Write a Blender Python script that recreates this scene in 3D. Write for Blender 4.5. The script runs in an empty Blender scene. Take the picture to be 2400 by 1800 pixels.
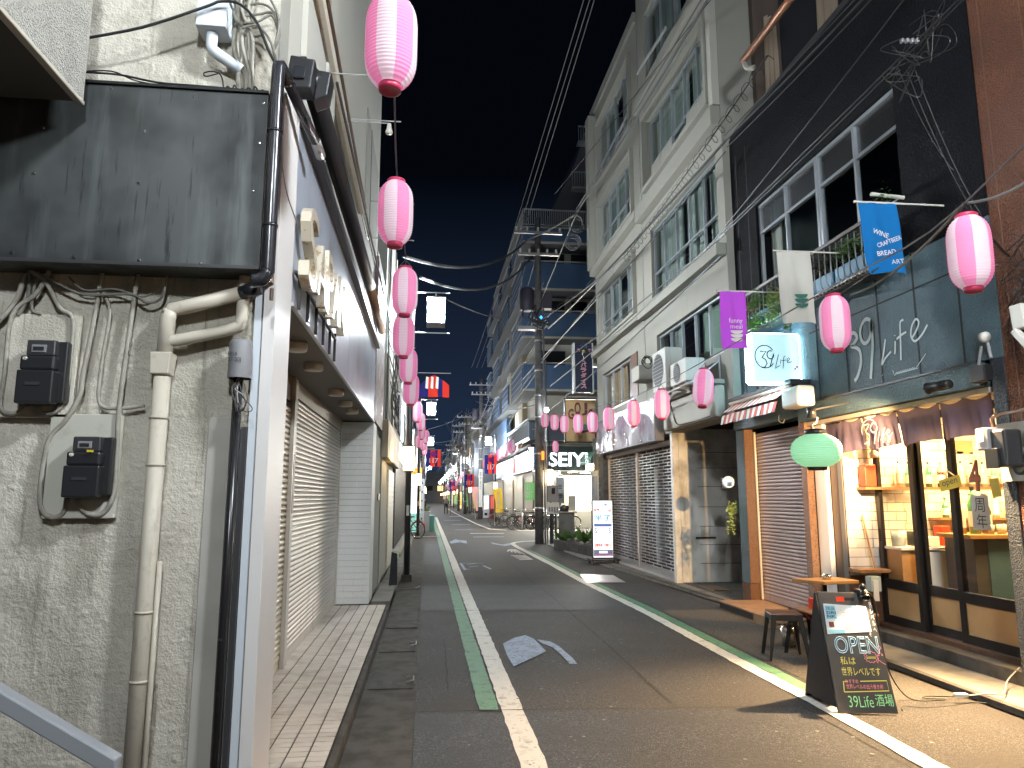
import bpy, bmesh, math, random
from mathutils import Vector, Matrix
random.seed(7)
R = math.radians
SC = bpy.context.scene
COL = SC.collection
# ---------------------------------------------------------------- camera
EYE = 1.6
PITCH = math.atan(266 / 1700); YAW = R(6.6)
cam_d = bpy.data.cameras.new('camera'); cam = bpy.data.objects.new('camera', cam_d); COL.objects.link(cam)
cam_d.sensor_width = 36; cam_d.lens = 36 * 1700 / 2400; cam_d.clip_start = .05; cam_d.clip_end = 900
cam.location = (0, 0, EYE); cam.rotation_euler = (R(90) + PITCH, 0, -YAW)
SC.camera = cam
# ---------------------------------------------------------------- world: night sky
W = bpy.data.worlds.new('World'); SC.world = W; W.use_nodes = True
nt = W.node_tree; nt.nodes.clear()
out = nt.nodes.new('ShaderNodeOutputWorld'); bg = nt.nodes.new('ShaderNodeBackground')
sky = nt.nodes.new('ShaderNodeTexSky'); sky.sky_type = 'NISHITA'; sky.sun_disc = False
sky.sun_elevation = R(-4.5); sky.sun_rotation = R(180)
hs = nt.nodes.new('ShaderNodeMixRGB'); hs.blend_type = 'MIX'; hs.inputs[0].default_value = .85
hs.inputs[2].default_value = (.022, .040, .085, 1)
tc = nt.nodes.new('ShaderNodeTexCoord'); sp = nt.nodes.new('ShaderNodeSeparateXYZ')
mr = nt.nodes.new('ShaderNodeMapRange'); mr.inputs[1].default_value = 0; mr.inputs[2].default_value = .42
mr.inputs[3].default_value = 1; mr.inputs[4].default_value = .05
ml = nt.nodes.new('ShaderNodeMixRGB'); ml.blend_type = 'MULTIPLY'; ml.inputs[0].default_value = 1
L = nt.links.new
L(sky.outputs[0], hs.inputs[1]); L(tc.outputs['Generated'], sp.inputs[0]); L(sp.outputs[2], mr.inputs[0])
L(hs.outputs[0], ml.inputs[1]); L(mr.outputs[0], ml.inputs[2]); L(ml.outputs[0], bg.inputs[0])
bg.inputs[1].default_value = .75
L(bg.outputs[0], out.inputs[0])
SC.view_settings.view_transform = 'Standard'; SC.view_settings.look = 'None'
SC.view_settings.exposure = 0.30; SC.view_settings.gamma = 1
SC.cycles.use_denoising = True
SC.cycles.max_bounces = 6; SC.cycles.diffuse_bounces = 3; SC.cycles.glossy_bounces = 3; SC.cycles.transparent_max_bounces = 10
SC.cycles.sample_clamp_indirect = 6; SC.cycles.caustics_reflective = False; SC.cycles.caustics_refractive = False

# ---------------------------------------------------------------- survey of the photograph: sight line -> point on a real plane
def _ray(px, py):
    a = px - 1200; b = 900 - py
    f = 1700 * math.cos(PITCH) - b * math.sin(PITCH); v = 1700 * math.sin(PITCH) + b * math.cos(PITCH)
    return (f * math.sin(YAW) + a * math.cos(YAW), f * math.cos(YAW) - a * math.sin(YAW), v)
def on_z(px, py, z=0):
    d = _ray(px, py); t = (z - EYE) / d[2]; return Vector((d[0] * t, d[1] * t, z))
def on_x(px, py, x):
    d = _ray(px, py); t = x / d[0]; return Vector((x, d[1] * t, EYE + d[2] * t))
def on_y(px, py, y):
    d = _ray(px, py); t = y / d[1]; return Vector((d[0] * t, y, EYE + d[2] * t))

# ---------------------------------------------------------------- materials
MATS = {}
def mat(name, col, rough=.7, metal=0, var=None, bump=None, emit=None, streak=None, spec=None, trans=0, alpha=None, bump2=None, stain=None):
    if name in MATS: return MATS[name]
    m = bpy.data.materials.new(name); m.use_nodes = True; t = m.node_tree; N = t.nodes; K = t.links.new
    b = N['Principled BSDF']; c = (*col, 1)
    b.inputs['Base Color'].default_value = c; b.inputs['Roughness'].default_value = rough; b.inputs['Metallic'].default_value = metal
    if spec is not None: b.inputs['Specular IOR Level'].default_value = spec
    if trans: b.inputs['Transmission Weight'].default_value = trans
    if alpha is not None: b.inputs['Alpha'].default_value = alpha
    geo = N.new('ShaderNodeNewGeometry'); src = None
    def noise(scale, detail=4, vec=None, rough_=.6):
        n = N.new('ShaderNodeTexNoise'); n.inputs['Scale'].default_value = scale; n.inputs['Detail'].default_value = detail
        n.inputs['Roughness'].default_value = rough_
        K(vec or geo.outputs['Position'], n.inputs['Vector']); return n
    def darken(src, fac_out, col2):
        x = N.new('ShaderNodeMixRGB'); x.blend_type = 'MIX'; K(fac_out, x.inputs[0])
        if src is None: x.inputs[1].default_value = c
        else: K(src, x.inputs[1])
        x.inputs[2].default_value = (*col2, 1); return x.outputs[0]
    def ramp(o, a, bb):
        r = N.new('ShaderNodeMapRange'); r.inputs[1].default_value = a; r.inputs[2].default_value = bb; K(o, r.inputs[0]); return r.outputs[0]
    if var:
        for (sc_, c2, a, bb) in (var if isinstance(var, list) else [var]):
            src = darken(src, ramp(noise(sc_).outputs[0], a, bb), c2)
    if streak:                      # vertical runs of dirt (painted reflections on the sign band): noise squeezed along Z
        for (sx, sz, c2, a, bb) in (streak if isinstance(streak, list) else [streak]):
            mp = N.new('ShaderNodeMapping'); mp.inputs['Scale'].default_value = (sx, sx, sz); K(geo.outputs['Position'], mp.inputs[0])
            src = darken(src, ramp(noise(1, 5, mp.outputs[0]).outputs[0], a, bb), c2)
    if src is not None: K(src, b.inputs['Base Color'])
    if bump:
        last = None
        for (kind, sc_, st, dist) in (bump if isinstance(bump, list) else [bump]):
            if kind == 'v':
                n = N.new('ShaderNodeTexVoronoi'); n.inputs['Scale'].default_value = sc_; K(geo.outputs['Position'], n.inputs['Vector']); o = n.outputs['Distance']
            else: o = noise(sc_, 5).outputs[0]
            bp = N.new('ShaderNodeBump'); bp.inputs['Strength'].default_value = st; bp.inputs['Distance'].default_value = dist
            K(o, bp.inputs['Height'])
            if last: K(last, bp.inputs['Normal'])
            last = bp.outputs[0]
        K(last, b.inputs['Normal'])
    if emit:
        b.inputs['Emission Color'].default_value = (*emit[0], 1); b.inputs['Emission Strength'].default_value = emit[1]
    MATS[name] = m; return m
def glass(name, col=(1, 1, 1), rough=.03, alpha=.12, tint=None):
    if name in MATS: return MATS[name]
    m = bpy.data.materials.new(name); m.use_nodes = True; t = m.node_tree; N = t.nodes; N.clear(); K = t.links.new
    o = N.new('ShaderNodeOutputMaterial'); tr = N.new('ShaderNodeBsdfTransparent'); gl = N.new('ShaderNodeBsdfGlossy'); mx = N.new('ShaderNodeMixShader')
    fr = N.new('ShaderNodeMath'); fr.operation = 'POWER'; fr.inputs[1].default_value = 4.5; lw = N.new('ShaderNodeLayerWeight'); lw.inputs[0].default_value = .5; K(lw.outputs['Facing'], fr.inputs[0])
    tr.inputs[0].default_value = (*(tint or (.93, .95, .95)), 1); gl.inputs['Roughness'].default_value = rough; gl.inputs[0].default_value = (*col, 1)
    ad = N.new('ShaderNodeMath'); ad.operation = 'ADD'; ad.inputs[1].default_value = alpha - .04; ad.use_clamp = True
    K(fr.outputs[0], ad.inputs[0]); K(ad.outputs[0], mx.inputs[0]); K(tr.outputs[0], mx.inputs[1]); K(gl.outputs[0], mx.inputs[2]); K(mx.outputs[0], o.inputs[0])
    MATS[name] = m; return m
def cloth(name, col, emit=0, tr=.45):
    if name in MATS: return MATS[name]
    m = bpy.data.materials.new(name); m.use_nodes = True; t = m.node_tree; N = t.nodes; N.clear(); K = t.links.new
    o = N.new('ShaderNodeOutputMaterial'); d = N.new('ShaderNodeBsdfDiffuse'); q = N.new('ShaderNodeBsdfTranslucent'); mx = N.new('ShaderNodeMixShader')
    d.inputs[0].default_value = q.inputs[0].default_value = (*col, 1); mx.inputs[0].default_value = tr
    K(d.outputs[0], mx.inputs[1]); K(q.outputs[0], mx.inputs[2]); last = mx.outputs[0]
    g = N.new('ShaderNodeNewGeometry'); n = N.new('ShaderNodeTexNoise'); n.inputs['Scale'].default_value = 9; n.inputs['Detail'].default_value = 3
    K(g.outputs['Position'], n.inputs['Vector']); bp = N.new('ShaderNodeBump'); bp.inputs['Strength'].default_value = .35; bp.inputs['Distance'].default_value = .02
    K(n.outputs[0], bp.inputs['Height']); K(bp.outputs[0], d.inputs['Normal'])
    if emit:
        e = N.new('ShaderNodeEmission'); e.inputs[0].default_value = (*col, 1); e.inputs[1].default_value = emit; a = N.new('ShaderNodeAddShader')
        K(last, a.inputs[0]); K(e.outputs[0], a.inputs[1]); last = a.outputs[0]
    K(last, o.inputs[0]); MATS[name] = m; return m
def lamp_mat(name, col, s):
    if name in MATS: return MATS[name]
    m = bpy.data.materials.new(name); m.use_nodes = True; t = m.node_tree; t.nodes.clear()
    o = t.nodes.new('ShaderNodeOutputMaterial'); e = t.nodes.new('ShaderNodeEmission'); e.inputs[0].default_value = (*col, 1); e.inputs[1].default_value = s
    t.links.new(e.outputs[0], o.inputs[0]); MATS[name] = m; return m

# ---------------------------------------------------------------- mesh building
def wloc(o):
    v = Vector((0, 0, 0))
    while o is not None: v = v + o.location; o = o.parent
    return v
class MB:
    def __init__(s): s.v = []; s.f = []; s.mi = []
    def add(s, vs, fs, mi=0):
        n = len(s.v); s.v += [tuple(p) for p in vs]; s.f += [tuple(i + n for i in f) for f in fs]; s.mi += [mi] * len(fs); return s
    def box(s, x0, x1, y0, y1, z0, z1, mi=0):
        x0, x1 = sorted((x0, x1)); y0, y1 = sorted((y0, y1)); z0, z1 = sorted((z0, z1))
        return s.add([(x0, y0, z0), (x1, y0, z0), (x1, y1, z0), (x0, y1, z0), (x0, y0, z1), (x1, y0, z1), (x1, y1, z1), (x0, y1, z1)],
                     [(0, 3, 2, 1), (4, 5, 6, 7), (0, 1, 5, 4), (1, 2, 6, 5), (2, 3, 7, 6), (3, 0, 4, 7)], mi)
    def obox(s, o, u, v, w, mi=0):      # box from a corner and three edge vectors
        o, u, v, w = map(Vector, (o, u, v, w))
        P = [o, o + u, o + u + v, o + v, o + w, o + u + w, o + u + v + w, o + v + w]
        fs = [(0, 3, 2, 1), (4, 5, 6, 7), (0, 1, 5, 4), (1, 2, 6, 5), (2, 3, 7, 6), (3, 0, 4, 7)]
        if u.cross(v).dot(w) < 0: fs = [f[::-1] for f in fs]
        return s.add(P, fs, mi)
    def quad(s, a, b, c, d, mi=0): return s.add([a, b, c, d], [(0, 1, 2, 3)], mi)
    def tube(s, pts, r, n=8, mi=0, caps=True):
        pts = [Vector(p) for p in pts]; rr = r if isinstance(r, (list, tuple)) else [r] * len(pts)
        vs = []; fs = []; ref = None
        for i, p in enumerate(pts):
            t = (pts[min(i + 1, len(pts) - 1)] - pts[max(i - 1, 0)])
            if t.length < 1e-9: t = Vector((0, 0, 1))
            t.normalize()
            if ref is None: ref = Vector((0, 0, 1)) if abs(t.z) < .9 else Vector((1, 0, 0))
            a = (ref - t * ref.dot(t)); 
            if a.length < 1e-6: a = t.orthogonal()
            a.normalize(); ref = a; b = t.cross(a)
            for k in range(n):
                q = 2 * math.pi * k / n; vs.append(p + (a * math.cos(q) + b * math.sin(q)) * rr[i])
        for i in range(len(pts) - 1):
            for k in range(n):
                k2 = (k + 1) % n; fs.append((i * n + k, i * n + k2, (i + 1) * n + k2, (i + 1) * n + k))
        if caps: fs.append(tuple(range(n))[::-1]); fs.append(tuple((len(pts) - 1) * n + k for k in range(n)))
        return s.add(vs, fs, mi)
    def cyl(s, p, q, r, n=16, mi=0): return s.tube([p, q], r, n, mi)
    def lathe(s, c, prof, n=24, mi=0, mfun=None, axis='z', a0=0):
        c = Vector(c); vs = []; 
        for (r, z) in prof:
            for k in range(n):
                q = 2 * math.pi * k / n + a0
                d = (r * math.cos(q), r * math.sin(q), z) if axis == 'z' else ((r * math.cos(q), z, r * math.sin(q)) if axis == 'y' else (z, r * math.cos(q), r * math.sin(q)))
                vs.append(c + Vector(d))
        base = len(s.v); s.v += [tuple(p) for p in vs]
        for i in range(len(prof) - 1):
            for k in range(n):
                k2 = (k + 1) % n; s.f.append(tuple(base + j for j in (i * n + k, i * n + k2, (i + 1) * n + k2, (i + 1) * n + k)))
                s.mi.append(mfun(k, i) if mfun else mi)
        return s
    def disc(s, c, r, n=24, mi=0, nrm=(0, 0, 1)):
        c = Vector(c); nrm = Vector(nrm).normalized(); a = nrm.orthogonal().normalized(); b = nrm.cross(a)
        return s.add([c + (a * math.cos(2 * math.pi * k / n) + b * math.sin(2 * math.pi * k / n)) * r for k in range(n)], [tuple(range(n))], mi)
    def prism(s, poly, d, mi=0):        # polygon (3D points) pushed along d
        d = Vector(d); n = len(poly); P = [Vector(p) for p in poly]
        fs = [tuple(range(n))[::-1], tuple(range(n, 2 * n))] + [(i, (i + 1) % n, n + (i + 1) % n, n + i) for i in range(n)]
        nr = (P[1] - P[0]).cross(P[2] - P[1])
        return s.add(P + [p + d for p in P], fs, mi)
    def fix(s, me):
        bm = bmesh.new(); bm.from_mesh(me); bmesh.ops.recalc_face_normals(bm, faces=bm.faces); bm.to_mesh(me); bm.free()
    def build(s, name, m, parent=None, smooth=False, bevel=0, recalc=True, loc=None, sub=0):
        if loc is None:
            if parent is not None: loc = wloc(parent); own = Vector((0, 0, 0))
            else:
                xs = [p[0] for p in s.v]; ys = [p[1] for p in s.v]; zs = [p[2] for p in s.v]
                own = loc = Vector(((min(xs) + max(xs)) / 2, (min(ys) + max(ys)) / 2, min(zs)))
        else: own = Vector(loc); loc = own
        me = bpy.data.meshes.new(name)
        me.from_pydata([(p[0] - loc[0], p[1] - loc[1], p[2] - loc[2]) for p in s.v], [], s.f)
        ms = m if isinstance(m, (list, tuple)) else [m]
        for q in ms: me.materials.append(q)
        if len(ms) > 1: me.polygons.foreach_set('material_index', s.mi)
        if recalc and len(s.f) < 60000: s.fix(me)
        if smooth: me.polygons.foreach_set('use_smooth', [True] * len(me.polygons))
        me.update()
        o = bpy.data.objects.new(name, me); COL.objects.link(o); o.parent = parent; o.location = own
        if bevel:
            bv = o.modifiers.new('bevel', 'BEVEL'); bv.width = bevel; bv.segments = 2; bv.limit_method = 'ANGLE'
        if smooth and sub: 
            ss = o.modifiers.new('sub', 'SUBSURF'); ss.levels = sub; ss.render_levels = sub
        return o
def tag(o, label=None, cat=None, group=None, kind=None):
    if label: o['label'] = label
    if cat: o['category'] = cat
    if group: o['group'] = group
    if kind: o['kind'] = kind
    return o
def thing(name, label, cat, loc, group=None):
    o = bpy.data.objects.new(name, None); COL.objects.link(o); o.location = loc; o.empty_display_size = .2
    return tag(o, label, cat, group)
def copy_tree(o, parent=None, loc=None, rz=None, label=None, group=None):
    c = o.copy(); COL.objects.link(c); c.parent = parent
    if loc is not None: c.location = loc
    if rz is not None: c.rotation_euler.z = rz
    if label: c['label'] = label
    if group: c['group'] = group
    for ch in list(o.children): copy_tree(ch, c)
    return c
def lerp(a, b, t): return a + (b - a) * t
def sag(a, b, s, n=14):
    a = Vector(a); b = Vector(b); return [a.lerp(b, i / n) - Vector((0, 0, 4 * s * (i / n) * (1 - i / n))) for i in range(n + 1)]
def smoothpath(pts, n=6):
    P = [Vector(p) for p in pts]; P = [P[0]] + P + [P[-1]]; o = []
    for i in range(1, len(P) - 2):
        for k in range(n):
            t = k / n; p0, p1, p2, p3 = P[i - 1:i + 3]
            o.append(.5 * ((2 * p1) + (p2 - p0) * t + (2 * p0 - 5 * p1 + 4 * p2 - p3) * t * t + (3 * p1 - p0 - 3 * p2 + p3) * t ** 3))
    o.append(P[-2]); return o
# text fitted into a frame: origin (lower left), u (width vector), v (height vector)
def text_mesh(body, o, u, v, m, name, parent=None, depth=.003, outline=0, thin=0, fit='both', bold=0, loc=None):
    cu = bpy.data.curves.new('lettering', 'FONT'); cu.body = body; cu.size = 1; cu.align_x = 'LEFT'; cu.resolution_u = 3
    cu.space_line = .95
    if outline: cu.fill_mode = 'NONE'; cu.bevel_depth = outline; cu.bevel_resolution = 0
    if thin or bold: cu.offset = bold - thin
    ob = bpy.data.objects.new('lettering', cu); COL.objects.link(ob)
    dg = bpy.context.evaluated_depsgraph_get(); me0 = bpy.data.meshes.new_from_object(ob.evaluated_get(dg))
    vs = [q.co.copy() for q in me0.vertices]; fs = [tuple(p.vertices) for p in me0.polygons]
    bpy.data.objects.remove(ob); bpy.data.curves.remove(cu); bpy.data.meshes.remove(me0)
    if not vs: return None
    x0 = min(p.x for p in vs); x1 = max(p.x for p in vs); y0 = min(p.y for p in vs); y1 = max(p.y for p in vs)
    o, u, v = Vector(o), Vector(u), Vector(v); nn = u.cross(v).normalized()
    mb = MB(); P = [o + u * ((p.x - x0) / (x1 - x0 + 1e-6)) + v * ((p.y - y0) / (y1 - y0 + 1e-6)) + nn * (depth if not outline else depth + p.z * u.length / (x1 - x0)) for p in vs]
    if depth > .012 and not outline:     # solid letters: sides as well
        cnt = {}
        for f in fs:
            for a, b in zip(f, f[1:] + f[:1]): cnt[(a, b)] = 1
        back = [p - nn * depth for p in P]; n = len(P)
        side = [(a, b) for (a, b) in cnt if (b, a) not in cnt]
        mb.add(P + back, fs + [(b, a, n + a, n + b) for a, b in side])
    else: mb.add(P, fs)
    return mb.build(name, m, parent, recalc=False, loc=loc)
# hand-drawn strokes in a frame (coordinates 0..1)
def strokes(lines, o, u, v, w, m, name, parent=None, depth=.003, curved=True, asmb=None):
    o, u, v = Vector(o), Vector(u), Vector(v); nn = u.cross(v).normalized(); mb = asmb or MB()
    for k, ln in enumerate(lines):
        pts = [o + u * a + v * b for a, b in ln]
        if curved and len(pts) > 2: pts = smoothpath(pts, 5)
        L_ = []; R_ = []
        for i, p in enumerate(pts):
            t = (pts[min(i + 1, len(pts) - 1)] - pts[max(i - 1, 0)]).normalized(); s = nn.cross(t) * (w / 2)
            L_.append(p + s + nn * (depth + .0002 * k)); R_.append(p - s + nn * (depth + .0002 * k))
        n = len(pts); mb.add(L_ + R_, [(i, n + i, n + i + 1, i + 1) for i in range(n - 1)])
    if asmb: return mb
    return mb.build(name, m, parent, recalc=False)
def arc(cx, cy, rx, ry, a0, a1, n=12): return [(cx + rx * math.cos(R(lerp(a0, a1, i / n))), cy + ry * math.sin(R(lerp(a0, a1, i / n)))) for i in range(n + 1)]
# wall in plane x=c (axis 'x') or y=c (axis 'y') with thickness, around rectangular openings (a0,a1,z0,z1)
def wall_holes(mb, axis, c0, c1, a0, a1, z0, z1, holes, mi=0):
    A = sorted({a0, a1, *[h[0] for h in holes], *[h[1] for h in holes]}); Z = sorted({z0, z1, *[h[2] for h in holes], *[h[3] for h in holes]})
    A = [a for a in A if a0 <= a <= a1]; Z = [z for z in Z if z0 <= z <= z1]
    for j in range(len(Z) - 1):
        run = None
        for i in range(len(A) - 1):
            ca = (A[i] + A[i + 1]) / 2; cz = (Z[j] + Z[j + 1]) / 2
            solid = not any(h[0] < ca < h[1] and h[2] < cz < h[3] for h in holes)
            if solid and run is None: run = A[i]
            if run is not None and (not solid or i == len(A) - 2):
                e = A[i + 1] if solid else A[i]
                if axis == 'x': mb.box(c0, c1, run, e, Z[j], Z[j + 1], mi)
                else: mb.box(run, e, c0, c1, Z[j], Z[j + 1], mi)
                run = None
    return mb

# ---------------------------------------------------------------- palette
def P():
    mat('stucco', (.60, .56, .48), .9, var=[(.9, (.41, .385, .32), .46, .64), (4, (.47, .44, .37), .50, .66)], bump=[('n', 85, .7, .012)], streak=[(3.5, .6, (.27, .245, .19), .55, .74), (22, 1.2, (.26, .24, .19), .6, .72)])
    mat('stucco_light', (.58, .56, .50), .9, var=(7, (.42, .41, .36), .5, .8), bump=[('n', 85, 1, .02), ('v', 130, .8, .012)])
    mat('smooth_render', (.44, .42, .38), .85, var=(2, (.36, .35, .31), .45, .7), bump=('n', 9, .2, .01))
    mat('plaster', (.30, .29, .25), .85, var=[(.8, (.29, .285, .26), .5, .8)], streak=(3, .35, (.22, .22, .20), .6, .85), bump=('n', 30, .25, .01))
    mat('plaster_pale', (.44, .425, .37), .8, var=[(.6, (.38, .38, .36), .5, .8)], streak=(4, .3, (.36, .36, .34), .62, .9), bump=('n', 40, .2, .008))
    mat('white_paint', (.74, .71, .69), .5, bump=('n', 30, .08, .003)); mat('white_cool', (.62, .67, .72), .5)
    mat('beige_metal', (.56, .51, .44), .4, .15, streak=(14, 1.5, (.36, .31, .26), .55, .85)); mat('shutter_old', (.80, .72, .58), .40, .1, streak=(10, 3, (.45, .36, .25), .58, .8))
    mat('shutter_grey', (.74, .70, .65), .40, .2, streak=(8, 2, (.42, .39, .36), .55, .85)); mat('shutter_pink', (.46, .36, .335), .4, .2, streak=(10, 2, (.30, .22, .20), .55, .85))
    mat('grille_metal', (.62, .62, .62), .32, .75); mat('steel', (.55, .55, .56), .3, .8, var=(9, (.4, .4, .41), .5, .8)); mat('dark_steel', (.09, .09, .095), .38, .6)
    mat('black_metal', (.018, .018, .020), .38, .2); mat('black_plastic', (.022, .023, .025), .32); mat('matte_black', (.012, .012, .013), .75)
    mat('panel_black', (.085, .093, .093), .45, .25, var=(1.1, (.022, .024, .025), .38, .58), streak=[(38, 3.0, (.022, .025, .027), .59, .70), (5, .5, (.15, .165, .16), .55, .8)])  # blotches put soot and the canopy's shadow into the panel colour
    mat('fascia', (.40, .44, .51), .33, .08, streak=(3, .1, (.27, .29, .34), .5, .8)); mat('soffit', (.10, .085, .07), .6)
    mat('pipe_cream', (.56, .51, .42), .5, streak=(18, 2.5, (.33, .28, .21), .57, .8), var=(14, (.40, .35, .28), .58, .8)); mat('pipe_black', (.022, .023, .028), .22, spec=.6); mat('pipe_brown', (.12, .075, .055), .4, .2)
    mat('conduit', (.34, .32, .27), .7, var=(12, (.18, .17, .14), .5, .75)); mat('conduit_dirty', (.20, .19, .16), .8, var=(20, (.08, .075, .06), .5, .75)); mat('wire_black', (.012, .012, .012), .5); mat('wire_grey', (.10, .10, .10), .6); mat('wire_white', (.34, .34, .33), .5)
    glass('pane_frost', rough=.25, alpha=.35, tint=(.34, .42, .44)); mat('asphalt', (.038, .036, .035), .80, var=[(.55, (.030, .027, .025), .50, .62), (34, (.085, .080, .074), .54, .64), (26, (.018, .016, .015), .53, .63), (95, (.17, .16, .15), .555, .62), (60, (.020, .018, .016), .52, .62), (1.3, (.040, .035, .031), .45, .7)], bump=('n', 120, 1, .012))
    mat('asphalt_new', (.027, .028, .031), .7, var=[(34, (.062, .065, .072), .54, .64), (26, (.012, .012, .014), .53, .63), (110, (.125, .13, .14), .555, .62), (70, (.012, .012, .014), .52, .62), (1.7, (.025, .025, .028), .45, .7)], bump=('n', 130, 1, .012))
    mat('asphalt_worn', (.052, .048, .044), .85, var=[(34, (.11, .09, .07), .54, .64), (26, (.03, .025, .02), .53, .63), (100, (.18, .16, .13), .56, .64), (80, (.03, .026, .02), .53, .62), (2.2, (.052, .048, .042), .45, .7)], bump=('n', 150, .8, .006))
    mat('concrete', (.19, .18, .16), .85, var=[(3, (.10, .095, .085), .45, .7), (40, (.25, .24, .22), .6, .8)], bump=('n', 90, .6, .006))
    mat('concrete_dark', (.080, .074, .064), .9, var=[(5, (.038, .034, .029), .42, .66), (90, (.13, .12, .105), .6, .75)], bump=('n', 120, .9, .008))
    mat('line_white', (.66, .63, .56), .7, var=[(7, (.38, .36, .32), .55, .70), (38, (.20, .19, .17), .62, .68), (90, (.36, .34, .30), .66, .76)], bump=('n', 110, .5, .004)); mat('line_green', (.10, .24, .13), .7, var=[(8, (.06, .12, .075), .53, .68), (36, (.05, .07, .05), .60, .67), (90, (.07, .15, .09), .62, .74)], bump=('n', 110, .5, .004))
    mat('line_blue', (.26, .33, .45), .7, var=[(30, (.07, .075, .09), .56, .63), (5, (.17, .20, .26), .5, .7)]); mat('crack', (.018, .016, .014), .9)
    mat('tile', (.74, .66, .57), .3, var=[(5, (.52, .46, .39), .45, .7)]); mat('tile_b', (.68, .60, .51), .3, var=(5, (.46, .40, .33), .45, .7)); mat('grout', (.10, .075, .055), .9)
    mat('wall_tile', (.72, .69, .62), .25); mat('wall_tile_b', (.66, .62, .54), .25); mat('grout_dark', (.06, .045, .035), .8)
    mat('block_white', (.78, .78, .75), .6, var=(60, (.48, .47, .44), .6, .8), bump=('n', 60, .3, .004))
    mat('black_wall_sign_tint', (.062, .105, .128), .50, bump=[('n', 42, .9, .02), ('v', 70, .5, .012)], var=(3, (.042, .072, .090), .45, .7), spec=.4); mat('black_wall', (.0045, .0045, .0065), .65, bump=[('n', 42, .9, .02), ('v', 70, .5, .012)], var=(3, (.003, .003, .0045), .45, .7), spec=.10); mat('black_trim', (.02, .021, .024), .45)  # lower black wall: the box sign's bluish glow is mixed into its colour
    mat('brown_granite', (.20, .11, .065), .45, var=(60, (.08, .045, .03), .5, .6), bump=('v', 90, .9, .01)); mat('brown_stone', (.13, .065, .038), .4, var=(7, (.08, .04, .025), .5, .7))
    mat('brown_brick', (.135, .042, .014), .5, var=[(45, (.05, .016, .007), .50, .60), (1.4, (.085, .026, .010), .45, .6)], bump=[('v', 60, 1, .014), ('n', 80, .7, .01)])
    mat('curtain', (.34, .38, .35), .8, streak=(26, .3, (.20, .22, .19), .45, .65)); mat('curtain_warm', (.62, .42, .25), .8, streak=(26, .3, (.3, .2, .1), .45, .65)); mat('room_dark', (.012, .013, .016), .8)
    glass('pane', alpha=.10, tint=(.80, .86, .86)); glass('pane_door', alpha=.06, tint=(.97, .98, .98)); mat('frame_alu', (.42, .45, .48), .35, .55); mat('frame_black', (.020, .018, .017), .3, .2)
    mat('wood', (.30, .15, .065), .45, streak=(20, 2, (.18, .085, .035), .45, .7)); mat('wood_warm', (.45, .24, .09), .4, var=(4, (.33, .17, .06), .45, .7)); mat('ply', (.52, .33, .16), .45, var=(2, (.44, .27, .12), .4, .7))
    mat('slat_blue', (.075, .14, .25), .5); mat('apt_wall', (.52, .50, .42), .8, var=(.5, (.42, .40, .33), .45, .7)); mat('apt_grey', (.16, .165, .17), .8); mat('rail_pale', (.50, .50, .48), .5, .3)
    mat('planter_blue', (.06, .22, .36), .5); mat('leaf', (.11, .21, .045), .6); mat('leaf_dark', (.06, .11, .03), .6); mat('leaf_pale', (.26, .34, .10), .6); mat('flower', (.55, .25, .28), .6); mat('soil', (.05, .035, .025), .9)
    mat('red_plastic', (.48, .03, .09), .35); mat('red_bright', (.85, .06, .02), .35); mat('red_dark', (.28, .01, .04), .4); mat('pole_concrete', (.16, .155, .15), .8, var=(4, (.09, .085, .08), .45, .7), bump=('n', 50, .4, .01)); mat('transformer', (.045, .04, .06), .5)
    mat('white_plastic', (.60, .58, .52), .45); mat('grey_plastic', (.24, .24, .25), .5); mat('ac_white', (.52, .52, .48), .5, streak=(9, 1, (.34, .33, .30), .55, .8)); mat('chalk_board', (.045, .045, .046), .55, var=(3, (.07, .07, .068), .5, .8)); mat('chrome', (.75, .75, .75), .15, 1)
    mat('awning_red', (.55, .09, .07), .7); mat('awning_white', (.66, .62, .54), .7); mat('awning_green', (.04, .22, .12), .5); mat('noren', (.13, .10, .16), .85)
    mat('paint_pale', (.52, .58, .58), .8); mat('chalk_white', (.75, .78, .80), .8); mat('chalk_blue', (.42, .66, .85), .8); mat('chalk_yellow', (.80, .74, .12), .8); mat('chalk_pink', (.85, .25, .32), .8); mat('chalk_green', (.35, .85, .38), .8)
    mat('yellow_sign', (.70, .52, .03), .5); mat('ink', (.02, .025, .03), .5); mat('paper', (.66, .64, .58), .8); mat('tan_sign', (.42, .29, .14), .6); mat('maroon', (.10, .018, .022), .6)
    lamp_mat('lamp_cool', (.88, .95, 1), 420); lamp_mat('lamp_warm', (1, .72, .36), 22); lamp_mat('lamp_far', (.9, .96, 1), 60); lamp_mat('lamp_far_warm', (1, .65, .28), 20)
    mat('tyre', (.02, .02, .02), .7); mat('skin', (.45, .28, .20), .5); mat('hair', (.01, .008, .007), .5)
P()
M = MATS
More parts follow.
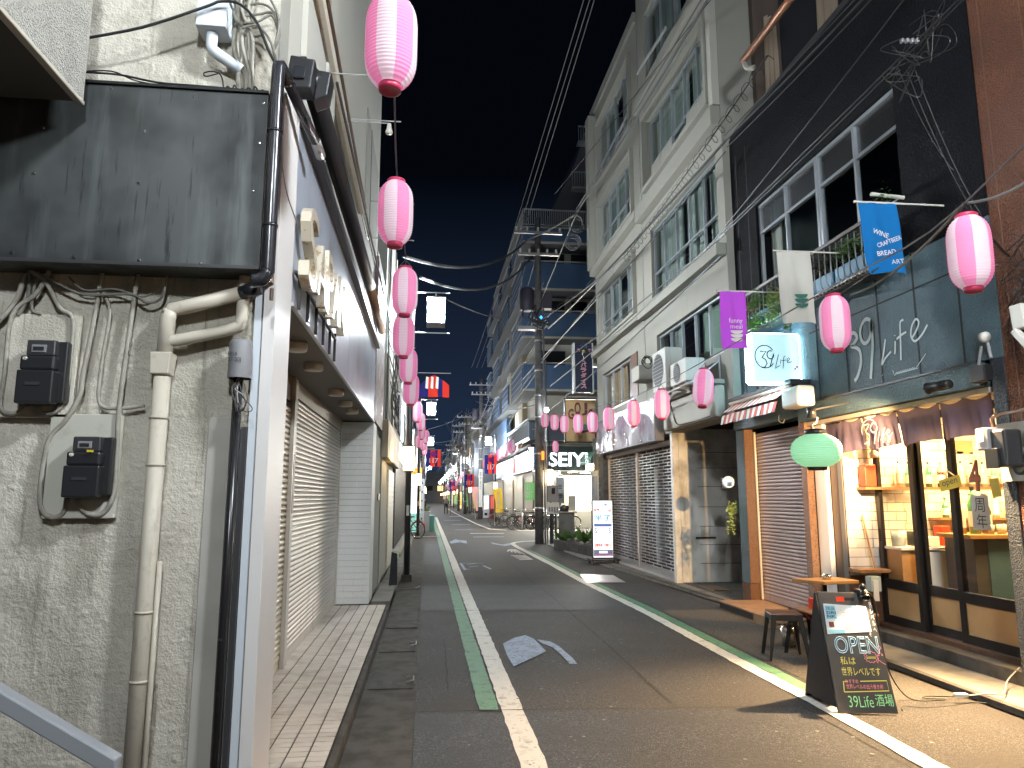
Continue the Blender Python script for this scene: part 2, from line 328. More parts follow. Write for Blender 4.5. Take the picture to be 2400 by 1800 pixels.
# ================================================================ GROUND AND ROAD
tag(MB().box(-60, 90, -30, 420, -.5, -.02).build('ground', M['asphalt_worn']), kind='structure')
road = tag(MB().box(-.06, 4.35, -8, 420, -.3, 0).build('road', M['asphalt']), kind='structure')
MB().quad((-.06, 5.78, .004), (-.06, -8, .004), (2.9, -8, .004), (2.9, 5.62, .004)).build('asphalt_patch', M['asphalt_new'], road, recalc=False)
MB().quad((-.06, 13.77, .004), (-.06, 10.76, .004), (4.3, 10.5, .004), (4.3, 13.7, .004)).build('asphalt_patch', M['asphalt_new'], road, recalc=False)
MB().quad((-.06, 26, .004), (-.06, 18.2, .004), (.40, 18.2, .004), (.40, 26, .004)).build('asphalt_patch', M['asphalt_new'], road, recalc=False)
MB().quad((3.36, 10.45, .004), (3.36, 5.7, .004), (4.35, 5.7, .004), (4.35, 10.45, .004)).build('asphalt_patch', M['asphalt_worn'], road, recalc=False)
cross = tag(MB().quad((4.35, 27.4, -.001), (4.35, 36, -.001), (60, 36, -.001), (60, 27.4, -.001)).quad((-40, 30, -.001), (-40, 34.5, -.001), (-.06, 34.5, -.001), (-.06, 30, -.001)).build('side_road', M['asphalt_worn'], recalc=False), kind='structure')
def ribbon(name, a, b, m, z=.008, parent=None, jag=.006, w2=None):
    # a, b: lists of left / right edge points (x, y); a little uneven like thermoplastic paint
    rnd = random.Random(len(a) + int(a[0][1] * 10)); mb = MB(); n = 0; Lp = []; Rp = []
    for i in range(len(a) - 1):
        k = max(2, int(abs(a[i + 1][1] - a[i][1]) / (.10 if a[i][1] < 14 else .5)))
        for j in range(k):
            t = j / k
            Lp.append((lerp(a[i][0], a[i + 1][0], t) + rnd.uniform(-jag, jag), lerp(a[i][1], a[i + 1][1], t), z)); Rp.append((lerp(b[i][0], b[i + 1][0], t) + rnd.uniform(-jag, jag), lerp(b[i][1], b[i + 1][1], t), z))
    Lp.append((*a[-1], z)); Rp.append((*b[-1], z)); n = len(Lp)
    return mb.add(Lp + Rp, [(i, n + i, n + i + 1, i + 1) for i in range(n - 1)]).build(name, m, parent, recalc=False)
ribbon('white_line', [(.58, 3), (.59, 5.8), (.60, 18), (.62, 30), (.66, 60)], [(.74, 3), (.755, 5.8), (.77, 18), (.79, 30), (.84, 60)], M['line_white'], parent=road)
ribbon('green_line', [(.42, 5.82), (.42, 18), (.42, 30), (.45, 60)], [(.572, 5.8), (.575, 18), (.59, 30), (.63, 60)], M['line_green'], parent=road)
ribbon('white_line', [(2.93, 2.5), (2.97, 4.34), (3.01, 5.4), (3.0, 7.2), (3.02, 10.3), (2.93, 14), (2.93, 18), (2.86, 24), (2.90, 25.6)], [(3.09, 2.5), (3.12, 4.32), (3.15, 5.4), (3.15, 7.2), (3.16, 10.3), (3.09, 14), (3.10, 18), (3.03, 23.9), (3.06, 25.3)], M['line_white'], parent=road)
ribbon('green_line', [(3.155, 5.9), (3.16, 7.3), (3.17, 10.3), (3.10, 14), (3.11, 18), (3.06, 22.5)], [(3.285, 5.9), (3.295, 7.3), (3.30, 10.3), (3.22, 14), (3.23, 18), (3.18, 22.5)], M['line_green'], parent=road)
# corner bend of the white line into the side street
cb = MB(); o_ = arc(4.2, 25.4, 1.3, 1.9, 180, 90, 10); i_ = arc(4.2, 25.4, 1.14, 1.62, 180, 90, 10); cb.add([(x, y, .012) for x, y in o_] + [(x, y, .012) for x, y in i_], [(k, k + 1, 12 + k, 11 + k) for k in range(10)])
cb.build('white_line', M['line_white'], road, recalc=False)
ribbon('white_line', [(3.9, 36.1), (3.15, 37.4), (2.95, 45), (2.85, 62), (2.8, 110)], [(3.95, 36.5), (3.3, 37.9), (3.10, 45), (3.0, 62), (2.95, 110)], M['line_white'], parent=road)
MB().quad((-.9, 30.0, .008), (-.9, 30.3, .008), (.58, 31.2, .008), (.58, 30.9, .008)).build('white_line', M['line_white'], road, recalc=False)
MB().quad((1.95, 33.0, .008), (1.95, 33.35, .008), (3.45, 33.25, .008), (3.45, 32.95, .008)).build('stop_line', M['line_white'], road, recalc=False)
MB().quad((4.4, 35.7, .008), (4.4, 36.0, .008), (7.6, 36.0, .008), (7.6, 35.7, .008)).build('white_line', M['line_white'], road, recalc=False)
for s in ([(1.9, 30.0, 1.25, .35)], [(1.4, 36.8, .9, .25)], [(1.5, 44, 1.1, .4)], [(1.2, 52, 1.2, .6)], [(1.9, 62, 1.2, 1.2)]):
    for (x, y, w, h) in s: MB().quad((x, y, .008), (x + w, y, .008), (x + w, y + h, .008), (x, y + h, .008)).build('faded_marking', M['line_blue'], road, recalc=False)
# worn blue arrow and its tail
z = .008
MB().add([(.86, 8.3, z), (1.02, 8.62, z), (1.17, 8.77, z), (1.24, 8.55, z), (1.26, 8.1, z), (1.27, 7.86, z), (1.17, 7.69, z), (.85, 7.21, z), (.84, 7.7, z)], [tuple(range(9))[::-1]]).build('road_arrow', M['line_blue'], road, recalc=False)
MB().add([(1.27, 8.50, z), (1.40, 8.36, z), (1.45, 8.1, z), (1.48, 7.5, z), (1.475, 7.24, z), (1.40, 7.26, z), (1.395, 7.7, z), (1.37, 8.05, z), (1.29, 8.28, z)], [tuple(range(9))[::-1]]).build('road_arrow_tail', M['line_blue'], road, recalc=False)
MB().add([(.83, 27.0, z), (.86, 25.9, z), (1.15, 26.7, z), (1.42, 26.0, z), (1.49, 27.6, z), (1.1, 28.6, z)], [tuple(range(6))]).build('road_arrow', M['line_blue'], road, recalc=False)
MB().add([(2.28, 26.6, z), (2.3, 25.6, z), (2.6, 24.5, z), (2.95, 25.2, z), (2.93, 26, z), (2.6, 25.3, z)], [tuple(range(6))]).build('road_arrow', M['line_blue'], road, recalc=False)
lm = MB()
for (x0, y0, x1, y1) in [(.85, 18.3, .87, 16.6), (.85, 16.9, .98, 16.7), (1.0, 17.9, 1.2, 18.2), (1.0, 17.3, 1.22, 17.5), (1.35, 17.6, 1.46, 16.7), (.9, 18.3, 1.4, 18.2)]:
    d = Vector((y1 - y0, x0 - x1, 0)).normalized() * .03; lm.quad((x0 - d.x, y0 - d.y, z), (x1 - d.x, y1 - d.y, z), (x1 + d.x, y1 + d.y, z), (x0 + d.x, y0 + d.y, z))
lm.build('faded_marking', M['line_blue'], road, recalc=False)
hm = MB()
for k in range(5): hm.quad((2.40 + .09 * k, 22.1 - .3 * k, z), (2.44 + .09 * k, 22.0 - .3 * k, z), (2.62 + .04 * k, 22.9, z), (2.55 + .04 * k, 23.0, z))
for k in range(4): hm.quad((2.33 + .02 * k, 20.6 - .45 * k, z), (2.36 + .02 * k, 20.4 - .45 * k, z), (2.78, 20.2 - .35 * k, z), (2.75, 20.5 - .35 * k, z))
hm.build('painted_marking', M['line_white'], road, recalc=False)
def crack(pts, w=.008, z=.010):
    rnd = random.Random(int(pts[0][0] * 100)); P_ = []
    for a, b in zip(pts, pts[1:]):
        n = max(3, int((Vector(b) - Vector(a)).length / .12))
        for i in range(n): P_.append(Vector((lerp(a[0], b[0], i / n) + rnd.uniform(-.007, .007), lerp(a[1], b[1], i / n) + rnd.uniform(-.007, .007), z)))
    mb = MB(); L_ = []; R_ = []
    for i, p in enumerate(P_):
        t = (P_[min(i + 1, len(P_) - 1)] - P_[max(0, i - 1)]).normalized(); s = Vector((-t.y, t.x, 0)) * w * rnd.uniform(.3, .75); L_.append(p + s); R_.append(p - s)
    n = len(P_); mb.add(L_ + R_, [(i, n + i, n + i + 1, i + 1) for i in range(n - 1)]).build('road_crack', M['crack'], road, recalc=False)
crack([(2.12, 22), (2.03, 13.65)], .014); crack([(2.06, 13.4), (2.02, 10.6), (1.99, 8), (1.93, 5.7)], .010)
crack([(-.05, 10.74), (.9, 10.72), (2.1, 10.6)], .012); crack([(-.05, 5.80), (.6, 5.79), (1.9, 5.68), (2.9, 5.63)], .012); crack([(-.05, 13.78), (1.4, 13.7), (3.8, 13.72)], .014); crack([(.22, 8.6), (.20, 6.3)], .008); crack([(1.2, 30), (1.3, 22.5)], .02); crack([(2.9, 5.6), (2.88, 3.2)], .01)
# litter / white flecks of chewing gum on the asphalt
gum = MB(); rnd = random.Random(3)
for _ in range(170):
    x = rnd.uniform(-.05, 4.3); y = 4 + 16 * rnd.random() ** 1.6; r = rnd.uniform(.006, .016); gum.disc((x, y, .013), r, 6)
tag(gum.build('gum_spots', M['concrete'], recalc=False), kind='stuff')
# tread plate in the right-hand paving
tp = tag(thing('tread_plate', 'shiny steel tread plate set in the paving in front of the slatted shutter', 'cover plate', (3.45, 14.5, 0)))
MB().add([(3.20, 15.3, .018), (3.04, 13.85, .018), (3.76, 13.77, .018), (3.84, 15.05, .018)], [(0, 1, 2, 3)]).build('plate', mat('tread', (.55, .56, .56), .3, .75, bump=('v', 36, .9, .01)), tp, recalc=False)
# left gutter: concrete strip with drain covers, kerb edge
gutter = tag(MB().box(-.50, -.065, -3, 29.5, -.2, .003).build('gutter', M['concrete_dark']), kind='structure')
tag(MB().box(-.55, -.505, -3, 12.9, -.2, .085).build('kerb', M['concrete_dark'], bevel=.01), kind='structure')
for (y0, y1) in ((8.0, 8.85), (6.5, 7.15), (9.4, 10.9), (13.2, 13.8)):
    c = MB().box(-.47, -.09, y0, y1, .0035, .012).build('drain_cover', M['concrete_dark'], gutter, bevel=.004)
hb = MB()
for y in (8.35, 6.75): hb.tube([(-.15, y - .09, .02), (-.09, y - .085, .03), (-.09, y + .085, .03), (-.15, y + .09, .02)], .006, 6)
hb.tube([(-.17, 13.35, .02), (-.11, 13.40, .035), (-.11, 13.55, .03)], .007, 6); hb.build('lifting_handle', M['steel'], gutter)
for x in (-.40, -.27): MB().box(x, x + .045, 6.62, 6.76, .013, .0135).build('drain_slot', M['matte_black'], gutter)
tag(MB().box(-.80, -.50, 12.95, 29.4, -.2, .10).build('pavement', M['concrete'], bevel=.01), kind='structure')
tag(MB().box(-.78, -.505, 11.0, 12.94, -.2, .12).build('doorstep', M['concrete'], bevel=.01), kind='structure')
tuft = MB(); rnd = random.Random(5)
for _ in range(60):
    a = rnd.uniform(0, 6.3); r = rnd.uniform(0, .08); x, y = -.72 + r * math.cos(a), 19.3 + r * math.sin(a) * 2; tuft.add([(x - .006, y, .1), (x + .006, y, .1), (x + rnd.uniform(-.05, .05), y + .02, rnd.uniform(.16, .24))], [(0, 1, 2)])
tag(tuft.build('weeds', M['leaf'], recalc=False), kind='stuff')
# tiled forecourt under the shutters (each tile a piece; joints recessed)
fore = tag(MB().box(-1.34, -.555, 2.5, 10.86, -.2, .092).build('tiled_forecourt', M['grout']), kind='structure')
tm = {}
for k, mm in enumerate(('tile', 'tile_b')):
    me = MB().box(-.0555, .0555, -.0390, .0390, 0, .008).build('tile', M[mm]); tm[k] = me.data; bpy.data.objects.remove(me)
rnd = random.Random(11); cnt = 0; rest = MB(); fl = wloc(fore)
for r in range(80):
    for c in range(6):
        x = -.61 - c * .1235; y = 3.9 + r * .0875
        if y > 10.8: continue
        if cnt < 300 and y > 4.2:
            o = bpy.data.objects.new('tile', tm[0 if rnd.random() < .75 else 1]); COL.objects.link(o); o.parent = fore; o.location = Vector((x, y, .092 + rnd.uniform(-.0008, .0008))) - fl; cnt += 1
        else: rest.box(x - .0555, x + .0555, y - .0390, y + .0390, .092, .100)
tag(rest.build('tile_field', M['tile'], fore), kind='stuff')

# ================================================================ LEFT: STUCCO BUILDING WITH SHUTTERED SHOP
YW = 3.8
lb = thing('stucco_shop_building', 'pale rough stucco building with a shuttered shop front and grey fascia on the left', 'building', (-2.2, 4, 0))
# side wall as relief grid
def relief(name, x0, x1, z0, z1, y, m, amp, parent, step, seed=0, lab=None):
    from mathutils import noise as NZ
    nx = int((x1 - x0) / step); nz = int((z1 - z0) / step); vs = []; fs = []
    for j in range(nz + 1):
        for i in range(nx + 1):
            x = x0 + (x1 - x0) * i / nx; zz = z0 + (z1 - z0) * j / nz
            q = Vector((x * 30, seed, zz * 30)); h = NZ.noise(q) + .5 * NZ.noise(q * 2.1)
            h = abs(h) * amp + NZ.noise(Vector((x * 2.2, seed + 9, zz * 2.2))) * .010
            if -1.12 < x < -.985 and zz < 2.02: h = .006       # smooth trowelled strip
            vs.append((x, y - h, zz))
    for j in range(nz):
        for i in range(nx): a = j * (nx + 1) + i; fs.append((a, a + 1, a + nx + 2, a + nx + 1))
    mb = MB(); mb.add(vs, fs); return mb.build(name, m, parent, smooth=True, recalc=False)
relief('side_wall', -2.75, -.86, 0, 5.2, YW, M['stucco'], .009, lb, .009)
MB().box(-1.10, -.99, YW - .012, YW - .004, 0, 2.0).build('smooth_strip', M['smooth_render'], lb, bevel=.004)
MB().box(-9, -2.75, YW, YW + .3, 0, 6).build('far_wall', M['stucco'], lb)
w = MB(); w.box(-8, -.86, YW + .03, YW + .25, 0, 5.2); w.build('wall_core', M['plaster'], lb)
# shop bay: corner pillar, cool and warm light painted into its whites
MB().box(-.862, -.8, YW - .02, 4.19, -.02, 3.87).build('corner_pillar', M['white_paint'], lb, bevel=.003)
MB().box(-.905, -.866, YW - .012, YW + .05, -.02, 2.70).build('pillar_cool_tint', M['white_cool'], lb)
MB().box(-.935, -.908, YW - .03, YW + .02, -.02, 1.95).build('dark_joint', M['dark_steel'], lb)
# soffit + fascia
MB().box(-1.34, -.805, 4.192, 10.8, 2.715, 2.76).build('soffit', M['soffit'], lb)
MB().box(-.815, -.80, 4.192, 7.24, 2.70, 3.87).build('fascia_panel', M['fascia'], lb); MB().box(-.815, -.80, 7.25, 10.8, 2.70, 3.87).build('fascia_panel', M['fascia'], lb)
MB().box(-.80, -.785, 4.192, 10.8, 2.695, 2.715).build('fascia_edge', M['steel'], lb)
MB().box(-.80, -.74, 4.192, 10.8, 3.80, 3.87).build('fascia_cap', M['black_metal'], lb)
for y in (5.34, 6.17, 7.71, 8.62, 9.37):
    s = MB().lathe((-.97, y, 2.655), [(0.001, 0), (.074, 0), (.08, .012), (.08, .06)], 24).build('soffit_lamp', M['beige_metal'], lb, smooth=True)
# shutters: housings, guide post, slats
def shutter(parent, x, y0, y1, z0, z1, pitch, m, nm='roller_shutter', face=1, bulge=.012, cnt=[0]):
    sh = bpy.data.objects.new(nm, None); COL.objects.link(sh); sh.parent = parent; sh.location = Vector((x, (y0 + y1) / 2, z0)) - wloc(parent)
    prof = []
    mb = MB(); h = pitch
    for (bx, q) in ((0, 0), (1.0, .06), (1.35, .30), (1.25, .60), (.7, .84), (-.3, .93), (0, 1)): prof.append((face * bulge * bx, h * q))
    vs = [(p[0], y0, p[1]) for p in prof] + [(p[0], y1, p[1]) for p in prof]
    fs = [(i, i + 1, 8 + i, 7 + i) for i in range(6)] if face < 0 else [(i, 7 + i, 8 + i, i + 1) for i in range(6)]
    me = bpy.data.meshes.new('slat'); me.from_pydata([(a[0], a[1] - (y0 + y1) / 2, a[2]) for a in vs], [], fs); me.materials.append(m); me.polygons.foreach_set('use_smooth', [True] * 6)
    n = int((z1 - z0 - .08) / pitch)
    for k in range(n):
        o = bpy.data.objects.new('slat', me); COL.objects.link(o); o.parent = sh; o.location = (random.uniform(-.0008, .0008), 0, .08 + k * pitch)
    MB().box(x - .02, x + .012, y0, y1, z0, z0 + .078).build('bottom_rail', m, sh, bevel=.004)
    return sh
shutter(lb, -1.29, 4.25, 6.9, .10, 2.48, .050, M['shutter_old'], face=1, bulge=.015)
shutter(lb, -1.29, 7.14, 10.78, .10, 2.56, .0475, M['shutter_grey'], face=1)
MB().box(-1.34, -1.27, 4.2, 6.9, 2.48, 2.715).build('shutter_box', mat('rusty', (.16, .08, .045), .7, var=(5, (.30, .24, .18), .5, .7), streak=(8, 2, (.05, .03, .02), .5, .7)), lb)
MB().box(-1.34, -1.25, 6.93, 7.12, .10, 2.715).build('guide_post', M['white_paint'], lb, bevel=.004); MB().box(-1.27, -1.235, 6.90, 6.93, .10, 2.715).build('guide_rail', M['beige_metal'], lb)
MB().box(-1.248, -1.24, 6.99, 7.07, 1.45, 2.0).build('sticker_strip', M['grey_plastic'], lb); MB().box(-1.30, -1.26, 10.78, 10.86, .10, 2.715).build('guide_rail', M['beige_metal'], lb)
MB().box(-1.34, -1.27, 7.12, 10.8, 2.56, 2.715).build('shutter_box', M['beige_metal'], lb)
# white painted block pier at the end of the forecourt
pier = MB().box(-1.60, -.825, 10.885, 11.55, 0, 2.72).build('block_pier', M['grout'], lb)
rows = 30; hh = 2.60 / rows
for r in range(rows):
    cuts = [-1.29, -1.02, -.803] if r % 2 else [-1.29, -1.16, -.89, -.803]
    for a, b in zip(cuts, cuts[1:]): MB().box(a + .001, b - .001, 10.86 + random.uniform(0, .002), 10.90, .10 + r * hh + .002, .10 + (r + 1) * hh - .002).build('block', M['block_white'], pier)
MB().box(-.822, -.803, 10.905, 11.5, .1, 2.70).build('pier_side', M['block_white'], pier)
# gutter + downpipes (black)
gt = MB().tube([(-.72, 4.02, 4.03), (-.72, 8.2, 4.09), (-.72, 8.5, 4.09)], .065, 12).build('eaves_gutter', M['black_metal'], lb, smooth=True)
MB().tube([(-.72, 8.5, 4.09), (-.72, 10.9, 4.10)], .06, 12).build('eaves_gutter', mat('gutter_brown', (.30, .17, .09), .3, .3), lb, smooth=True)
MB().tube([(-.60, 4.25, 4.14), (-.60, 10.8, 4.20)], .010, 6).build('gutter_rod', M['black_metal'], lb)
# painted band and beige conduit above the fascia, upper wall
MB().box(-1.05, -.86, YW + .26, 11.3, 3.87, 9.2).build('upper_wall', M['plaster_pale'], lb)
MB().box(-.859, -.845, 8.9, 10.9, 5.1, 6.6).build('wall_panel', M['plaster'], lb); MB().box(-.858, -.82, 4.4, 5.6, 4.4, 9).build('wall_rib', M['plaster_pale'], lb)
eb = MB().tube([(-.79, 3.98, 5.0), (-.80, 5.7, 4.88), (-.80, 7.95, 4.80)], .045, 8); eb.build('beige_conduit', M['pipe_cream'], lb); MB().tube([(-.74, 3.98, 5.02), (-.75, 7.95, 4.84)], .014, 6).build('cable', M['pipe_brown'], lb)
MB().box(-.87, -.80, 3.95, 5.2, 4.9, 6.2).build('brown_trim', mat('brown_trim', (.30, .22, .13), .6), lb)
MB().box(-.845, -.80, 5.2, 5.6, 3.9, 9).build('wall_rib', M['plaster_pale'], lb)
for (z_, y_) in ((5.62, 9.6), (5.20, 9.9)): MB().tube([(-.84, y_, z_), (-.25, y_ + .05, z_)], .008, 6).build('bracket', M['wire_white'], lb)
MB().tube(smoothpath([(-.845, 9.5, 6.6), (-.845, 9.55, 5.3), (-.845, 9.4, 5.0), (-.845, 8.4, 4.95)]), .006, 5).build('cable', M['wire_black'], lb)
# black metal signboard box on the side wall
pn = thing('blank_signboard', 'weathered black metal sign box streaked with dirt above the electric meters', 'signboard', (-1.4, 3.6, 2.7))
MB().box(-2.75, -.85, 3.60, 3.79, 2.72, 3.66).build('panel', M['panel_black'], pn, bevel=.003)
MB().box(-.848, -.815, 3.615, 3.79, 2.70, 3.64).build('brown_edge', mat('edge_brown', (.28, .19, .13), .45, .2), pn)
MB().box(-2.75, -.85, 3.585, 3.80, 3.661, 3.675).build('top_lip', M['black_metal'], pn)
MB().box(-2.75, -.85, 3.59, 3.599, 2.72, 2.737).build('bottom_lip', M['dark_steel'], pn)
for (x, zz) in [(-1.62, 3.64), (-1.22, 3.625), (-.875, 3.61), (-1.44, 3.42), (-.885, 3.39), (-1.92, 3.41), (-1.94, 3.17), (-1.45, 3.145), (-.90, 3.13), (-2.0, 2.76), (-1.72, 2.75), (-1.42, 2.745), (-1.13, 2.74), (-.875, 2.735)]:
    MB().lathe((x, 3.598, zz), [(.009, 0), (.007, -.004), (.001, -.005)], 8, axis='y').build('screw', M['chrome'], pn)
# overhanging canopy corner, close at the upper left
cp = thing('stucco_canopy', 'speckled beige canopy corner with a dark underside jutting in at the top', 'canopy', (-1.6, 2.5, 3))
XE, ZE = -1.70, 3.51
MB().box(-4.5, XE, .6, 3.5, ZE, 5.6).build('canopy_block', M['stucco_light'], cp)
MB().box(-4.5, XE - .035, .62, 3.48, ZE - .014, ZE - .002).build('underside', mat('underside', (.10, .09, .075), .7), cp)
MB().box(XE - .03, XE + .006, .6, 3.506, ZE - .022, ZE - .001).build('drip_edge', M['pipe_cream'], cp, bevel=.004)
MB().box(-2.9, XE - .30, 1.9, 3.05, ZE - .030, ZE - .016).build('light_recess', M['beige_metal'], cp, bevel=.004)
MB().box(-2.8, XE - .36, 2.0, 2.98, ZE - .036, ZE - .031).build('recess_panel', M['conduit'], cp)
# handrail, bottom left, near the camera
hr = thing('stair_handrail', 'grey metal stair handrail sloping down across the bottom left corner', 'handrail', (-1.1, 2.4, 0))
a = on_y(-120, 1600, 2.4); b = on_y(268, 1830, 2.4); d = (b - a)
MB().obox(a, d, (0, .05, 0), (0, 0, .058)).build('rail', mat('rail_grey', (.36, .38, .41), .45, .2), hr, bevel=.006)
MB().box(b.x - .12, b.x - .08, 2.41, 2.45, 0, b.z + .01).build('post', M['grey_plastic'], hr); MB().box(b.x - .14, b.x - .06, 2.40, 2.46, b.z - .06, b.z - .01).build('bracket', M['chrome'], hr, bevel=.004)
# --------------------------------------------- meters, plates, pipes on the side wall
def meter(x0, x1, z0, z1, label):
    k_ = .959; x0, x1, z0, z1 = x0 * k_, x1 * k_, 1.6 + (z0 - 1.6) * k_, 1.6 + (z1 - 1.6) * k_
    t = thing('electric_meter', label, 'meter', ((x0 + x1) / 2, YW - .1, z0), 'electricity meters on the stucco wall')
    h = z1 - z0; y = YW - .155; w_ = x1 - x0
    MB().box(x0 + .02, x1 + .03, YW - .10, YW - .03, z0 + .01, z1).build('back_box', M['black_plastic'], t, bevel=.008)
    MB().box(x0, x1, y, YW - .09, z0, z0 + h * .52).build('terminal_cover', M['black_plastic'], t, bevel=.008)
    MB().box(x0 + .004, x1 - .004, y + .01, YW - .09, z0 + h * .52, z0 + h * .75).build('lower_cover', M['black_plastic'], t, bevel=.012)
    up = MB().box(x0 + .025, x1 - .012, y + .02, YW - .09, z0 + h * .75, z1).build('display_head', M['dark_steel'], t, bevel=.007)
    MB().box(x0 + .05, x1 - .05, y + .014, y + .0195, z0 + h * .80, z0 + h * .92).build('display_window', M['grey_plastic'], up, bevel=.002)
    MB().box(x0 + .06, x1 - .06, y + .010, y + .0135, z0 + h * .83, z0 + h * .885).build('lcd', M['room_dark'], up)
    MB().lathe((x0 + .03, y + .006, z0 + h * .70), [(.010, 0), (.010, .004), (.001, -.001)], 10, axis='y').build('seal', M['paper'], t)
    MB().box(x0 + .045, x0 + .11, y - .004, y - .001, z0 + h * .28, z0 + h * .33).build('embossed_plate', M['dark_steel'], t)
    return t
m1 = meter(-2.035, -1.86, 2.06, 2.385, 'black electric meter on the upper mounting plate under the sign box')
m2 = meter(-1.775, -1.605, 1.60, 1.90, 'black electric meter with a yellow sticker on the lower white mounting plate')
MB().box(-1.60, -1.57, YW - .160, YW - .158, 1.812, 1.822).build('yellow_sticker', M['yellow_sign'], m2)
tag(MB().box(-2.07, -1.735, YW - .045, YW - .01, 1.985, 2.50).build('mounting_plate', M['stucco'], bevel=.004), 'stucco-painted mounting plate behind the upper electric meter', 'plate')
tag(MB().box(-1.83, -1.50, YW - .045, YW - .01, 1.50, 2.005).build('mounting_plate', mat('plate_pale', (.50, .49, .42), .7, var=(8, (.36, .35, .29), .55, .8)), bevel=.004), 'pale smooth mounting plate behind the lower electric meter', 'plate')
def wallpipe(name, pts, r, m, label, cat, n=10, y=None, rad=5):
    return tag(MB().tube(smoothpath([(p[0], (y or YW - .03) if len(p) == 2 else p[2], p[1]) for p in pts], rad), r, n).build(name, M[m], smooth=True), label, cat)
yw = YW - .045
wallpipe('conduit', [(-2.02, 2.70), (-2.04, 2.58), (-2.10, 2.48), (-2.20, 2.40)], .013, 'conduit', 'leftmost flexible conduit curving out of the frame under the sign box', 'conduit', y=yw)
wallpipe('conduit', [(-1.90, 2.72), (-1.95, 2.60), (-2.05, 2.49), (-2.055, 2.2), (-2.06, 2.05), (-2.03, 2.005), (-1.97, 2.01), (-1.93, 2.05)], .011, 'conduit', 'grey conduit looping down the left side of the upper meter', 'conduit', y=yw - .01)
wallpipe('conduit', [(-1.99, 2.72), (-1.91, 2.66), (-1.83, 2.53), (-1.765, 2.47), (-1.762, 2.2), (-1.775, 2.06), (-1.82, 2.005), (-1.87, 2.01), (-1.89, 2.05)], .011, 'conduit', 'grey conduit looping down the right side of the upper meter', 'conduit', y=yw - .01)
wallpipe('conduit', [(-1.655, 2.72), (-1.67, 2.5), (-1.70, 2.2), (-1.705, 2.1), (-1.76, 1.97), (-1.83, 1.87), (-1.845, 1.62), (-1.82, 1.53), (-1.77, 1.505), (-1.73, 1.53), (-1.72, 1.60)], .012, 'conduit', 'conduit dropping past the upper meter and under the lower meter from the left', 'conduit', y=yw)
wallpipe('conduit', [(-1.48, 2.72), (-1.495, 2.45), (-1.515, 2.05), (-1.505, 1.75), (-1.51, 1.60), (-1.55, 1.525), (-1.61, 1.52), (-1.66, 1.56), (-1.67, 1.60)], .012, 'conduit', 'conduit hooking under the lower meter from its right side', 'conduit', y=yw - .006)
wallpipe('conduit', [(-1.64, 2.62), (-1.60, 2.52), (-1.615, 2.3), (-1.62, 2.10), (-1.59, 2.04), (-1.5, 2.035), (-1.40, 2.05)], .009, 'conduit', 'thin conduit bending right towards the cream drainpipe', 'conduit', y=yw)
wallpipe('wall_cable', [(-1.93, 2.70), (-1.8, 2.63), (-1.7, 2.60), (-1.5, 2.61), (-1.42, 2.57), (-1.35, 2.60), (-1.33, 2.72)], .007, 'conduit_dirty', 'dirty cable hanging in a sag across the conduits below the sign box', 'cable', y=yw - .02, n=6)
wallpipe('wall_cable', [(-1.80, 2.69), (-1.72, 2.625), (-1.58, 2.635), (-1.45, 2.60), (-1.40, 2.62)], .005, 'conduit_dirty', 'second thin dirty cable hanging below the sign box beside the sagging one', 'cable', y=yw - .02, n=6)
wallpipe('conduit', [(-2.0, 2.72), (-1.99, 2.6), (-2.01, 2.53), (-2.03, 2.49)], .010, 'conduit_dirty', 'short dark conduit stub above the upper meter', 'conduit', y=yw)
wallpipe('conduit', [(-1.955, 2.72), (-1.97, 2.6), (-1.965, 2.52), (-1.92, 2.50)], .008, 'conduit_dirty', 'short dirty conduit hooked just above the mounting plate', 'conduit', y=yw)
dp = thing('drainpipe', 'cream drainpipe with a square hopper running down the stucco wall', 'drainpipe', (-1.32, YW - .07, 0))
yd = YW - .075
MB().tube([(-1.318, yd, 0), (-1.315, yd, 2.19)], .040, 16).build('pipe', M['pipe_cream'], dp, smooth=True)
for zz in (.75, 1.06, 1.75, 1.98): MB().tube([(-1.316, yd, zz), (-1.316, yd, zz + .012)], .0445, 16).build('pipe_collar', M['pipe_cream'], dp, smooth=True)
MB().prism([(-1.362, yd - .045, 2.20), (-1.275, yd - .045, 2.20), (-1.265, yd - .045, 2.31), (-1.368, yd - .045, 2.31)], (0, .09, 0)).build('hopper', M['pipe_cream'], dp, bevel=.006)
MB().tube([(-1.312, yd, 2.30), (-1.31, yd, 2.49), (-1.295, yd, 2.525)], .038, 16).build('pipe', M['pipe_cream'], dp, smooth=True)
MB().tube([(-1.312, yd, 2.50), (-1.29, yd, 2.535), (-1.23, yd, 2.55), (-.955, yd - .02, 2.625)], .036, 16).build('upper_arm', M['pipe_cream'], dp, smooth=True)
MB().tube([(-.955, yd - .02, 2.625), (-.86, yd - .05, 2.65)], .037, 16).build('black_arm', M['pipe_black'], dp, smooth=True)
MB().tube(smoothpath([(-1.30, yd, 2.37), (-1.2, yd, 2.39), (-.99, yd, 2.445), (-.955, yd, 2.48), (-.95, yd, 2.60), (-.945, yd, 2.72)], 6), .030, 16).build('lower_arm', M['pipe_cream'], dp, smooth=True)
MB().tube([(-1.265, yd, 0), (-1.262, yd, 1.30)], .012, 10).build('side_tube', M['pipe_cream'], dp, smooth=True)
bpipe = thing('black_downpipe', 'glossy black downpipe in front of the white corner pillar', 'drainpipe', (-.82, 3.62, 2.6)); xb, yb = -.80, 3.56
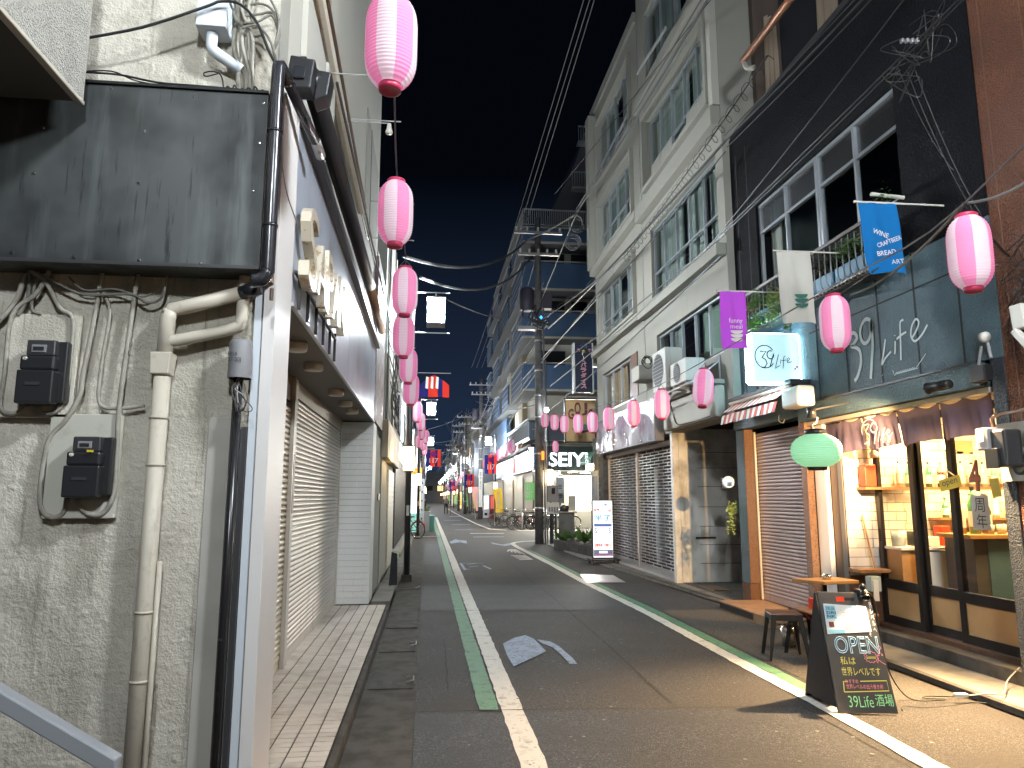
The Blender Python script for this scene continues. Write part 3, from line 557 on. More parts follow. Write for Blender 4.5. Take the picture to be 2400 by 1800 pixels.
MB().tube(smoothpath([(-.87, yb, 2.65), (-.825, yb, 2.66), (-.802, yb, 2.70), (-.80, yb, 2.78), (-.80, yb, 3.4), (-.80, yb, 3.76), (-.79, yb + .02, 3.80), (-.775, yb + .12, 3.78)], 5), .034, 18).build('pipe', M['pipe_black'], bpipe, smooth=True)
MB().tube([(-.775, yb + .10, 3.785), (-.70, yb + .62, 3.70)], .030, 16).build('branch', M['pipe_black'], bpipe, smooth=True); MB().tube([(-.70, yb + .60, 3.702), (-.69, yb + .75, 3.68)], .031, 16).build('chrome_end', M['steel'], bpipe, smooth=True)
for zz in (2.93, 3.43): MB().tube([(-.80, yb, zz), (-.80, yb, zz + .012)], .039, 18).build('collar', M['pipe_black'], bpipe, smooth=True)
MB().tube([(-.78, yb + .02, 2.62), (-.78, yb + .02, 2.56)], .010, 8).build('hanger_bolt', M['pipe_brown'], bpipe)
bp2 = thing('black_standpipe', 'battered thick black standpipe beside the white corner pillar', 'pipe', (-.945, 3.74, 0))
MB().tube([(-.958, 3.74, 0), (-.955, 3.74, 2.2)], .023, 14).build('pipe', mat('standpipe', (.018, .018, .02), .25, var=(9, (.10, .09, .08), .66, .72)), bp2, smooth=True)
jb = thing('terminal_cap', 'grey cylindrical cable cap with handwriting on it and wires spilling out below', 'cable cap', (-.945, 3.70, 2.18))
MB().lathe((-.94, 3.70, 2.185), [(.056, 0), (.057, .01), (.056, .17), (.050, .192), (.030, .20), (.001, .201)], 28).build('cap', M['grey_plastic'], jb, smooth=True)
text_mesh('H14\n37-20J', (-.985, 3.641, 2.255), (.062, 0, 0), (0, 0, .055), M['ink'], 'handwriting', jb, depth=.0005)
rnd = random.Random(2)
for k in range(9):
    x = -.965 + rnd.random() * .05; e = rnd.uniform(-.02, .06)
    MB().tube(smoothpath([(x, 3.70, 2.19), (x + rnd.uniform(-.03, .03), 3.67, 2.13), (x + e, 3.66, 2.06 + rnd.uniform(-.03, .03)), (x + e * .3, 3.68, 2.02), (-.955, 3.72, 2.09)]), .0028, 5).build('loose_wire', M[rnd.choice(['wire_black', 'wire_grey', 'pipe_brown', 'wire_white'])], jb)
# box with elbow above the panel
ub = thing('junction_box', 'pale metal junction box with an elbow pipe above the black sign box', 'junction box', (-1.18, 3.7, 4.0))
MB().box(-1.255, -1.10, 3.64, 3.79, 4.055, 4.22).build('box', M['white_cool'], ub, bevel=.006); MB().box(-1.27, -1.09, 3.625, 3.79, 4.221, 4.25).build('lid', M['white_cool'], ub, bevel=.006)
MB().tube(smoothpath([(-1.185, 3.71, 4.055), (-1.185, 3.71, 3.98), (-1.16, 3.71, 3.945), (-1.08, 3.73, 3.90), (-1.04, 3.75, 3.88)], 6), .030, 14).build('elbow_pipe', M['white_cool'], ub, smooth=True)
for k, (x0, x1, xm) in enumerate([(-1.07, -1.03, -1.09), (-1.04, -1.0, -1.05), (-1.10, -1.03, -1.02), (-.99, -.985, -1.04), (-1.01, -.95, -1.00), (-1.05, -.93, -.98)]):
    wallpipe('conduit', [(x1, 3.665), (lerp(x0, x1, .7), 3.85), (xm, 4.05), (x0, 4.25), (x0 + .03, 4.6)], .014 - .001 * k, 'conduit', ['thick', 'second', 'inner', 'outer', 'slanting', 'rightmost'][k] + ' conduit climbing the upper stucco wall beside the junction box', 'conduit', y=3.77 - .012 * k)
wallpipe('wall_cable', [(-1.86, 4.5), (-1.84, 4.2), (-1.85, 3.95), (-1.84, 3.80), (-1.82, 3.68)], .008, 'wire_black', 'black cable in the corner under the canopy', 'cable', y=3.76, n=6)
wallpipe('wall_cable', [(-1.83, 3.89), (-1.5, 3.99), (-1.2, 4.13), (-1.12, 4.17), (-1.02, 4.16), (-.93, 4.06), (-.86, 3.9), (-.80, 3.80)], .008, 'wire_black', 'black cable slung from the canopy corner over the junction box', 'cable', y=3.60, n=6)
wallpipe('wall_cable', [(-1.83, 3.72), (-1.6, 3.72), (-1.4, 3.69), (-1.2, 3.685), (-1.0, 3.68)], .006, 'wire_black', 'thin black cable lying along the top of the sign box', 'cable', y=3.60, n=6)
wallpipe('wall_cable', [(-1.83, 3.74), (-1.65, 3.76), (-1.5, 3.71), (-1.2, 3.68)], .004, 'wire_black', 'thin kinked cable just above the top of the sign box', 'cable', y=3.64, n=6)
wallpipe('wall_cable', [(-1.10, 3.68), (-1.12, 3.80), (-1.16, 3.83), (-1.21, 3.82), (-1.2, 3.80), (-1.14, 3.82)], .004, 'wire_black', 'loose black cable loop under the elbow pipe', 'cable', y=3.70, n=6)
for k in range(7): 
    xx = -1.12 + .035 * k; wallpipe('wall_cable', [(xx, 3.67), (xx + .005, 3.715 + .01 * (k % 3)), (xx + .025, 3.71), (xx + .03, 3.67)], .0045, 'wire_black', ['first', 'second', 'third', 'fourth', 'fifth', 'sixth', 'last'][k] + ' small black cable hump from the left on the sign box top', 'cable', y=3.66, n=6)
for k, (zz, e) in enumerate([(4.24, 4.22), (4.17, 4.20), (4.12, 4.18), (4.30, 4.25), (4.08, 4.02)]):
    wallpipe('wall_cable', [(-1.03, zz), (-.95, zz + .02), (-.88, e), (-.84, e - .12), (-.86, 4.0 - .01 * k)], .007, 'conduit_dirty', ['top', 'second', 'third', 'thickest', 'lowest'][k] + ' dusty cable of the bunch at the upper wall corner', 'cable', y=3.72 - .01 * k, n=6)
wallpipe('wall_cable', [(-.80, 3.40, 3.70), (-.795, 3.25, 3.9), (-.77, 3.15, 4.3), (-.75, 3.10, 4.75)], .004, 'wire_white', 'thin white wire drooping from the downpipe to the raised letters', 'cable', n=5)
# floodlight box under the gutter
fl_ = thing('floodlight', 'pair of black square floodlights at the top of the grey fascia', 'floodlight', (-.74, 4.05, 3.7))
MB().prism([(-.84, 3.92, 3.90), (-.70, 3.92, 3.90), (-.68, 3.92, 4.08), (-.82, 3.92, 4.10)], (0, .14, 0)).build('housing', M['black_metal'], fl_, bevel=.01)
MB().prism([(-.80, 3.90, 3.95), (-.735, 3.90, 3.95), (-.725, 3.90, 4.02), (-.79, 3.90, 4.03)], (0, .02, 0)).build('glass_face', M['pipe_black'], fl_, bevel=.003)
MB().prism([(-.70, 4.02, 3.88), (-.62, 4.02, 3.92), (-.60, 4.02, 4.07), (-.68, 4.02, 4.08)], (0, .14, 0)).build('housing', M['black_metal'], fl_, bevel=.01)
MB().tube([(-.78, 4.0, 3.9), (-.78, 4.1, 3.82)], .015, 8).build('arm', M['black_metal'], fl_)
# raised shop letters on posts
lt = thing('raised_letters', 'gold-edged raised shop letters standing on black posts along the fascia', 'sign letters', (-.75, 5.0, 2.75))
mg = mat('letter_gold', (.70, .63, .50), .3, .2, var=(22, (.48, .34, .17), .56, .62))
xx = -.765
for ch, y0, y1, z0, z1 in [('S', 4.16, 4.50, 2.83, 3.33), ('A', 4.52, 4.92, 2.87, 3.24), ('P', 4.96, 5.26, 2.86, 3.30), ('A', 5.28, 5.62, 2.90, 3.28), ('N', 5.66, 6.0, 2.92, 3.33)]:
    text_mesh(ch, (xx, y0, z0), (0, y1 - y0, 0), (0, 0, z1 - z0), mg, 'letter', lt, depth=.06)
for y in (4.28, 4.6, 4.95, 5.3, 5.65, 5.95): MB().box(-.785, -.765, y, y + .02, 2.70, 2.93).build('letter_post', M['black_metal'], lt)
MB().box(-.785, -.765, 4.15, 6.0, 2.88, 2.895).build('letter_rail', M['black_metal'], lt)
# ================================================================ RIGHT: KERBS
rg = tag(MB().prism([(4.10, 17.8, 0), (4.42, 12.8, 0), (4.58, 9.6, 0), (4.30, 2.0, 0), (6.5, 2.0, 0), (6.5, 18.6, 0), (4.16, 18.6, 0)][::-1], (0, 0, .035)).build('gutter_slab', M['concrete'], bevel=.006), kind='structure')
seam = MB()
for (a, b, c_, d_) in [(4.30, 17.8, 4.62, 9.9), (4.20, 17.8, 4.50, 11.5)]: seam.quad((a - .01, b, .040), (c_ - .02, d_, .040), (c_ + .02, d_, .040), (a + .01, b, .040))
for y in (16.4, 15.0, 13.5, 12.1, 10.7): seam.quad((4.16 + (18 - y) * .045, y, .040), (4.75, y, .040), (4.75, y + .012, .040), (4.16 + (18 - y) * .045, y + .012, .040))
seam.build('slab_joint', M['crack'], rg, recalc=False)
tag(MB().prism([(4.34, 3, 0), (4.40, 6.8, 0), (4.6, 9.9, 0), (4.66, 9.9, 0), (4.46, 6.8, 0), (4.40, 3, 0)][::-1], (0, 0, .055)).build('kerb', M['concrete_dark'], bevel=.005), kind='structure')
tag(MB().box(4.74, 8, 10.74, 13.38, .0, .045).build('alley_floor', M['concrete_dark']), kind='structure')
MB().box(4.82, 5.12, 12.1, 12.75, .046, .060).build('manhole_cover', mat('rust_lid', (.16, .10, .06), .8), tag(thing('manhole', 'rusty drain lid at the mouth of the dark alley', 'drain lid', (4.97, 12.4, .045))))
# ================================================================ BLACK BUILDING (shop)
bb = thing('black_shop_building', 'two-storey black textured building with a pink shutter and lit bar at street level', 'building', (5.5, 8, 0))
XB = 4.72
wins = [(6.46, 8.02, 4.60, 5.83), (8.06, 9.66, 4.60, 5.83)]
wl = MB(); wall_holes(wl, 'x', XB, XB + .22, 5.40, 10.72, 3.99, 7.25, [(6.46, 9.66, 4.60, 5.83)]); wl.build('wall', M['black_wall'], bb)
MB().box(XB + .002, XB + .22, 5.40, 10.72, 2.76, 3.988).build('lower_wall', M['black_wall_sign_tint'], bb)
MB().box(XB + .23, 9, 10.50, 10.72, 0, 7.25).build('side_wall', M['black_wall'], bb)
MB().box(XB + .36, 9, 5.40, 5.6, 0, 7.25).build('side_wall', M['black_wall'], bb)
MB().box(XB + .02, 9, 5.43, 10.72, 7.26, 7.36).build('roof', M['matte_black'], bb)
MB().box(XB + 1.6, XB + 1.7, 5.6, 10.5, 2.9, 7.2).build('room_back', M['room_dark'], bb); MB().box(XB + .22, XB + 1.6, 5.6, 10.5, 2.78, 2.9).build('room_floor', M['room_dark'], bb)
for y in (5.82, 6.41, 7.0, 7.62, 8.23, 8.85): MB().box(XB - .003, XB + .001, y - .011, y + .011, 2.77, 4.0).build('panel_groove', M['matte_black'], bb)
for y in (9.9, 10.25): MB().box(XB - .003, XB + .001, y - .012, y + .012, 2.9, 6.9).build('panel_groove', M['matte_black'], bb)
MB().box(XB - .004, XB + .001, 5.43, 8.4, 3.62, 3.635).build('panel_groove', M['matte_black'], bb)
# beam (header) above the shop front
MB().box(XB - .05, XB + .22, 5.62, 8.70, 2.54, 2.745).build('beam', M['black_wall_sign_tint'], bb); MB().box(XB - .06, XB - .051, 5.62, 8.70, 2.745, 2.765).build('beam_edge', M['black_trim'], bb)
MB().box(XB - .03, XB + .22, 8.72, 10.72, 2.62, 2.80).build('lintel', M['black_wall_sign_tint'], bb)
MB().box(XB + .03, XB + .14, 5.62, 8.70, 2.49, 2.535).build('noren_rail_box', M['beige_metal'], bb)
# pillars
MB().box(XB, XB + .14, 10.46, 10.72, .36, 2.61).build('pillar', M['black_wall_sign_tint'], bb); MB().box(XB - .004, XB + .145, 10.45, 10.725, .02, .355).build('pillar_base', M['brown_stone'], bb)
MB().box(XB + .002, XB + .14, 10.435, 10.459, .36, 2.61).build('granite_reveal', M['brown_granite'], bb)
MB().box(XB, XB + .16, 8.66, 8.80, .12, 2.61).build('pillar', M['brown_granite'], bb)
MB().box(XB, XB + .35, 5.40, 5.54, .05, 2.755).build('corner_pillar', mat('black_wall_dim_tint', (.020, .027, .036), .5, bump=[('n', 42, .9, .02), ('v', 70, .5, .012)], spec=.4), bb)  # weaker mix of the sign's bluish glow in the black pillar's colour
MB().box(XB + .13, XB + .16, 10.38, 10.43, .14, 2.57).build('guide_rail', M['beige_metal'], bb)
shutter(bb, 4.90, 8.80, 10.39, .14, 2.57, .0495, M['shutter_pink'], face=-1, bulge=.010)
for (y, zz) in ((9.4, 1.0), (9.75, 1.12), (9.38, .86)): MB().box(4.885, 4.888, y - .05, y + .05, zz, zz + .03).build('shutter_slot', M['steel'], bb)
# step / plinth
MB().prism([(4.24, 10.45, 0), (4.22, 8.95, 0), (4.72, 8.60, 0), (5.0, 8.60, 0), (5.0, 10.45, 0)][::-1], (0, 0, .13)).build('step', mat('step_orange', (.33, .19, .10), .6, var=(5, (.22, .13, .07), .45, .7)), bb, bevel=.008)
MB().box(4.225, 4.235, 8.95, 10.42, .03, .11).build('step_edge', M['black_metal'], bb)
MB().box(4.98, 5.6, 5.6, 8.65, .0, .155).build('sill', M['concrete_dark'], bb, bevel=.008); MB().box(5.16, 5.36, 5.9, 8.05, .156, .20).build('door_track', M['brown_stone'], bb)
# white lit jamb, grey side panel
MB().box(4.80, 4.86, 8.38, 8.62, .1, 2.50).build('white_post', M['white_paint'], bb, bevel=.006); MB().box(4.865, 4.90, 8.22, 8.375, .1, 2.50).build('grey_post', M['pipe_brown'], bb)
MB().box(4.86, 5.10, 8.125, 8.21, .1, 2.50).build('grey_panel', mat('taupe', (.20, .18, .16), .6), bb)
# upper windows
def win_block(parent, x, y0, y1, z0, z1, nx, tz, mf, panes, rec=.06, curtain=None, fw=.035, name='window', frost=False):
    # window facing -X in plane x: frame, transom at tz, panes, curtains
    w_ = MB(); a = x + rec
    w_.box(a, a + .05, y0, y1, z0, z0 + fw); w_.box(a, a + .05, y0, y1, z1 - fw, z1); w_.box(a, a + .05, y0, y0 + fw, z0 + fw, z1 - fw); w_.box(a, a + .05, y1 - fw, y1, z0 + fw, z1 - fw)
    o = w_.build(name, M[mf], parent)
    Zs = [z0 + fw] + list(tz) + [z1 - fw]
    m_ = MB()
    for t in tz: m_.box(a - .004, a + .045, y0 + fw, y1 - fw, t - fw * .45, t + fw * .45)
    for i in range(1, nx): yy = lerp(y0, y1, i / nx); m_.box(a - .008, a + .04, yy - fw * .42, yy + fw * .42, z0 + fw, z1 - fw)
    m_.build('mullion', M[mf], o)
    for i in range(nx):
        for j in range(len(Zs) - 1):
            ya, yb = lerp(y0, y1, i / nx) + .01, lerp(y0, y1, (i + 1) / nx) - .01
            if panes and (i, j) in panes: continue
            dx = .012 * ((i + j) % 2)
            q = MB().quad((a + .02 + dx, ya, Zs[j + 1]), (a + .02 + dx, yb, Zs[j + 1]), (a + .02 + dx, yb, Zs[j]), (a + .02 + dx, ya, Zs[j])).build('pane', M['pane_frost' if frost and j else 'pane'], o, recalc=False)
    if curtain:
        for (ya, yb, mm) in curtain:
            n = max(6, int((yb - ya) / .05)); L_ = []; T_ = []
            for k in range(n + 1): yy = lerp(ya, yb, k / n); dx = .13 + .022 * math.sin(k * 2.1) + .01 * math.sin(k * 5.3); L_.append((a + dx, yy, z0 + .03)); T_.append((a + dx, yy, z1 - .03))
            MB().add(L_ + T_, [(k, k + 1, n + 2 + k, n + 1 + k) for k in range(n)]).build('curtain', M[mm], o, smooth=True, recalc=False)
    return o
win_block(bb, XB - .02, 6.46, 8.04, 4.60, 5.83, 2, [5.40], 'frame_alu', None, fw=.045, frost=True)
win_block(bb, XB - .02, 8.06, 9.66, 4.60, 5.83, 2, [5.40], 'frame_alu', {(1, 0)}, curtain=[(9.25, 9.55, 'curtain')], fw=.045, frost=True)
# balcony rail with planters
rail = thing('window_balcony', 'iron window balcony holding blue planter boxes on the black building', 'balcony', (4.45, 8.1, 3.95))
MB().box(4.42, 4.46, 6.60, 9.62, 4.40, 4.44).build('top_rail', mat('rail_brown', (.10, .085, .075), .5, .3), rail)
MB().box(4.44, 4.71, 6.60, 9.62, 3.90, 3.93).build('shelf', M['dark_steel'], rail)
y = 6.64
while y < 9.6: MB().tube([(4.44, y, 4.40), (4.44, y, 4.02), (4.46, y, 3.965), (4.52, y, 3.95), (4.66, y, 3.94)], .0075, 6).build('baluster', mat('baluster', (.20, .21, .21), .5, .3), rail, smooth=True); y += .118
for k in range(22): 
    yy = 6.7 + k * .075
    MB().tube([(4.45, yy, 3.925), (4.43, yy + .02, 3.90), (4.46, yy + .045, 3.885), (4.5, yy + .05, 3.90)], .007, 5).build('rope_trim', M['paper'], rail)
rnd = random.Random(8)
def leaves(mb, c, spread, n, size=.03, drop=0):
    for _ in range(n):
        a = rnd.uniform(0, 6.283); r = rnd.random() ** .6
        p = Vector((c[0] + spread[0] * r * math.cos(a), c[1] + spread[1] * r * math.sin(a), c[2] + rnd.gauss(0, spread[2] * .5) - drop * rnd.random()))
        u = Vector((rnd.gauss(0, 1), rnd.gauss(0, 1), rnd.gauss(0, .6))).normalized(); v = u.orthogonal().normalized() * .45; s = size * rnd.uniform(.6, 1.3)
        mb.add([p - u * s, p + v * s, p + u * s, p - v * s], [(0, 1, 2, 3)])
for k, (y0, y1, lb_, mt) in enumerate([(6.75, 7.35, 'blue planter with thin green plants behind the blue flag', 'leaf_dark'), (7.42, 7.95, 'blue planter with dry brown plants between the blue and white flags', 'soil'), (8.45, 8.95, 'blue planter with trailing pale green plants beside the white flag', 'leaf_pale'), (9.0, 9.5, 'blue planter with bushy leaves and pink flowers beside the purple flag', 'leaf')]):
    t = thing('planter', lb_, 'planter', (4.56, (y0 + y1) / 2, 3.94), 'planters on the window balcony')
    MB().box(4.48, 4.66, y0, y1, 3.94, 4.12).build('box', M['planter_blue'], t, bevel=.008); MB().box(4.50, 4.64, y0 + .02, y1 - .02, 4.121, 4.13).build('earth', M['soil'], t)
    f = MB(); leaves(f, (4.52, (y0 + y1) / 2, 4.26 if k != 2 else 4.18), (.13, (y1 - y0) / 2 + .03, .10), 520 if k != 1 else 300, .032)
    if k >= 2: leaves(f, (4.42, (y0 + y1) / 2, 4.05), (.05, (y1 - y0) / 2, .1), 260, .030, .15)
    if k == 2: leaves(f, (4.42, 8.35, 3.78), (.03, .10, .1), 140, .026, .10)
    tag(f.build('foliage', M[mt], t, recalc=False), kind='stuff')
    st = MB()
    for _ in range(14): yy = rnd.uniform(y0, y1); st.tube([(4.56, yy, 4.12), (4.50 + rnd.uniform(-.05, .05), yy + rnd.uniform(-.06, .06), 4.36)], .003, 4)
    tag(st.build('stems', M['leaf_dark'], t), kind='stuff')
    if k == 3:
        f = MB(); leaves(f, (4.44, 9.4, 4.22), (.10, .14, .10), 90, .022); tag(f.build('flowers', M['flower'], t, recalc=False), kind='stuff')
hp = thing('hanging_plant', 'green plant hanging behind the top of the blue flag', 'plant', (4.45, 6.42, 4.0))
f = MB(); leaves(f, (4.46, 6.42, 4.42), (.10, .10, .22), 260, .026); tag(f.build('foliage', M['leaf_dark'], hp, recalc=False), kind='stuff'); MB().lathe((4.46, 6.42, 4.02), [(.001, 0), (.05, 0), (.065, .12), (.06, .12)], 14).build('pot', M['planter_blue'], hp)
MB().tube([(4.71, 6.42, 4.58), (4.36, 6.42, 4.60)], .02, 8).build('pipe_bracket', M['white_plastic'], hp)
# flags
def flag(y, x0, x1, z0, z1, m, name, label, skew=0):
    t = thing('flag', label, 'flag', (x0, y, z0), 'cloth flags hung from the window balcony')
    nx, nz = 10, 16; vs = []; fs = []
    for j in range(nz + 1):
        for i in range(nx + 1):
            u = i / nx; v = j / nz; d = 1 - v
            vs.append((lerp(x0, x1, u) + skew * d, y + .030 * d * math.sin(u * 7 + j * .25) + .012 * math.sin(u * 13), lerp(z0, z1, v) + .012 * math.sin(u * 3.1) * d))
    for j in range(nz):
        for i in range(nx): a = j * (nx + 1) + i; fs.append((a, a + 1, a + nx + 2, a + nx + 1))
    MB().add(vs, fs).build('cloth', m, t, smooth=True, recalc=False)
    MB().tube([(x0 - .03, y, z1 + .006), (4.72, y, z1 + .01)], .009, 8).build('flag_pole', M['white_plastic'], t); MB().lathe((x0 - .03, y, z1 + .006), [(.001, -.014), (.013, -.008), (.013, .008), (.001, .014)], 8).build('finial', M['white_plastic'], t)
    return t
fp = flag(7.9, 3.36, 3.68, 3.30, 3.99, cloth('flag_purple', (.42, .07, .50), .10), 'flag', 'purple flag reading funny meal with three white bowls', .005)
fy = 7.9 - .045
text_mesh('funny', (3.44, fy, 3.585), (.165, 0, 0), (0, 0, .075), M['paper'], 'lettering', fp); text_mesh('meal', (3.455, fy, 3.535), (.145, 0, 0), (0, 0, .05), M['paper'], 'lettering', fp)
def bowls(x, y, z, w, h, m, par):
    for k in range(3):
        zz = z - k * h * 1.15; pts = [(x - w / 2, y, zz), (x + w / 2, y, zz + .006)] + [(x + w / 2 * math.cos(R(a)), y, zz - h * math.sin(R(a))) for a in range(15, 180, 15)]
        MB().add(pts, [tuple(range(len(pts)))[::-1]]).build('printed_bowl', m, par, recalc=False)
bowls(3.53, fy, 3.51, .15, .04, M['paper'], fp)
fw_ = flag(7.2, 3.73, 4.12, 3.45, 4.25, cloth('flag_cream', (.60, .57, .50), .02), 'flag', 'cream flag with three stacked dark green bowls', .03); bowls(3.96, 7.2 - .045, 3.76, .15, .045, mat('print_green', (.02, .11, .08), .8), fw_)
fb = flag(5.9, 3.87, 4.25, 3.60, 4.27, cloth('flag_blue', (.015, .16, .42), .06), 'flag', 'blue flag reading wine, craft beer, bread and art in white letters', .06)
for s_, (ax, az, bx, bz), h in [('WINE', (3.955, 3.965, 4.10, 3.915), .046), ('CRAFTBEER', (4.00, 3.825, 4.235, 3.915), .040), ('BREAD', (3.99, 3.745, 4.17, 3.775), .044), ('ART', (4.12, 3.675, 4.24, 3.69), .040)]:
    d_ = Vector((bx - ax, 0, bz - az)); n_ = Vector((-d_.z, 0, d_.x)).normalized() * h; text_mesh(s_, (ax, 5.9 - .05, az), d_, n_, M['paper'], 'lettering', fb)
# painted 39Life on the wall (hand-brushed strokes)
LOGO39 = [[(0, .80), (.04, .86), (.10, .83), (.12, .74), (.06, .66), (.03, .64), (.09, .60), (.15, .50), (.15, .30), (.09, .10), (.04, .04)],
          [(.33, .95), (.26, 1.0), (.19, .90), (.175, .74), (.21, .62), (.27, .62), (.32, .74), (.335, .92), (.335, .60), (.30, .25), (.27, 0)]]
LIFE = [[(.50, .56), (.47, .38), (.43, .18), (.48, .26), (.56, .34)], [(.62, .48), (.61, .34), (.60, .28)], [(.62, .56), (.622, .57)], [(.74, .76), (.70, .74), (.69, .60), (.68, .35), (.67, .16)], [(.64, .50), (.70, .54), (.76, .56)], [(.82, .44), (.88, .54), (.91, .64), (.88, .70), (.83, .62), (.81, .48), (.85, .38), (.93, .44), (1, .56)]]
mur = bb
strokes(LOGO39, (XB - .002, 7.55, 2.86), (0, -1.30, 0), (0, 0, .66), .042, M['paint_pale'], 'painted_numerals', bb, depth=.004)
strokes(LIFE, (XB - .002, 7.55, 2.86), (0, -1.30, 0), (0, 0, .66), .022, M['paint_pale'], 'painted_word', bb, depth=.004)
strokes([[(0, .9), (.06, .3), (.14, .55), (.2, .5)], [(.1, .4), (1, .42)], [(.95, .5), (1.35, 1.6)]] + [[(.22 + .1 * k, .62), (.25 + .1 * k, .45), (.31 + .1 * k, .6)] for k in range(7)], (XB - .002, 6.82, 2.80), (0, -.38, 0), (0, 0, .10), .007, M['paint_pale'], 'painted_caption', bb, depth=.004)
strokes([[(0, 0), (1, 1)]], (XB - .002, 7.0, 2.86), (0, -.02, 0), (0, 0, .01), .004, M['paint_pale'], 'painted_caption', bb, depth=.004)
# illuminated 39Life box sign, perpendicular to the wall
bs = thing('illuminated_sign', 'square glowing white box sign reading 39Life on the black building', 'sign', (4.38, 8.6, 3.04))
MB().box(4.05, 4.69, 8.60, 8.78, 3.035, 3.665).build('case', M['white_plastic'], bs, bevel=.008)
MB().box(4.062, 4.678, 8.592, 8.599, 3.047, 3.653).build('lit_face', mat('sign_glow', (.7, .85, .9), .4, emit=((.52, .86, .97), .80)), bs)
for e_ in ((4.040, 4.049, 3.05, 3.65), (4.06, 4.68, 3.666, 3.672), (4.06, 4.68, 3.027, 3.034)): MB().box(e_[0], e_[1], 8.60, 8.78, e_[2], e_[3]).build('lit_edge', lamp_mat('edge_glow', (.50, .86, 1), 24), bs)
MB().box(4.691, 4.70, 8.60, 8.63, 3.05, 3.65).build('lit_edge', M['edge_glow'], bs); MB().box(4.062, 4.678, 8.781, 8.789, 3.047, 3.653).build('rear_lit_face', M['edge_glow'], bs)
yy = 8.5905
CIR = [arc(.26, .52, .205, .235, 35, 325, 26)]
N39 = [[(.16, .63), (.29, .63), (.20, .50)], [(.20, .50), (.27, .46), (.30, .38), (.25, .30), (.18, .29)], arc(.375, .56, .07, .085, 60, 360, 14) + [(.445, .55)], [(.445, .585), (.35, .30)]]
LF = [[(.545, .57), (.47, .31)], [(.45, .28), (.56, .34)], [(.59, .47), (.575, .38)], [(.69, .54), (.655, .52), (.64, .40), (.62, .28)], [(.60, .44), (.70, .46)], [(.72, .43), (.77, .47), (.75, .51), (.715, .45), (.74, .40), (.82, .43)]]
strokes(CIR, (4.05, yy, 3.04), (.64, 0, 0), (0, 0, .62), .013, M['ink'], 'logo_ring', bs, depth=.001)
strokes(N39, (4.05, yy, 3.04), (.64, 0, 0), (0, 0, .62), .014, M['ink'], 'logo_numerals', bs, depth=.001, curved=False); strokes(LF, (4.05, yy, 3.04), (.64, 0, 0), (0, 0, .62), .010, M['ink'], 'logo_word', bs, depth=.001)
for (a, b) in ((0, 1), (1, 0)): MB().box(4.60 + .025 * a, 4.624 + .025 * a, yy - .0015, yy, 3.20 + .025 * (1 - b), 3.224 + .025 * (1 - b)).build('red_square', mat('red_print', (.6, .02, .03), .6), bs)
MB().box(4.69, 4.72, 8.64, 8.76, 3.1, 3.5).build('mount', M['matte_black'], bs)
# folded striped awning and its white end drum
aw = thing('striped_awning', 'folded red and white striped awning over the pink shutter', 'awning', (4.4, 9.4, 2.65))
n = 20
for row, (xa, za, xb, zb) in enumerate([(4.52, 2.97, 4.33, 2.83), (4.35, 2.80, 4.30, 2.66)]):
    for k in range(n):
        y0 = lerp(10.32, 8.60, k / n); y1 = lerp(10.32, 8.60, (k + 1) / n); dr = .012 * math.sin(k * 1.3) if row else 0
        MB().quad((xa, y0, za), (xa, y1, za), (xb + dr, y1 - .03, zb), (xb + dr, y0 - .03, zb)).build('stripe', M['awning_red' if k % 2 else 'awning_white'], aw, recalc=False)
MB().tube([(4.50, 10.34, 2.99), (4.50, 8.55, 3.0)], .035, 10).build('roller', M['awning_white'], aw, smooth=True); MB().box(4.46, 4.72, 8.45, 10.36, 3.0, 3.06).build('roller_hood', M['black_trim'], aw, bevel=.006)
MB().box(4.36, 4.58, 8.09, 8.52, 2.68, 2.93).build('end_box', M['white_plastic'], aw, bevel=.035)
MB().tube(smoothpath([(4.52, 8.9, 2.66), (4.50, 8.88, 2.58), (4.54, 8.85, 2.55), (4.57, 8.86, 2.60)]), .006, 6).build('hook', M['wire_grey'], aw)
# noren curtain in four panels
nr = thing('noren_curtain', 'faded purple noren curtain with the shop logo hanging over the entrance', 'curtain', (4.9, 7.1, 2.15))
MB().tube([(4.83, 8.40, 2.505), (4.83, 5.66, 2.50)], .014, 8).build('rod', M['white_plastic'], nr)
mn = cloth('noren_cloth', (.17, .135, .20), 0, .35)
panels = [(8.32, 7.62, .16), (7.60, 7.00, -.05), (6.98, 6.35, .05), (6.34, 5.70, .04)]
for k, (ya, yb, sw) in enumerate(panels):
    nx, nz = 22, 10; vs = []; fs = []
    for j in range(nz + 1):
        for i in range(nx + 1):
            u = i / nx; d = j / nz; sc = .03 * abs(math.sin(u * math.pi * 2.0)) * (1 - d) * 1.2
            vs.append((4.83 + (.05 * math.sin(u * 9 + k) * .6 + .016 * math.sin(u * 31 + k * 2)) * d + .035 * d, lerp(ya, yb, u) + sw * d * (1 - u) * 1.0 * (1 if k == 0 else .3) - .02 * d, 2.495 - sc - d * (.36 + .02 * math.sin(u * 4 + k))))
    for j in range(nz):
        for i in range(nx): a = j * (nx + 1) + i; fs.append((a, a + nx + 1, a + nx + 2, a + 1))
    MB().add(vs, fs).build('cloth_panel', mn, nr, smooth=True, recalc=False)
    for u in (0, .5, 1): yy_ = lerp(ya, yb, u); MB().box(4.815, 4.85, yy_ - .016, yy_ + .016, 2.485, 2.522).build('loop', M['noren'], nr)
NX = 4.79
fr = lambda: ((NX, 7.58, 2.14), (0, -.58, 0), (0, 0, .31))
mw = mat('print_white', (.80, .76, .66), .8)
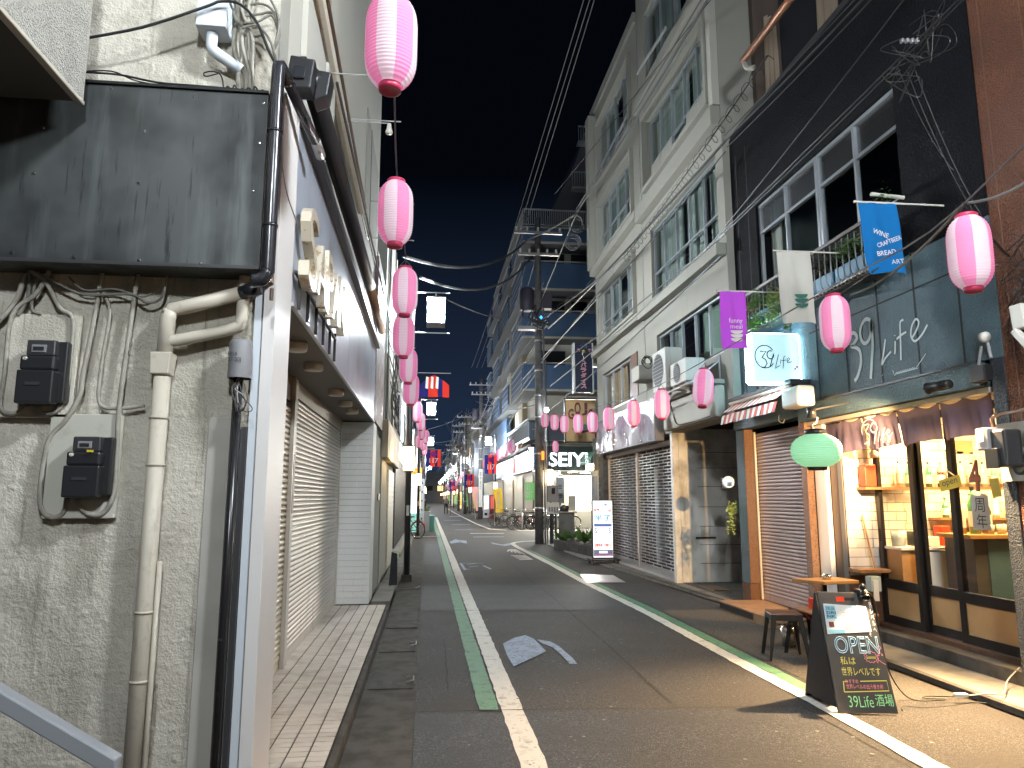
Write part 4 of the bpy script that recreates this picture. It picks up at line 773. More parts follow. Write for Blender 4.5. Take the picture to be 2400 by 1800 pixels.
strokes([arc(.30, .60, .24, .38, 20, 200, 16)], *fr(), .009, mw, 'logo_ring', nr); strokes([[(.10, .80), (.30, .80), (.18, .56), (.28, .44), (.26, .22), (.12, .14)], arc(.44, .66, .10, .16, 30, 390, 12), [(.54, .70), (.42, .10)]], *fr(), .011, mw, 'logo_numerals', nr, curved=True)
strokes([[(.60, .50), (.54, .16)], [(.66, .36), (.63, .2)], [(.78, .60), (.72, .50), (.68, .10)], [(.64, .34), (.76, .40)], [(.80, .36), (.90, .46), (.86, .54), (.80, .40), (.88, .30), (.98, .40)]], *fr(), .007, mw, 'logo_word', nr)
for (a, b) in ((0, 1), (1, 0), (0, 0), (1, 1)): MB().box(NX - .005, NX - .003, 7.08 - .028 * a, 7.106 - .028 * a, 2.17 + .028 * b, 2.196 + .028 * b).build('logo_square', mat('orange_print', (.75, .18, .04), .7) if a != b else mw, nr)
# ------------------------------------------------------------ shop front doors and interior
sd = thing('sliding_door', 'black-framed sliding glass doors of the bar with tan lower panels', 'door', (5.25, 7, .2))
DX = 5.22
for (y0, y1, dx) in ((7.36, 8.06, 0), (6.80, 7.40, .05), (6.02, 6.83, 0)):
    x = DX + dx; f = MB(); t = .075
    f.box(x, x + .045, y0, y0 + t, .20, 2.50); f.box(x, x + .045, y1 - t, y1, .20, 2.50); f.box(x, x + .045, y0 + t, y1 - t, .20, .29); f.box(x, x + .045, y0 + t, y1 - t, .585, .69); f.box(x, x + .045, y0 + t, y1 - t, 2.42, 2.50)
    o = f.build('door_leaf', M['frame_black'], sd, bevel=.003)
    MB().box(x + .015, x + .03, y0 + t, y1 - t, .29, .585).build('lower_panel', M['ply'], o)
    MB().quad((x + .022, y0 + t, .69), (x + .022, y1 - t, .69), (x + .022, y1 - t, 2.42), (x + .022, y0 + t, 2.42)).build('pane', M['pane_door'], o, recalc=False)
    MB().box(x - .004, x - .001, y1 - .05, y1 - .025, 1.10, 1.25).build('finger_pull', M['matte_black'], o)
# room shell
YT = 8.12
tw = tag(MB().box(4.87, 8.4, YT, YT + .10, .70, 2.75).build('interior_wall', M['grout_dark']), kind='structure')
tmesh = [MB().box(-.101, .101, -.008, 0, -.049, .049).build('wall_tile', M[q]) for q in ('wall_tile', 'wall_tile_b')]; td = [o.data for o in tmesh]
for o in tmesh: bpy.data.objects.remove(o)
twl = wloc(tw)
for r in range(19):
    z_ = .76 + r * .104
    for c in range(16):
        x_ = 4.98 + c * .208 + (.104 if r % 2 else 0)
        if x_ > 8.2: continue
        o = bpy.data.objects.new('wall_tile', td[0 if rnd.random() < .6 else 1]); COL.objects.link(o); o.parent = tw; o.location = Vector((x_, YT - .004, z_ - .049)) - twl
    if r % 2: MB().box(4.88, 4.979, YT - .008, YT, z_ - .049, z_ + .049).build('wall_tile', M['wall_tile'], tw)
tag(MB().box(5.3, 9, 5.6, 8.6, .10, .155).build('interior_floor', M['brown_stone']), kind='structure')
tag(MB().box(4.95, 9, 5.6, 8.25, 2.62, 2.70).build('interior_ceiling', M['plaster']), kind='structure')
tag(MB().box(8.3, 8.4, 5.6, 8.3, .1, 2.62).build('interior_back_wall', M['plaster']), kind='structure')
MB().box(4.86, 5.9, YT - .01, YT + .02, .16, .70).build('dado', M['brown_stone'], tw)
lg = tag(MB().box(4.84, 5.22, 7.86, 8.10, .76, .80).build('ledge', M['wood'], bevel=.004), 'small wooden ledge shelf against the tiled return wall left of the doors', 'shelf')
ct = thing('bar_counter', 'bar counter with a wooden top and blue-grey front seen through the glass doors', 'counter', (6.5, 7.4, .15))
MB().box(5.62, 8.2, 7.10, 7.62, 1.17, 1.215).build('counter_top', M['wood_warm'], ct, bevel=.005); MB().box(5.70, 8.2, 7.16, 7.60, .156, 1.168).build('counter_front', mat('front_grey', (.11, .12, .13), .5), ct)
MB().box(5.85, 6.25, 7.148, 7.158, .3, 1.16).build('blue_panel', mat('front_blue', (.10, .22, .30), .5), ct); MB().box(7.05, 7.25, 7.145, 7.155, .75, .95).build('steel_plate', M['steel'], ct)
kc = thing('back_cabinet', 'wooden back cabinet with a pale door beyond the left glass door', 'cabinet', (5.6, 7.9, .15))
MB().box(5.26, 5.56, 7.72, 8.10, .156, 1.02).build('carcass', M['wood_warm'], kc); MB().box(5.57, 5.9, 7.70, 8.10, .156, 1.0).build('pale_door', M['paper'], kc); MB().box(5.24, 5.92, 7.69, 8.105, 1.021, 1.05).build('worktop', M['white_paint'], kc)
sh1 = tag(MB().box(5.02, 8.0, 7.93, 8.11, 1.69, 1.72).build('wall_shelf', M['wood']), 'long wooden bottle shelf on the white tiled wall of the bar', 'shelf')
sh2 = tag(MB().box(5.9, 8.0, 7.90, 8.11, 1.34, 1.365).build('wall_shelf', M['wood']), 'lower wooden shelf behind the counter of the bar', 'shelf')
def bottle(x, y, z, r, h, col, label, cap='ink', lab=True):
    t = thing('bottle', label, 'bottle', (x, y, z), 'bottles in the bar')
    MB().lathe((x, y, z), [(.001, 0), (r, 0), (r, h * .58), (r * .85, h * .66), (r * .36, h * .78), (r * .32, h * .95), (.001, h * .95)], 12).build('glass_body', M[col], t, smooth=True)
    MB().lathe((x, y, z), [(r * .40, h * .93), (r * .40, h), (.001, h)], 10).build('cap', M[cap], t)
    if lab: MB().lathe((x, y, z), [(r + .002, h * .15), (r + .002, h * .48)], 12).build('bottle_label', M['paper'], t, smooth=True)
    return t
mat('g_green', (.05, .22, .10), .1, spec=.8); mat('g_brown', (.10, .04, .015), .1, spec=.8); mat('g_clear', (.45, .52, .48), .08, spec=.8); mat('g_teal', (.12, .38, .30), .1, spec=.8); mat('g_amber', (.60, .26, .03), .1, spec=.8)
cols = ['g_clear', 'g_green', 'g_clear', 'g_teal', 'g_brown', 'g_clear', 'g_amber', 'g_green']
cn = {'g_clear': 'clear', 'g_green': 'green', 'g_teal': 'teal', 'g_brown': 'brown', 'g_amber': 'amber'}
ordn = ['first', 'second', 'third', 'fourth', 'fifth', 'sixth', 'seventh', 'eighth', 'ninth', 'tenth', 'eleventh', 'twelfth', 'thirteenth', 'fourteenth']
for k in range(12):
    cc = cols[(k * 3) % 8]; bottle(5.50 + k * .135 + rnd.uniform(-.02, .02), 8.02, 1.72, .034 + .01 * (k % 3 == 1), rnd.uniform(.24, .33), cc, '%s %s bottle from the left on the long wall shelf' % (ordn[k], cn[cc]))
for k in range(8):
    cc = cols[(k * 5 + 1) % 8]; bottle(6.05 + k * .16, 8.0, 1.365, .036, rnd.uniform(.22, .29), cc, '%s %s bottle from the left on the lower bar shelf' % (ordn[k], cn[cc]))
big = [(5.72, 7.35, .05, .44, 'paper', 'tall white-labelled sake bottle on the bar counter'), (5.86, 7.32, .055, .50, 'g_green', 'large green-bottomed sake bottle with a pale label on the counter'), (6.02, 7.34, .05, .42, 'g_brown', 'large brown sake bottle beside the door frame on the counter'), (5.98, 7.46, .045, .38, 'g_clear', 'clear spirit bottle behind the sake bottles on the counter')]
for (x, y, r, h, cc, lb_) in big: bottle(x, y, 1.215, r, h, cc, lb_)
jt = thing('drink_dispenser', 'glass dispenser of orange liquor at the right of the bar counter', 'dispenser', (6.55, 7.4, 1.215)); MB().lathe((6.62, 7.42, 1.215), [(.001, 0), (.12, 0), (.13, .05), (.13, .26), (.10, .32), (.001, .32)], 20).build('jar', M['g_amber'], jt, smooth=True); MB().lathe((6.62, 7.42, 1.215), [(.10, .322), (.10, .36), (.001, .36)], 16).build('lid', M['dark_steel'], jt)
rb = tag(MB().box(5.03, 5.17, 7.93, 8.06, 1.722, 1.98).build('red_box', mat('red_box', (.55, .05, .02), .4, emit=((.8, .12, .03), .02)), bevel=.01), 'red and orange paper box on the left end of the bottle shelf', 'box')
vs_ = tag(MB().lathe((5.22, 8.02, 2.06), [(.001, 0), (.045, 0), (.055, .05), (.03, .09), (.05, .13), (.035, .17), (.001, .18)], 14).build('vase', M['paper'], smooth=True), 'white lucky-cat shaped vase above the red box', 'vase')
bm_ = tag(MB().tube([(5.10, 7.98, .80), (5.03, 8.05, 1.40)], .010, 8).build('broom', M['wood_warm']), 'broom handle leaning against the white tiled wall', 'broom')
bk = tag(MB().lathe((5.36, 7.9, 1.05), [(.001, 0), (.07, 0), (.085, .18), (.08, .18)], 16).build('plastic_tub', M['g_clear'], smooth=True), 'clear plastic tub on the cabinet left of the first door leaf', 'tub')
for k, (x, z_, s_, mm, lb_) in enumerate([(6.38, 1.98, .10, 'paper', 'left paper strip menu on the tiled wall'), (6.56, 1.97, .10, 'paper', 'right paper strip menu on the tiled wall'), (6.45, 2.20, .22, 'tan_sign', 'brown framed notice above the paper menus'), (7.55, 2.15, .24, 'g_amber', 'patterned amber poster high on the tiled wall'), (5.72, 1.38, .18, 'paper', 'paper notice on the tiled wall left of the counter')]):
    tag(MB().box(x - s_ / 2, x + s_ / 2, YT - .014, YT - .010, z_ - (.17 if k < 2 else .08), z_ + (.17 if k < 2 else .08)).build('wall_notice', M[mm]), lb_, 'notice')
text_mesh('日本酒\n梅酒\n焼酎', (6.53, YT - .0145, 1.84), (.06, 0, 0), (0, 0, .26), M['ink'], 'lettering', bpy.data.objects['wall_notice.001'], depth=.001)
for k in range(11):
    x = 5.95 + .11 * k + .03 * (k % 2); o = MB().lathe((x, 7.20 + .05 * (k % 3), 1.215), [(.001, .003), (.026, 0), (.034, .10), (.031, .10), (.024, .008)], 12).build('drinking_glass', M[['g_clear', 'g_clear', 'paper', 'g_amber'][k % 4]], smooth=True)
    tag(o, '%s of the small cups and glasses from the left on the counter edge' % ordn[k], 'glass', 'cups and glasses on the bar counter')
for k, (x, z_, w_, h_, mm, lb_) in enumerate([(5.62, 1.06, .16, .10, 'paper', 'white box of napkins on the cabinet worktop'), (5.80, 1.06, .12, .22, 'red_bright', 'red packet standing on the cabinet worktop'), (5.46, 1.06, .10, .16, 'dark_steel', 'dark tin on the cabinet worktop'), (6.95, 1.22, .22, .20, 'tan_sign', 'wooden crate of jars at the right of the counter'), (7.3, 1.22, .16, .26, 'paper', 'paper bag at the right end of the counter')]):
    tag(MB().box(x, x + w_, 7.78 if z_ < 1.2 else 7.45, 7.90 if z_ < 1.2 else 7.58, z_, z_ + h_).build('shop_item', M[mm], bevel=.008), lb_, 'container')
for k in range(4):
    x = 5.62 + .45 * k; t = thing('pendant_lamp', '%s small pendant bulb from the left over the bar counter' % ordn[k], 'lamp', (x, 7.35, 2.2), 'pendant bulbs over the bar'); MB().lathe((x, 7.35, 2.16), [(.001, -.04), (.035, -.01), (.03, .03), (.015, .06)], 12).build('bulb', M['lamp_warm'], t, smooth=True); MB().tube([(x, 7.35, 2.22), (x, 7.35, 2.62)], .004, 5).build('flex', M['wire_black'], t)
# bar stools inside
for k, (x, y) in enumerate([(6.25, 6.55), (6.75, 6.6)]):
    t = thing('bar_stool', ['black-legged bar stool with a wooden seat inside, nearer the doors', 'black-legged bar stool with a wooden seat inside, farther from the doors'][k], 'stool', (x, y, .156), 'bar stools inside')
    MB().box(x - .17, x + .17, y - .16, y + .16, .76, .79).build('seat', M['wood_warm'], t, bevel=.01)
    for sx in (-1, 1): MB().tube(smoothpath([(x + sx * .13, y - .17, .156), (x + sx * .12, y - .14, .68), (x + sx * .12, y - .10, .745), (x + sx * .12, y + .10, .745), (x + sx * .12, y + .14, .68), (x + sx * .13, y + .17, .156)], 4), .011, 8).build('leg_frame', M['black_metal'], t, smooth=True)
# ---- items on the glass
op = thing('open_sign', 'yellow tag reading open hanging on the door handle', 'sign', (5.19, 6.75, 1.6))
o_, u_, v_ = Vector((5.195, 6.905, 1.655)), Vector((0, -.30, .055)), Vector((0, .02, .115))
MB().obox(o_, u_, v_, (-.006, 0, 0)).build('board', M['yellow_sign'], op); text_mesh('open', o_ + u_ * .14 + v_ * .22 + Vector((-.007, 0, 0)), u_ * .72, v_ * .55, M['ink'], 'lettering', op, depth=.001)
MB().tube([o_ + u_ * .35 + v_, (5.185, 6.80, 1.86), (5.185, 6.77, 1.86), o_ + u_ * .75 + v_], .006, 6).build('string', M['tan_sign'], op)
f4 = thing('numeral_four', 'red and orange cut-out numeral four stuck on the glass', 'numeral', (5.2, 6.45, 1.68))
text_mesh('4', (5.207, 6.52, 1.655), (0, -.155, 0), (0, 0, .30), mat('gold_dark', (.20, .16, .06), .5), 'backing', f4, depth=.003, bold=.05); text_mesh('4', (5.203, 6.505, 1.67), (0, -.125, 0), (0, 0, .27), mat('four_red', (.55, .10, .04), .5), 'figure', f4, depth=.003)
sn = thing('anniversary_paper', 'white paper with brushed black characters meaning anniversary taped to the glass', 'paper notice', (5.2, 6.4, 1.33))
MB().obox((5.205, 6.52, 1.30), (0, -.22, 0), (0, 0, .32), (-.002, 0, 0)).build('sheet', mat('paper_lit', (.55, .54, .50), .8), sn)
text_mesh('周', (5.202, 6.475, 1.465), (0, -.125, 0), (0, 0, .13), M['ink'], 'character', sn, depth=.001); text_mesh('年', (5.202, 6.465, 1.315), (0, -.13, 0), (0, 0, .13), M['ink'], 'character', sn, depth=.001)
tag(MB().obox((5.205, 6.24, 1.60), (0, -.11, .01), (0, .02, .17), (-.003, 0, 0)).build('yellow_tag', M['yellow_sign']), 'plain yellow tag hanging in the right door glass below the grey meter plate', 'tag')
# wall lamp, meter on pillar
sl = thing('twin_spotlight', 'black twin spotlight aimed left above the noren', 'spotlight', (4.55, 5.6, 2.6))
MB().lathe((4.42, 5.80, 2.56), [(.001, -.14), (.04, -.14), (.045, -.02), (.045, .10), (.055, .12)], 16, axis='y').build('spot_head', M['black_metal'], sl, smooth=True); MB().box(4.58, 4.66, 5.45, 5.62, 2.56, 2.70).build('driver_box', M['black_metal'], sl, bevel=.01); MB().tube([(4.62, 5.55, 2.70), (4.62, 5.5, 2.86)], .012, 8).build('stem', M['grey_plastic'], sl)
MB().lathe((4.42, 5.925, 2.56), [(.001, 0), (.042, 0)], 14, axis='y').build('lens', M['lamp_warm'], sl)
ws = thing('wall_sensor', 'round white sensor on a pipe at the end of the painted logo wall', 'sensor', (4.7, 5.5, 2.9)); MB().lathe((4.66, 5.50, 2.94), [(.001, -.03), (.045, -.02), (.045, .02), (.001, .03)], 16, axis='y').build('head', M['white_plastic'], ws, smooth=True); MB().tube([(4.68, 5.50, 2.90), (4.69, 5.49, 2.76)], .014, 8).build('pipe', M['grey_plastic'], ws)
em = thing('street_meter', 'black and grey electric meter on a plate at the corner pillar', 'meter', (4.6, 5.35, 1.7))
MB().box(4.68, 4.715, 5.14, 5.50, 1.73, 2.20).build('back_plate', mat('plate_grey', (.26, .25, .22), .6), em); MB().box(4.52, 4.675, 5.24, 5.44, 1.84, 2.14).build('body', M['dark_steel'], em, bevel=.02); MB().box(4.50, 4.60, 5.38, 5.52, 1.98, 2.16).build('head', M['grey_plastic'], em, bevel=.012); MB().box(4.50, 4.515, 5.30, 5.44, 1.83, 1.99).build('lower_cover', M['black_plastic'], em, bevel=.006)
MB().box(4.497, 4.4995, 5.43, 5.49, 2.05, 2.12).build('window', M['paper'], em); MB().tube(smoothpath([(4.6, 5.28, 1.86), (4.60, 5.24, 1.79), (4.62, 5.19, 1.80), (4.64, 5.17, 1.90), (4.66, 5.17, 2.15)]), .012, 8).build('cable', M['wire_black'], em, smooth=True)
MB().tube(smoothpath([(4.62, 5.45, 2.16), (4.60, 5.44, 2.24), (4.62, 5.36, 2.27), (4.6, 5.2, 2.27), (4.5, 4.9, 2.27)]), .013, 8).build('supply_cable', M['pipe_brown'], em, smooth=True)
# ================================================================ BROWN TILED BUILDING (right edge)
br = thing('brown_textured_building', 'dark reddish-brown textured building at the right edge', 'building', (5.5, 4, 0))
MB().box(XB + .01, 8, 1.5, 5.395, 0, 9.5).build('wall', M['brown_brick'], br)
for y in (5.28, 4.86, 4.2): MB().box(XB + .004, XB + .012, y - .006, y + .006, 0, 9.5).build('joint', M['brown_stone'], br)
MB().box(XB + .005, XB + .012, 1.5, 5.39, 2.9, 2.91).build('joint', M['brown_stone'], br)
ph = thing('entry_phone', 'white plastic bracket lamp hanging crooked on the brown wall', 'wall lamp', (4.65, 5.0, 2.75))
MB().obox((4.62, 5.16, 2.92), (0, -.12, .0), (.08, 0, 0), (0, .02, .20)).build('body', M['white_plastic'], ph, bevel=.012); MB().obox((4.60, 5.12, 2.93), (0, -.16, -.20), (.05, 0, 0), (0, .05, -.03)).build('arm', M['white_plastic'], ph, bevel=.01)
# cluster of cables on the brown wall
rnd = random.Random(21)
cbn = tag(thing('cable_tangle', 'tangle of black cables and clamps on the brown wall beside the large lantern', 'cables', (4.6, 5.0, 3.3)))
for k in range(8):
    a = Vector((4.66, rnd.uniform(4.95, 5.35), rnd.uniform(3.1, 3.6))); MB().tube(smoothpath([a, a + Vector((-.06, rnd.uniform(-.25, .2), rnd.uniform(-.15, .1))), a + Vector((-.02, rnd.uniform(-.3, .1), rnd.uniform(-.3, .1))), (4.68, rnd.uniform(4.8, 5.4), rnd.uniform(2.9, 3.3))]), rnd.choice([.003, .005, .007]), 6).build('cable', M['wire_black'], cbn)
rr = thing('rooftop_floor', 'dark brown upper storey with an open black window and a cream drape behind the black roof', 'building', (6, 10, 7.4))
MB().box(5.16, 9.5, 10.30, 10.42, 7.37, 13).build('wall', mat('brown_grey', (.10, .075, .06), .8, streak=(3, .3, (.05, .04, .035), .5, .8)), rr); MB().box(5.62, 7.2, 10.27, 10.299, 8.2, 11.5).build('dark_opening', M['room_dark'], rr)
for (xa, xb, za, zb) in ((5.30, 5.52, 7.38, 9.35), (6.25, 6.62, 7.9, 10.9)):
    dv = MB(); n_ = 12; T_ = [(lerp(xa, xb, i / n_), 10.20 + .03 * math.sin(i * 1.7), zb) for i in range(n_ + 1)]; B_ = [(lerp(xa - .06, xb + .04, i / n_), 10.19 + .04 * math.sin(i * 1.7), za) for i in range(n_ + 1)]
    dv.add(B_ + T_, [(i, i + 1, n_ + 2 + i, n_ + 1 + i) for i in range(n_)]).build('drape', cloth('drape', (.42, .33, .25), 0, .3), rr, smooth=True, recalc=False)
# ================================================================ WHITE OFFICE BUILDING
wb = thing('white_office_building', 'tall grey-white building with ribbon windows on the right side of the street', 'building', (6, 15, 0))
XW = 4.6
Rb = [(3.86, 4.86), (5.60, 7.19), (8.15, 9.65), (10.55, 12.2)]; Lb = [(3.80, 4.83), (5.73, 7.10), (8.09, 9.55), (10.2, 11.93)]
holes = [(10.74, 14.25, a, b) for a, b in Rb[:]] + [(15.42, 18.70, a, b) for a, b in Lb]
holes[0] = (10.74, 14.05, *Rb[0])
w_ = MB(); wall_holes(w_, 'x', XW, XW + .25, 10.45, 14.83, 2.82, 13.2, holes[:4]); w_.build('wall', M['plaster'], wb)
w_ = MB(); wall_holes(w_, 'x', XW, XW + .25, 14.86, 19.32, 2.70, 12.5, holes[4:]); w_.build('wall', M['plaster'], wb)
MB().box(XW + .01, XW + .2, 14.83, 14.86, 2.7, 13).build('expansion_joint', M['matte_black'], wb)
MB().box(XW + .25, 12, 19.10, 19.32, 0, 12.5).build('end_wall', M['plaster'], wb); MB().box(XW + 1.5, XW + 1.6, 10.5, 19.1, 2.8, 12.5).build('room_back', M['room_dark'], wb); MB().box(XW + .25, 12, 10.45, 10.7, 2.9, 13.2).build('end_wall', M['plaster'], wb)
# raised surrounds (bays) and ledges
def surround(y0, y1, z0, z1, d=.16, t=.09, m='plaster'):
    s = MB(); x0 = XW - d
    s.box(x0, XW - .002, y0 - t, y1 + t, z0 - t, z0); s.box(x0, XW - .002, y0 - t, y1 + t, z1, z1 + t); s.box(x0, XW - .002, y0 - t, y0, z0, z1); s.box(x0, XW - .002, y1, y1 + t, z0, z1); s.build('window_surround', M[m], wb, bevel=.006)
for a, b in Lb[1:]: surround(15.42, 18.70, a, b, .10, .07)
surround(10.80, 14.25, 8.15, 9.65, .14, .10)
for (y0, y1, z0, z1) in [(10.46, 14.82, 7.55, 7.88), (10.46, 14.82, 5.36, 5.56), (14.87, 19.3, 5.40, 5.56), (14.87, 19.3, 7.72, 7.9), (10.46, 14.82, 10.1, 10.35)]:
    MB().box(XW - .17, XW - .002, y0, y1, z0, z1).build('ledge', M['plaster'], wb, bevel=.01)
MB().box(XW - .22, XW - .001, 18.95, 19.34, 7.9, 12.4).build('corner_fin', M['plaster'], wb); MB().box(XW - .12, XW - .001, 10.46, 10.62, 7.9, 13).build('corner_fin', M['plaster_pale'], wb)
MB().box(XW - .06, 5.2, 14.9, 19.4, 12.5, 12.75).build('parapet', M['plaster'], wb)
C_ = 'curtain'
win_block(wb, XW, 10.76, 14.23, Rb[3][0] + .02, Rb[3][1] - .02, 4, [], 'frame_alu', None, curtain=[(10.9, 12.0, C_), (12.5, 14.1, C_)])
o = win_block(wb, XW, 10.80, 14.25, 8.17, 9.63, 5, [8.62], 'frame_alu', None, curtain=[(12.2, 14.15, C_), (10.85, 12.0, C_)])
MB().box(XW + .055, XW + .062, 10.84, 12.1, 8.19, 8.60).build('lower_infill', M['plaster'], o); MB().box(XW + .055, XW + .062, 12.9, 14.2, 8.19, 8.60).build('lower_infill', M['plaster'], o)
win_block(wb, XW, 10.76, 14.23, 5.62, 7.17, 5, [6.2], 'frame_alu', None, curtain=[(10.82, 11.5, C_), (11.7, 12.6, C_), (12.75, 14.2, C_)])
win_block(wb, XW, 10.76, 14.03, 3.88, 4.84, 5, [], 'frame_alu', None, curtain=[(10.85, 12.0, mat('blind_green', (.16, .24, .17), .6) and 'blind_green'), (13.0, 13.5, C_)])
win_block(wb, XW, 15.44, 18.68, 10.22, 11.91, 4, [10.8], 'frame_alu', None, curtain=[(15.6, 16.6, C_), (17.2, 18.4, C_)])
win_block(wb, XW, 15.44, 18.68, 8.11, 9.53, 4, [8.65], 'frame_alu', None, curtain=[(15.5, 16.2, C_), (16.7, 18.6, C_)])
win_block(wb, XW, 15.44, 18.68, 5.75, 7.08, 4, [6.2], 'frame_alu', None, curtain=[(15.5, 16.6, C_), (17.3, 18.3, C_)])
win_block(wb, XW, 15.44, 18.68, 3.82, 4.81, 4, [], 'frame_alu', None, curtain=[(16.9, 18.5, 'curtain_warm'), (15.5, 16.0, C_)])
MB().box(5.4, 5.5, 15.5, 18.6, 3.85, 4.8).build('lit_room', mat('lit_room', (.6, .4, .2), .8, emit=((1, .55, .22), .35), streak=(6, .3, (.2, .12, .05), .45, .6)), wb)
MB().box(XW - .03, XW - .005, 15.4, 15.9, 3.82, 4.81).build('dark_shutter', M['brown_stone'], wb)
# ground floor: sign band, grille opening, end wall facing the alley
MB().box(XW + .15, 8, 13.40, 13.56, 0, 2.9).build('alley_wall', mat('siding', (.84, .82, .75), .7, var=[(2, (.50, .48, .42), .5, .7)], streak=(4, .6, (.35, .33, .28), .58, .75)), wb)
for zz in (.38, .72, 1.06, 1.42, 1.8, 2.15, 2.45): MB().box(5.1, 8, 13.392, 13.399, zz, zz + .010).build('siding_joint', M['conduit_dirty'], wb)
MB().box(XW + .02, XW + .14, 13.38, 13.52, 0, 2.82).build('corner_post', M['siding'], wb, bevel=.006)
MB().box(XW + .16, 6, 13.58, 19.0, 0, .06).build('floor', M['concrete_dark'], wb); MB().box(5.7, 5.8, 13.6, 19, 0, 2.8).build('inner_wall', mat('inner', (.12, .11, .105), .7, streak=(3, .2, (.03, .03, .03), .5, .6)), wb)
for (y, w2) in ((14.1, .35), (15.2, .5), (17.2, .3)): MB().box(5.55, 5.69, y, y + w2, .06, 2.3).build('inner_door', M['frame_alu'], wb)
MB().box(XW - .04, XW + .12, 18.64, 19.0, 0, 2.70).build('end_pier', M['concrete_dark'], wb)
MB().box(XW + .02, XW + .14, 13.54, 18.63, 2.60, 2.69).build('grille_header', M['pipe_brown'], wb)
sg = thing('blank_sign_band', 'glossy pale acrylic sign band with painted-in reflections above the slatted shutter', 'sign band', (4.45, 16, 2.6))
MB().box(4.40, 4.58, 13.72, 18.66, 2.70, 3.56).build('case', M['grey_plastic'], sg); MB().box(4.388, 4.398, 13.74, 18.64, 2.72, 3.54).build('face', mat('acrylic', (.23, .23, .27), .14, bump=('n', 1.6, .5, .05), spec=.9, var=(2.2, (.12, .12, .15), .5, .62), streak=(2.5, .5, (.34, .34, .38), .55, .65)), sg)  # dark patches and pale streaks put reflections into the face colour
for (y, zz, a, b, mm) in [(14.35, 3.15, .06, .26, 'grey_plastic'), (16.9, 2.98, .10, .07, 'flower'), (17.9, 3.0, .12, .10, 'white_cool')]: MB().lathe((4.385, y, zz), [(.001, 0), (a, 0)], 20, axis='x').build('faded_mark', M[mm], sg)
# curved bay + platform under air conditioners
MB().box(4.44, 4.62, 10.78, 13.36, 2.84, 3.36).build('lower_bay', M['plaster_pale'], wb, bevel=.05); MB().box(4.40, 4.70, 10.76, 13.38, 3.362, 3.44).build('bay_ledge', M['plaster'], wb, bevel=.01)
MB().box(XW + .03, XW + .10, 13.40, 13.72, 2.84, 3.5).build('sign_return', M['plaster_pale'], wb)
wc = MB().tube(smoothpath([(4.43, 12.9, 3.38), (4.42, 12.7, 3.1), (4.42, 12.5, 2.9), (4.42, 11.9, 2.86), (4.42, 11.0, 2.87)]), .010, 6); tag(wc.build('wall_cable', M['wire_black']), 'black cable running down the pale bay below the air conditioners', 'cable')
def aircon(y0, y1, z0, z1, label):
    t = thing('air_conditioner', label, 'air conditioner', (4.3, (y0 + y1) / 2, z0), 'outdoor units under the office windows')
    MB().box(4.10, 4.42, y0, y1, z0, z1).build('case', M['ac_white'], t, bevel=.012)
    yc = y0 + (y1 - y0) * .56; zc_ = (z0 + z1) / 2; r = (z1 - z0) * .40
    MB().lathe((4.096, yc, zc_), [(r, 0), (r + .012, -.006), (r + .012, 0)], 24, axis='x').build('fan_ring', M['grey_plastic'], t)
    MB().lathe((4.097, yc, zc_), [(.001, 0), (r, 0)], 24, axis='x').build('fan_opening', M['dark_steel'], t)
    g = MB()
    for k in range(9): zz = zc_ - r + 2 * r * (k + .5) / 9; hw = math.sqrt(max(0, r * r - (zz - zc_) ** 2)); g.tube([(4.088, yc - hw, zz), (4.088, yc + hw, zz)], .004, 4)
    g.build('fan_grille', M['ac_white'], t)
    for s in (y0 + .1, y1 - .1): MB().box(4.12, 4.40, s - .03, s + .03, z0 - .05, z0 - .001).build('foot', M['grey_plastic'], t)
    return t
aircon(12.10, 12.82, 3.50, 4.22, 'larger stained air conditioner unit farther along under the windows'); aircon(11.10, 11.86, 3.46, 3.84, 'smaller air conditioner unit beside the bracket next to the black building')
acs = thing('aircon_bracket', 'steel angle bracket carrying the smaller air conditioner', 'bracket', (4.3, 11, 3.3)); MB().tube([(4.12, 10.95, 3.40), (4.58, 10.9, 3.75)], .014, 6).build('strut', M['steel'], acs); MB().tube([(4.12, 10.9, 3.40), (4.6, 10.9, 3.40)], .014, 6).build('strut', M['steel'], acs); MB().tube([(4.58, 10.9, 3.3), (4.58, 10.9, 3.85)], .016, 6).build('upright', M['steel'], acs)
MB().tube([(4.10, 13.0, 3.38), (4.10, 10.9, 3.40)], .014, 6).build('strut', M['steel'], acs)
# slatted roll-down grille (two bays)
gr = thing('grille_shutter', 'closed silver slatted grille shutter in two bays across the dark shop', 'shutter', (4.72, 16, 0))
XG = 4.72
for (y0, y1) in ((13.56, 16.0), (16.08, 18.60)):
    b_ = bpy.data.objects.new('grille_bay', None); COL.objects.link(b_); b_.parent = gr; b_.location = Vector((XG, (y0 + y1) / 2, 0)) - wloc(gr)
    src = MB().tube([(XG, y0, 0), (XG, y1, 0)], .0125, 6).build('bar', M['grille_metal'], b_, smooth=True); me = src.data; bpy.data.objects.remove(src)
    for k in range(38):
        o = bpy.data.objects.new('bar', me); COL.objects.link(o); o.parent = b_; o.location = (0, 0, .19 + k * .0635)
    lk = MB()
    for k in range(38):
        yy_ = y0 + (.14 if k % 2 else .42)
        while yy_ < y1 - .02: lk.box(XG - .008, XG + .008, yy_ - .009, yy_ + .009, .19 + k * .0635 + .009, .19 + (k + 1) * .0635 - .009); yy_ += .56
    tag(lk.build('links', M['grille_metal'], b_), kind='stuff')
    MB().box(XG - .02, XG + .02, y0, y1, .06, .17).build('bottom_rail', M['grille_metal'], b_, bevel=.004)
for y in (13.53, 16.04, 18.62): MB().box(XG - .04, XG + .03, y - .025, y + .025, .04, 2.60).build('guide_post', M['steel'], gr)
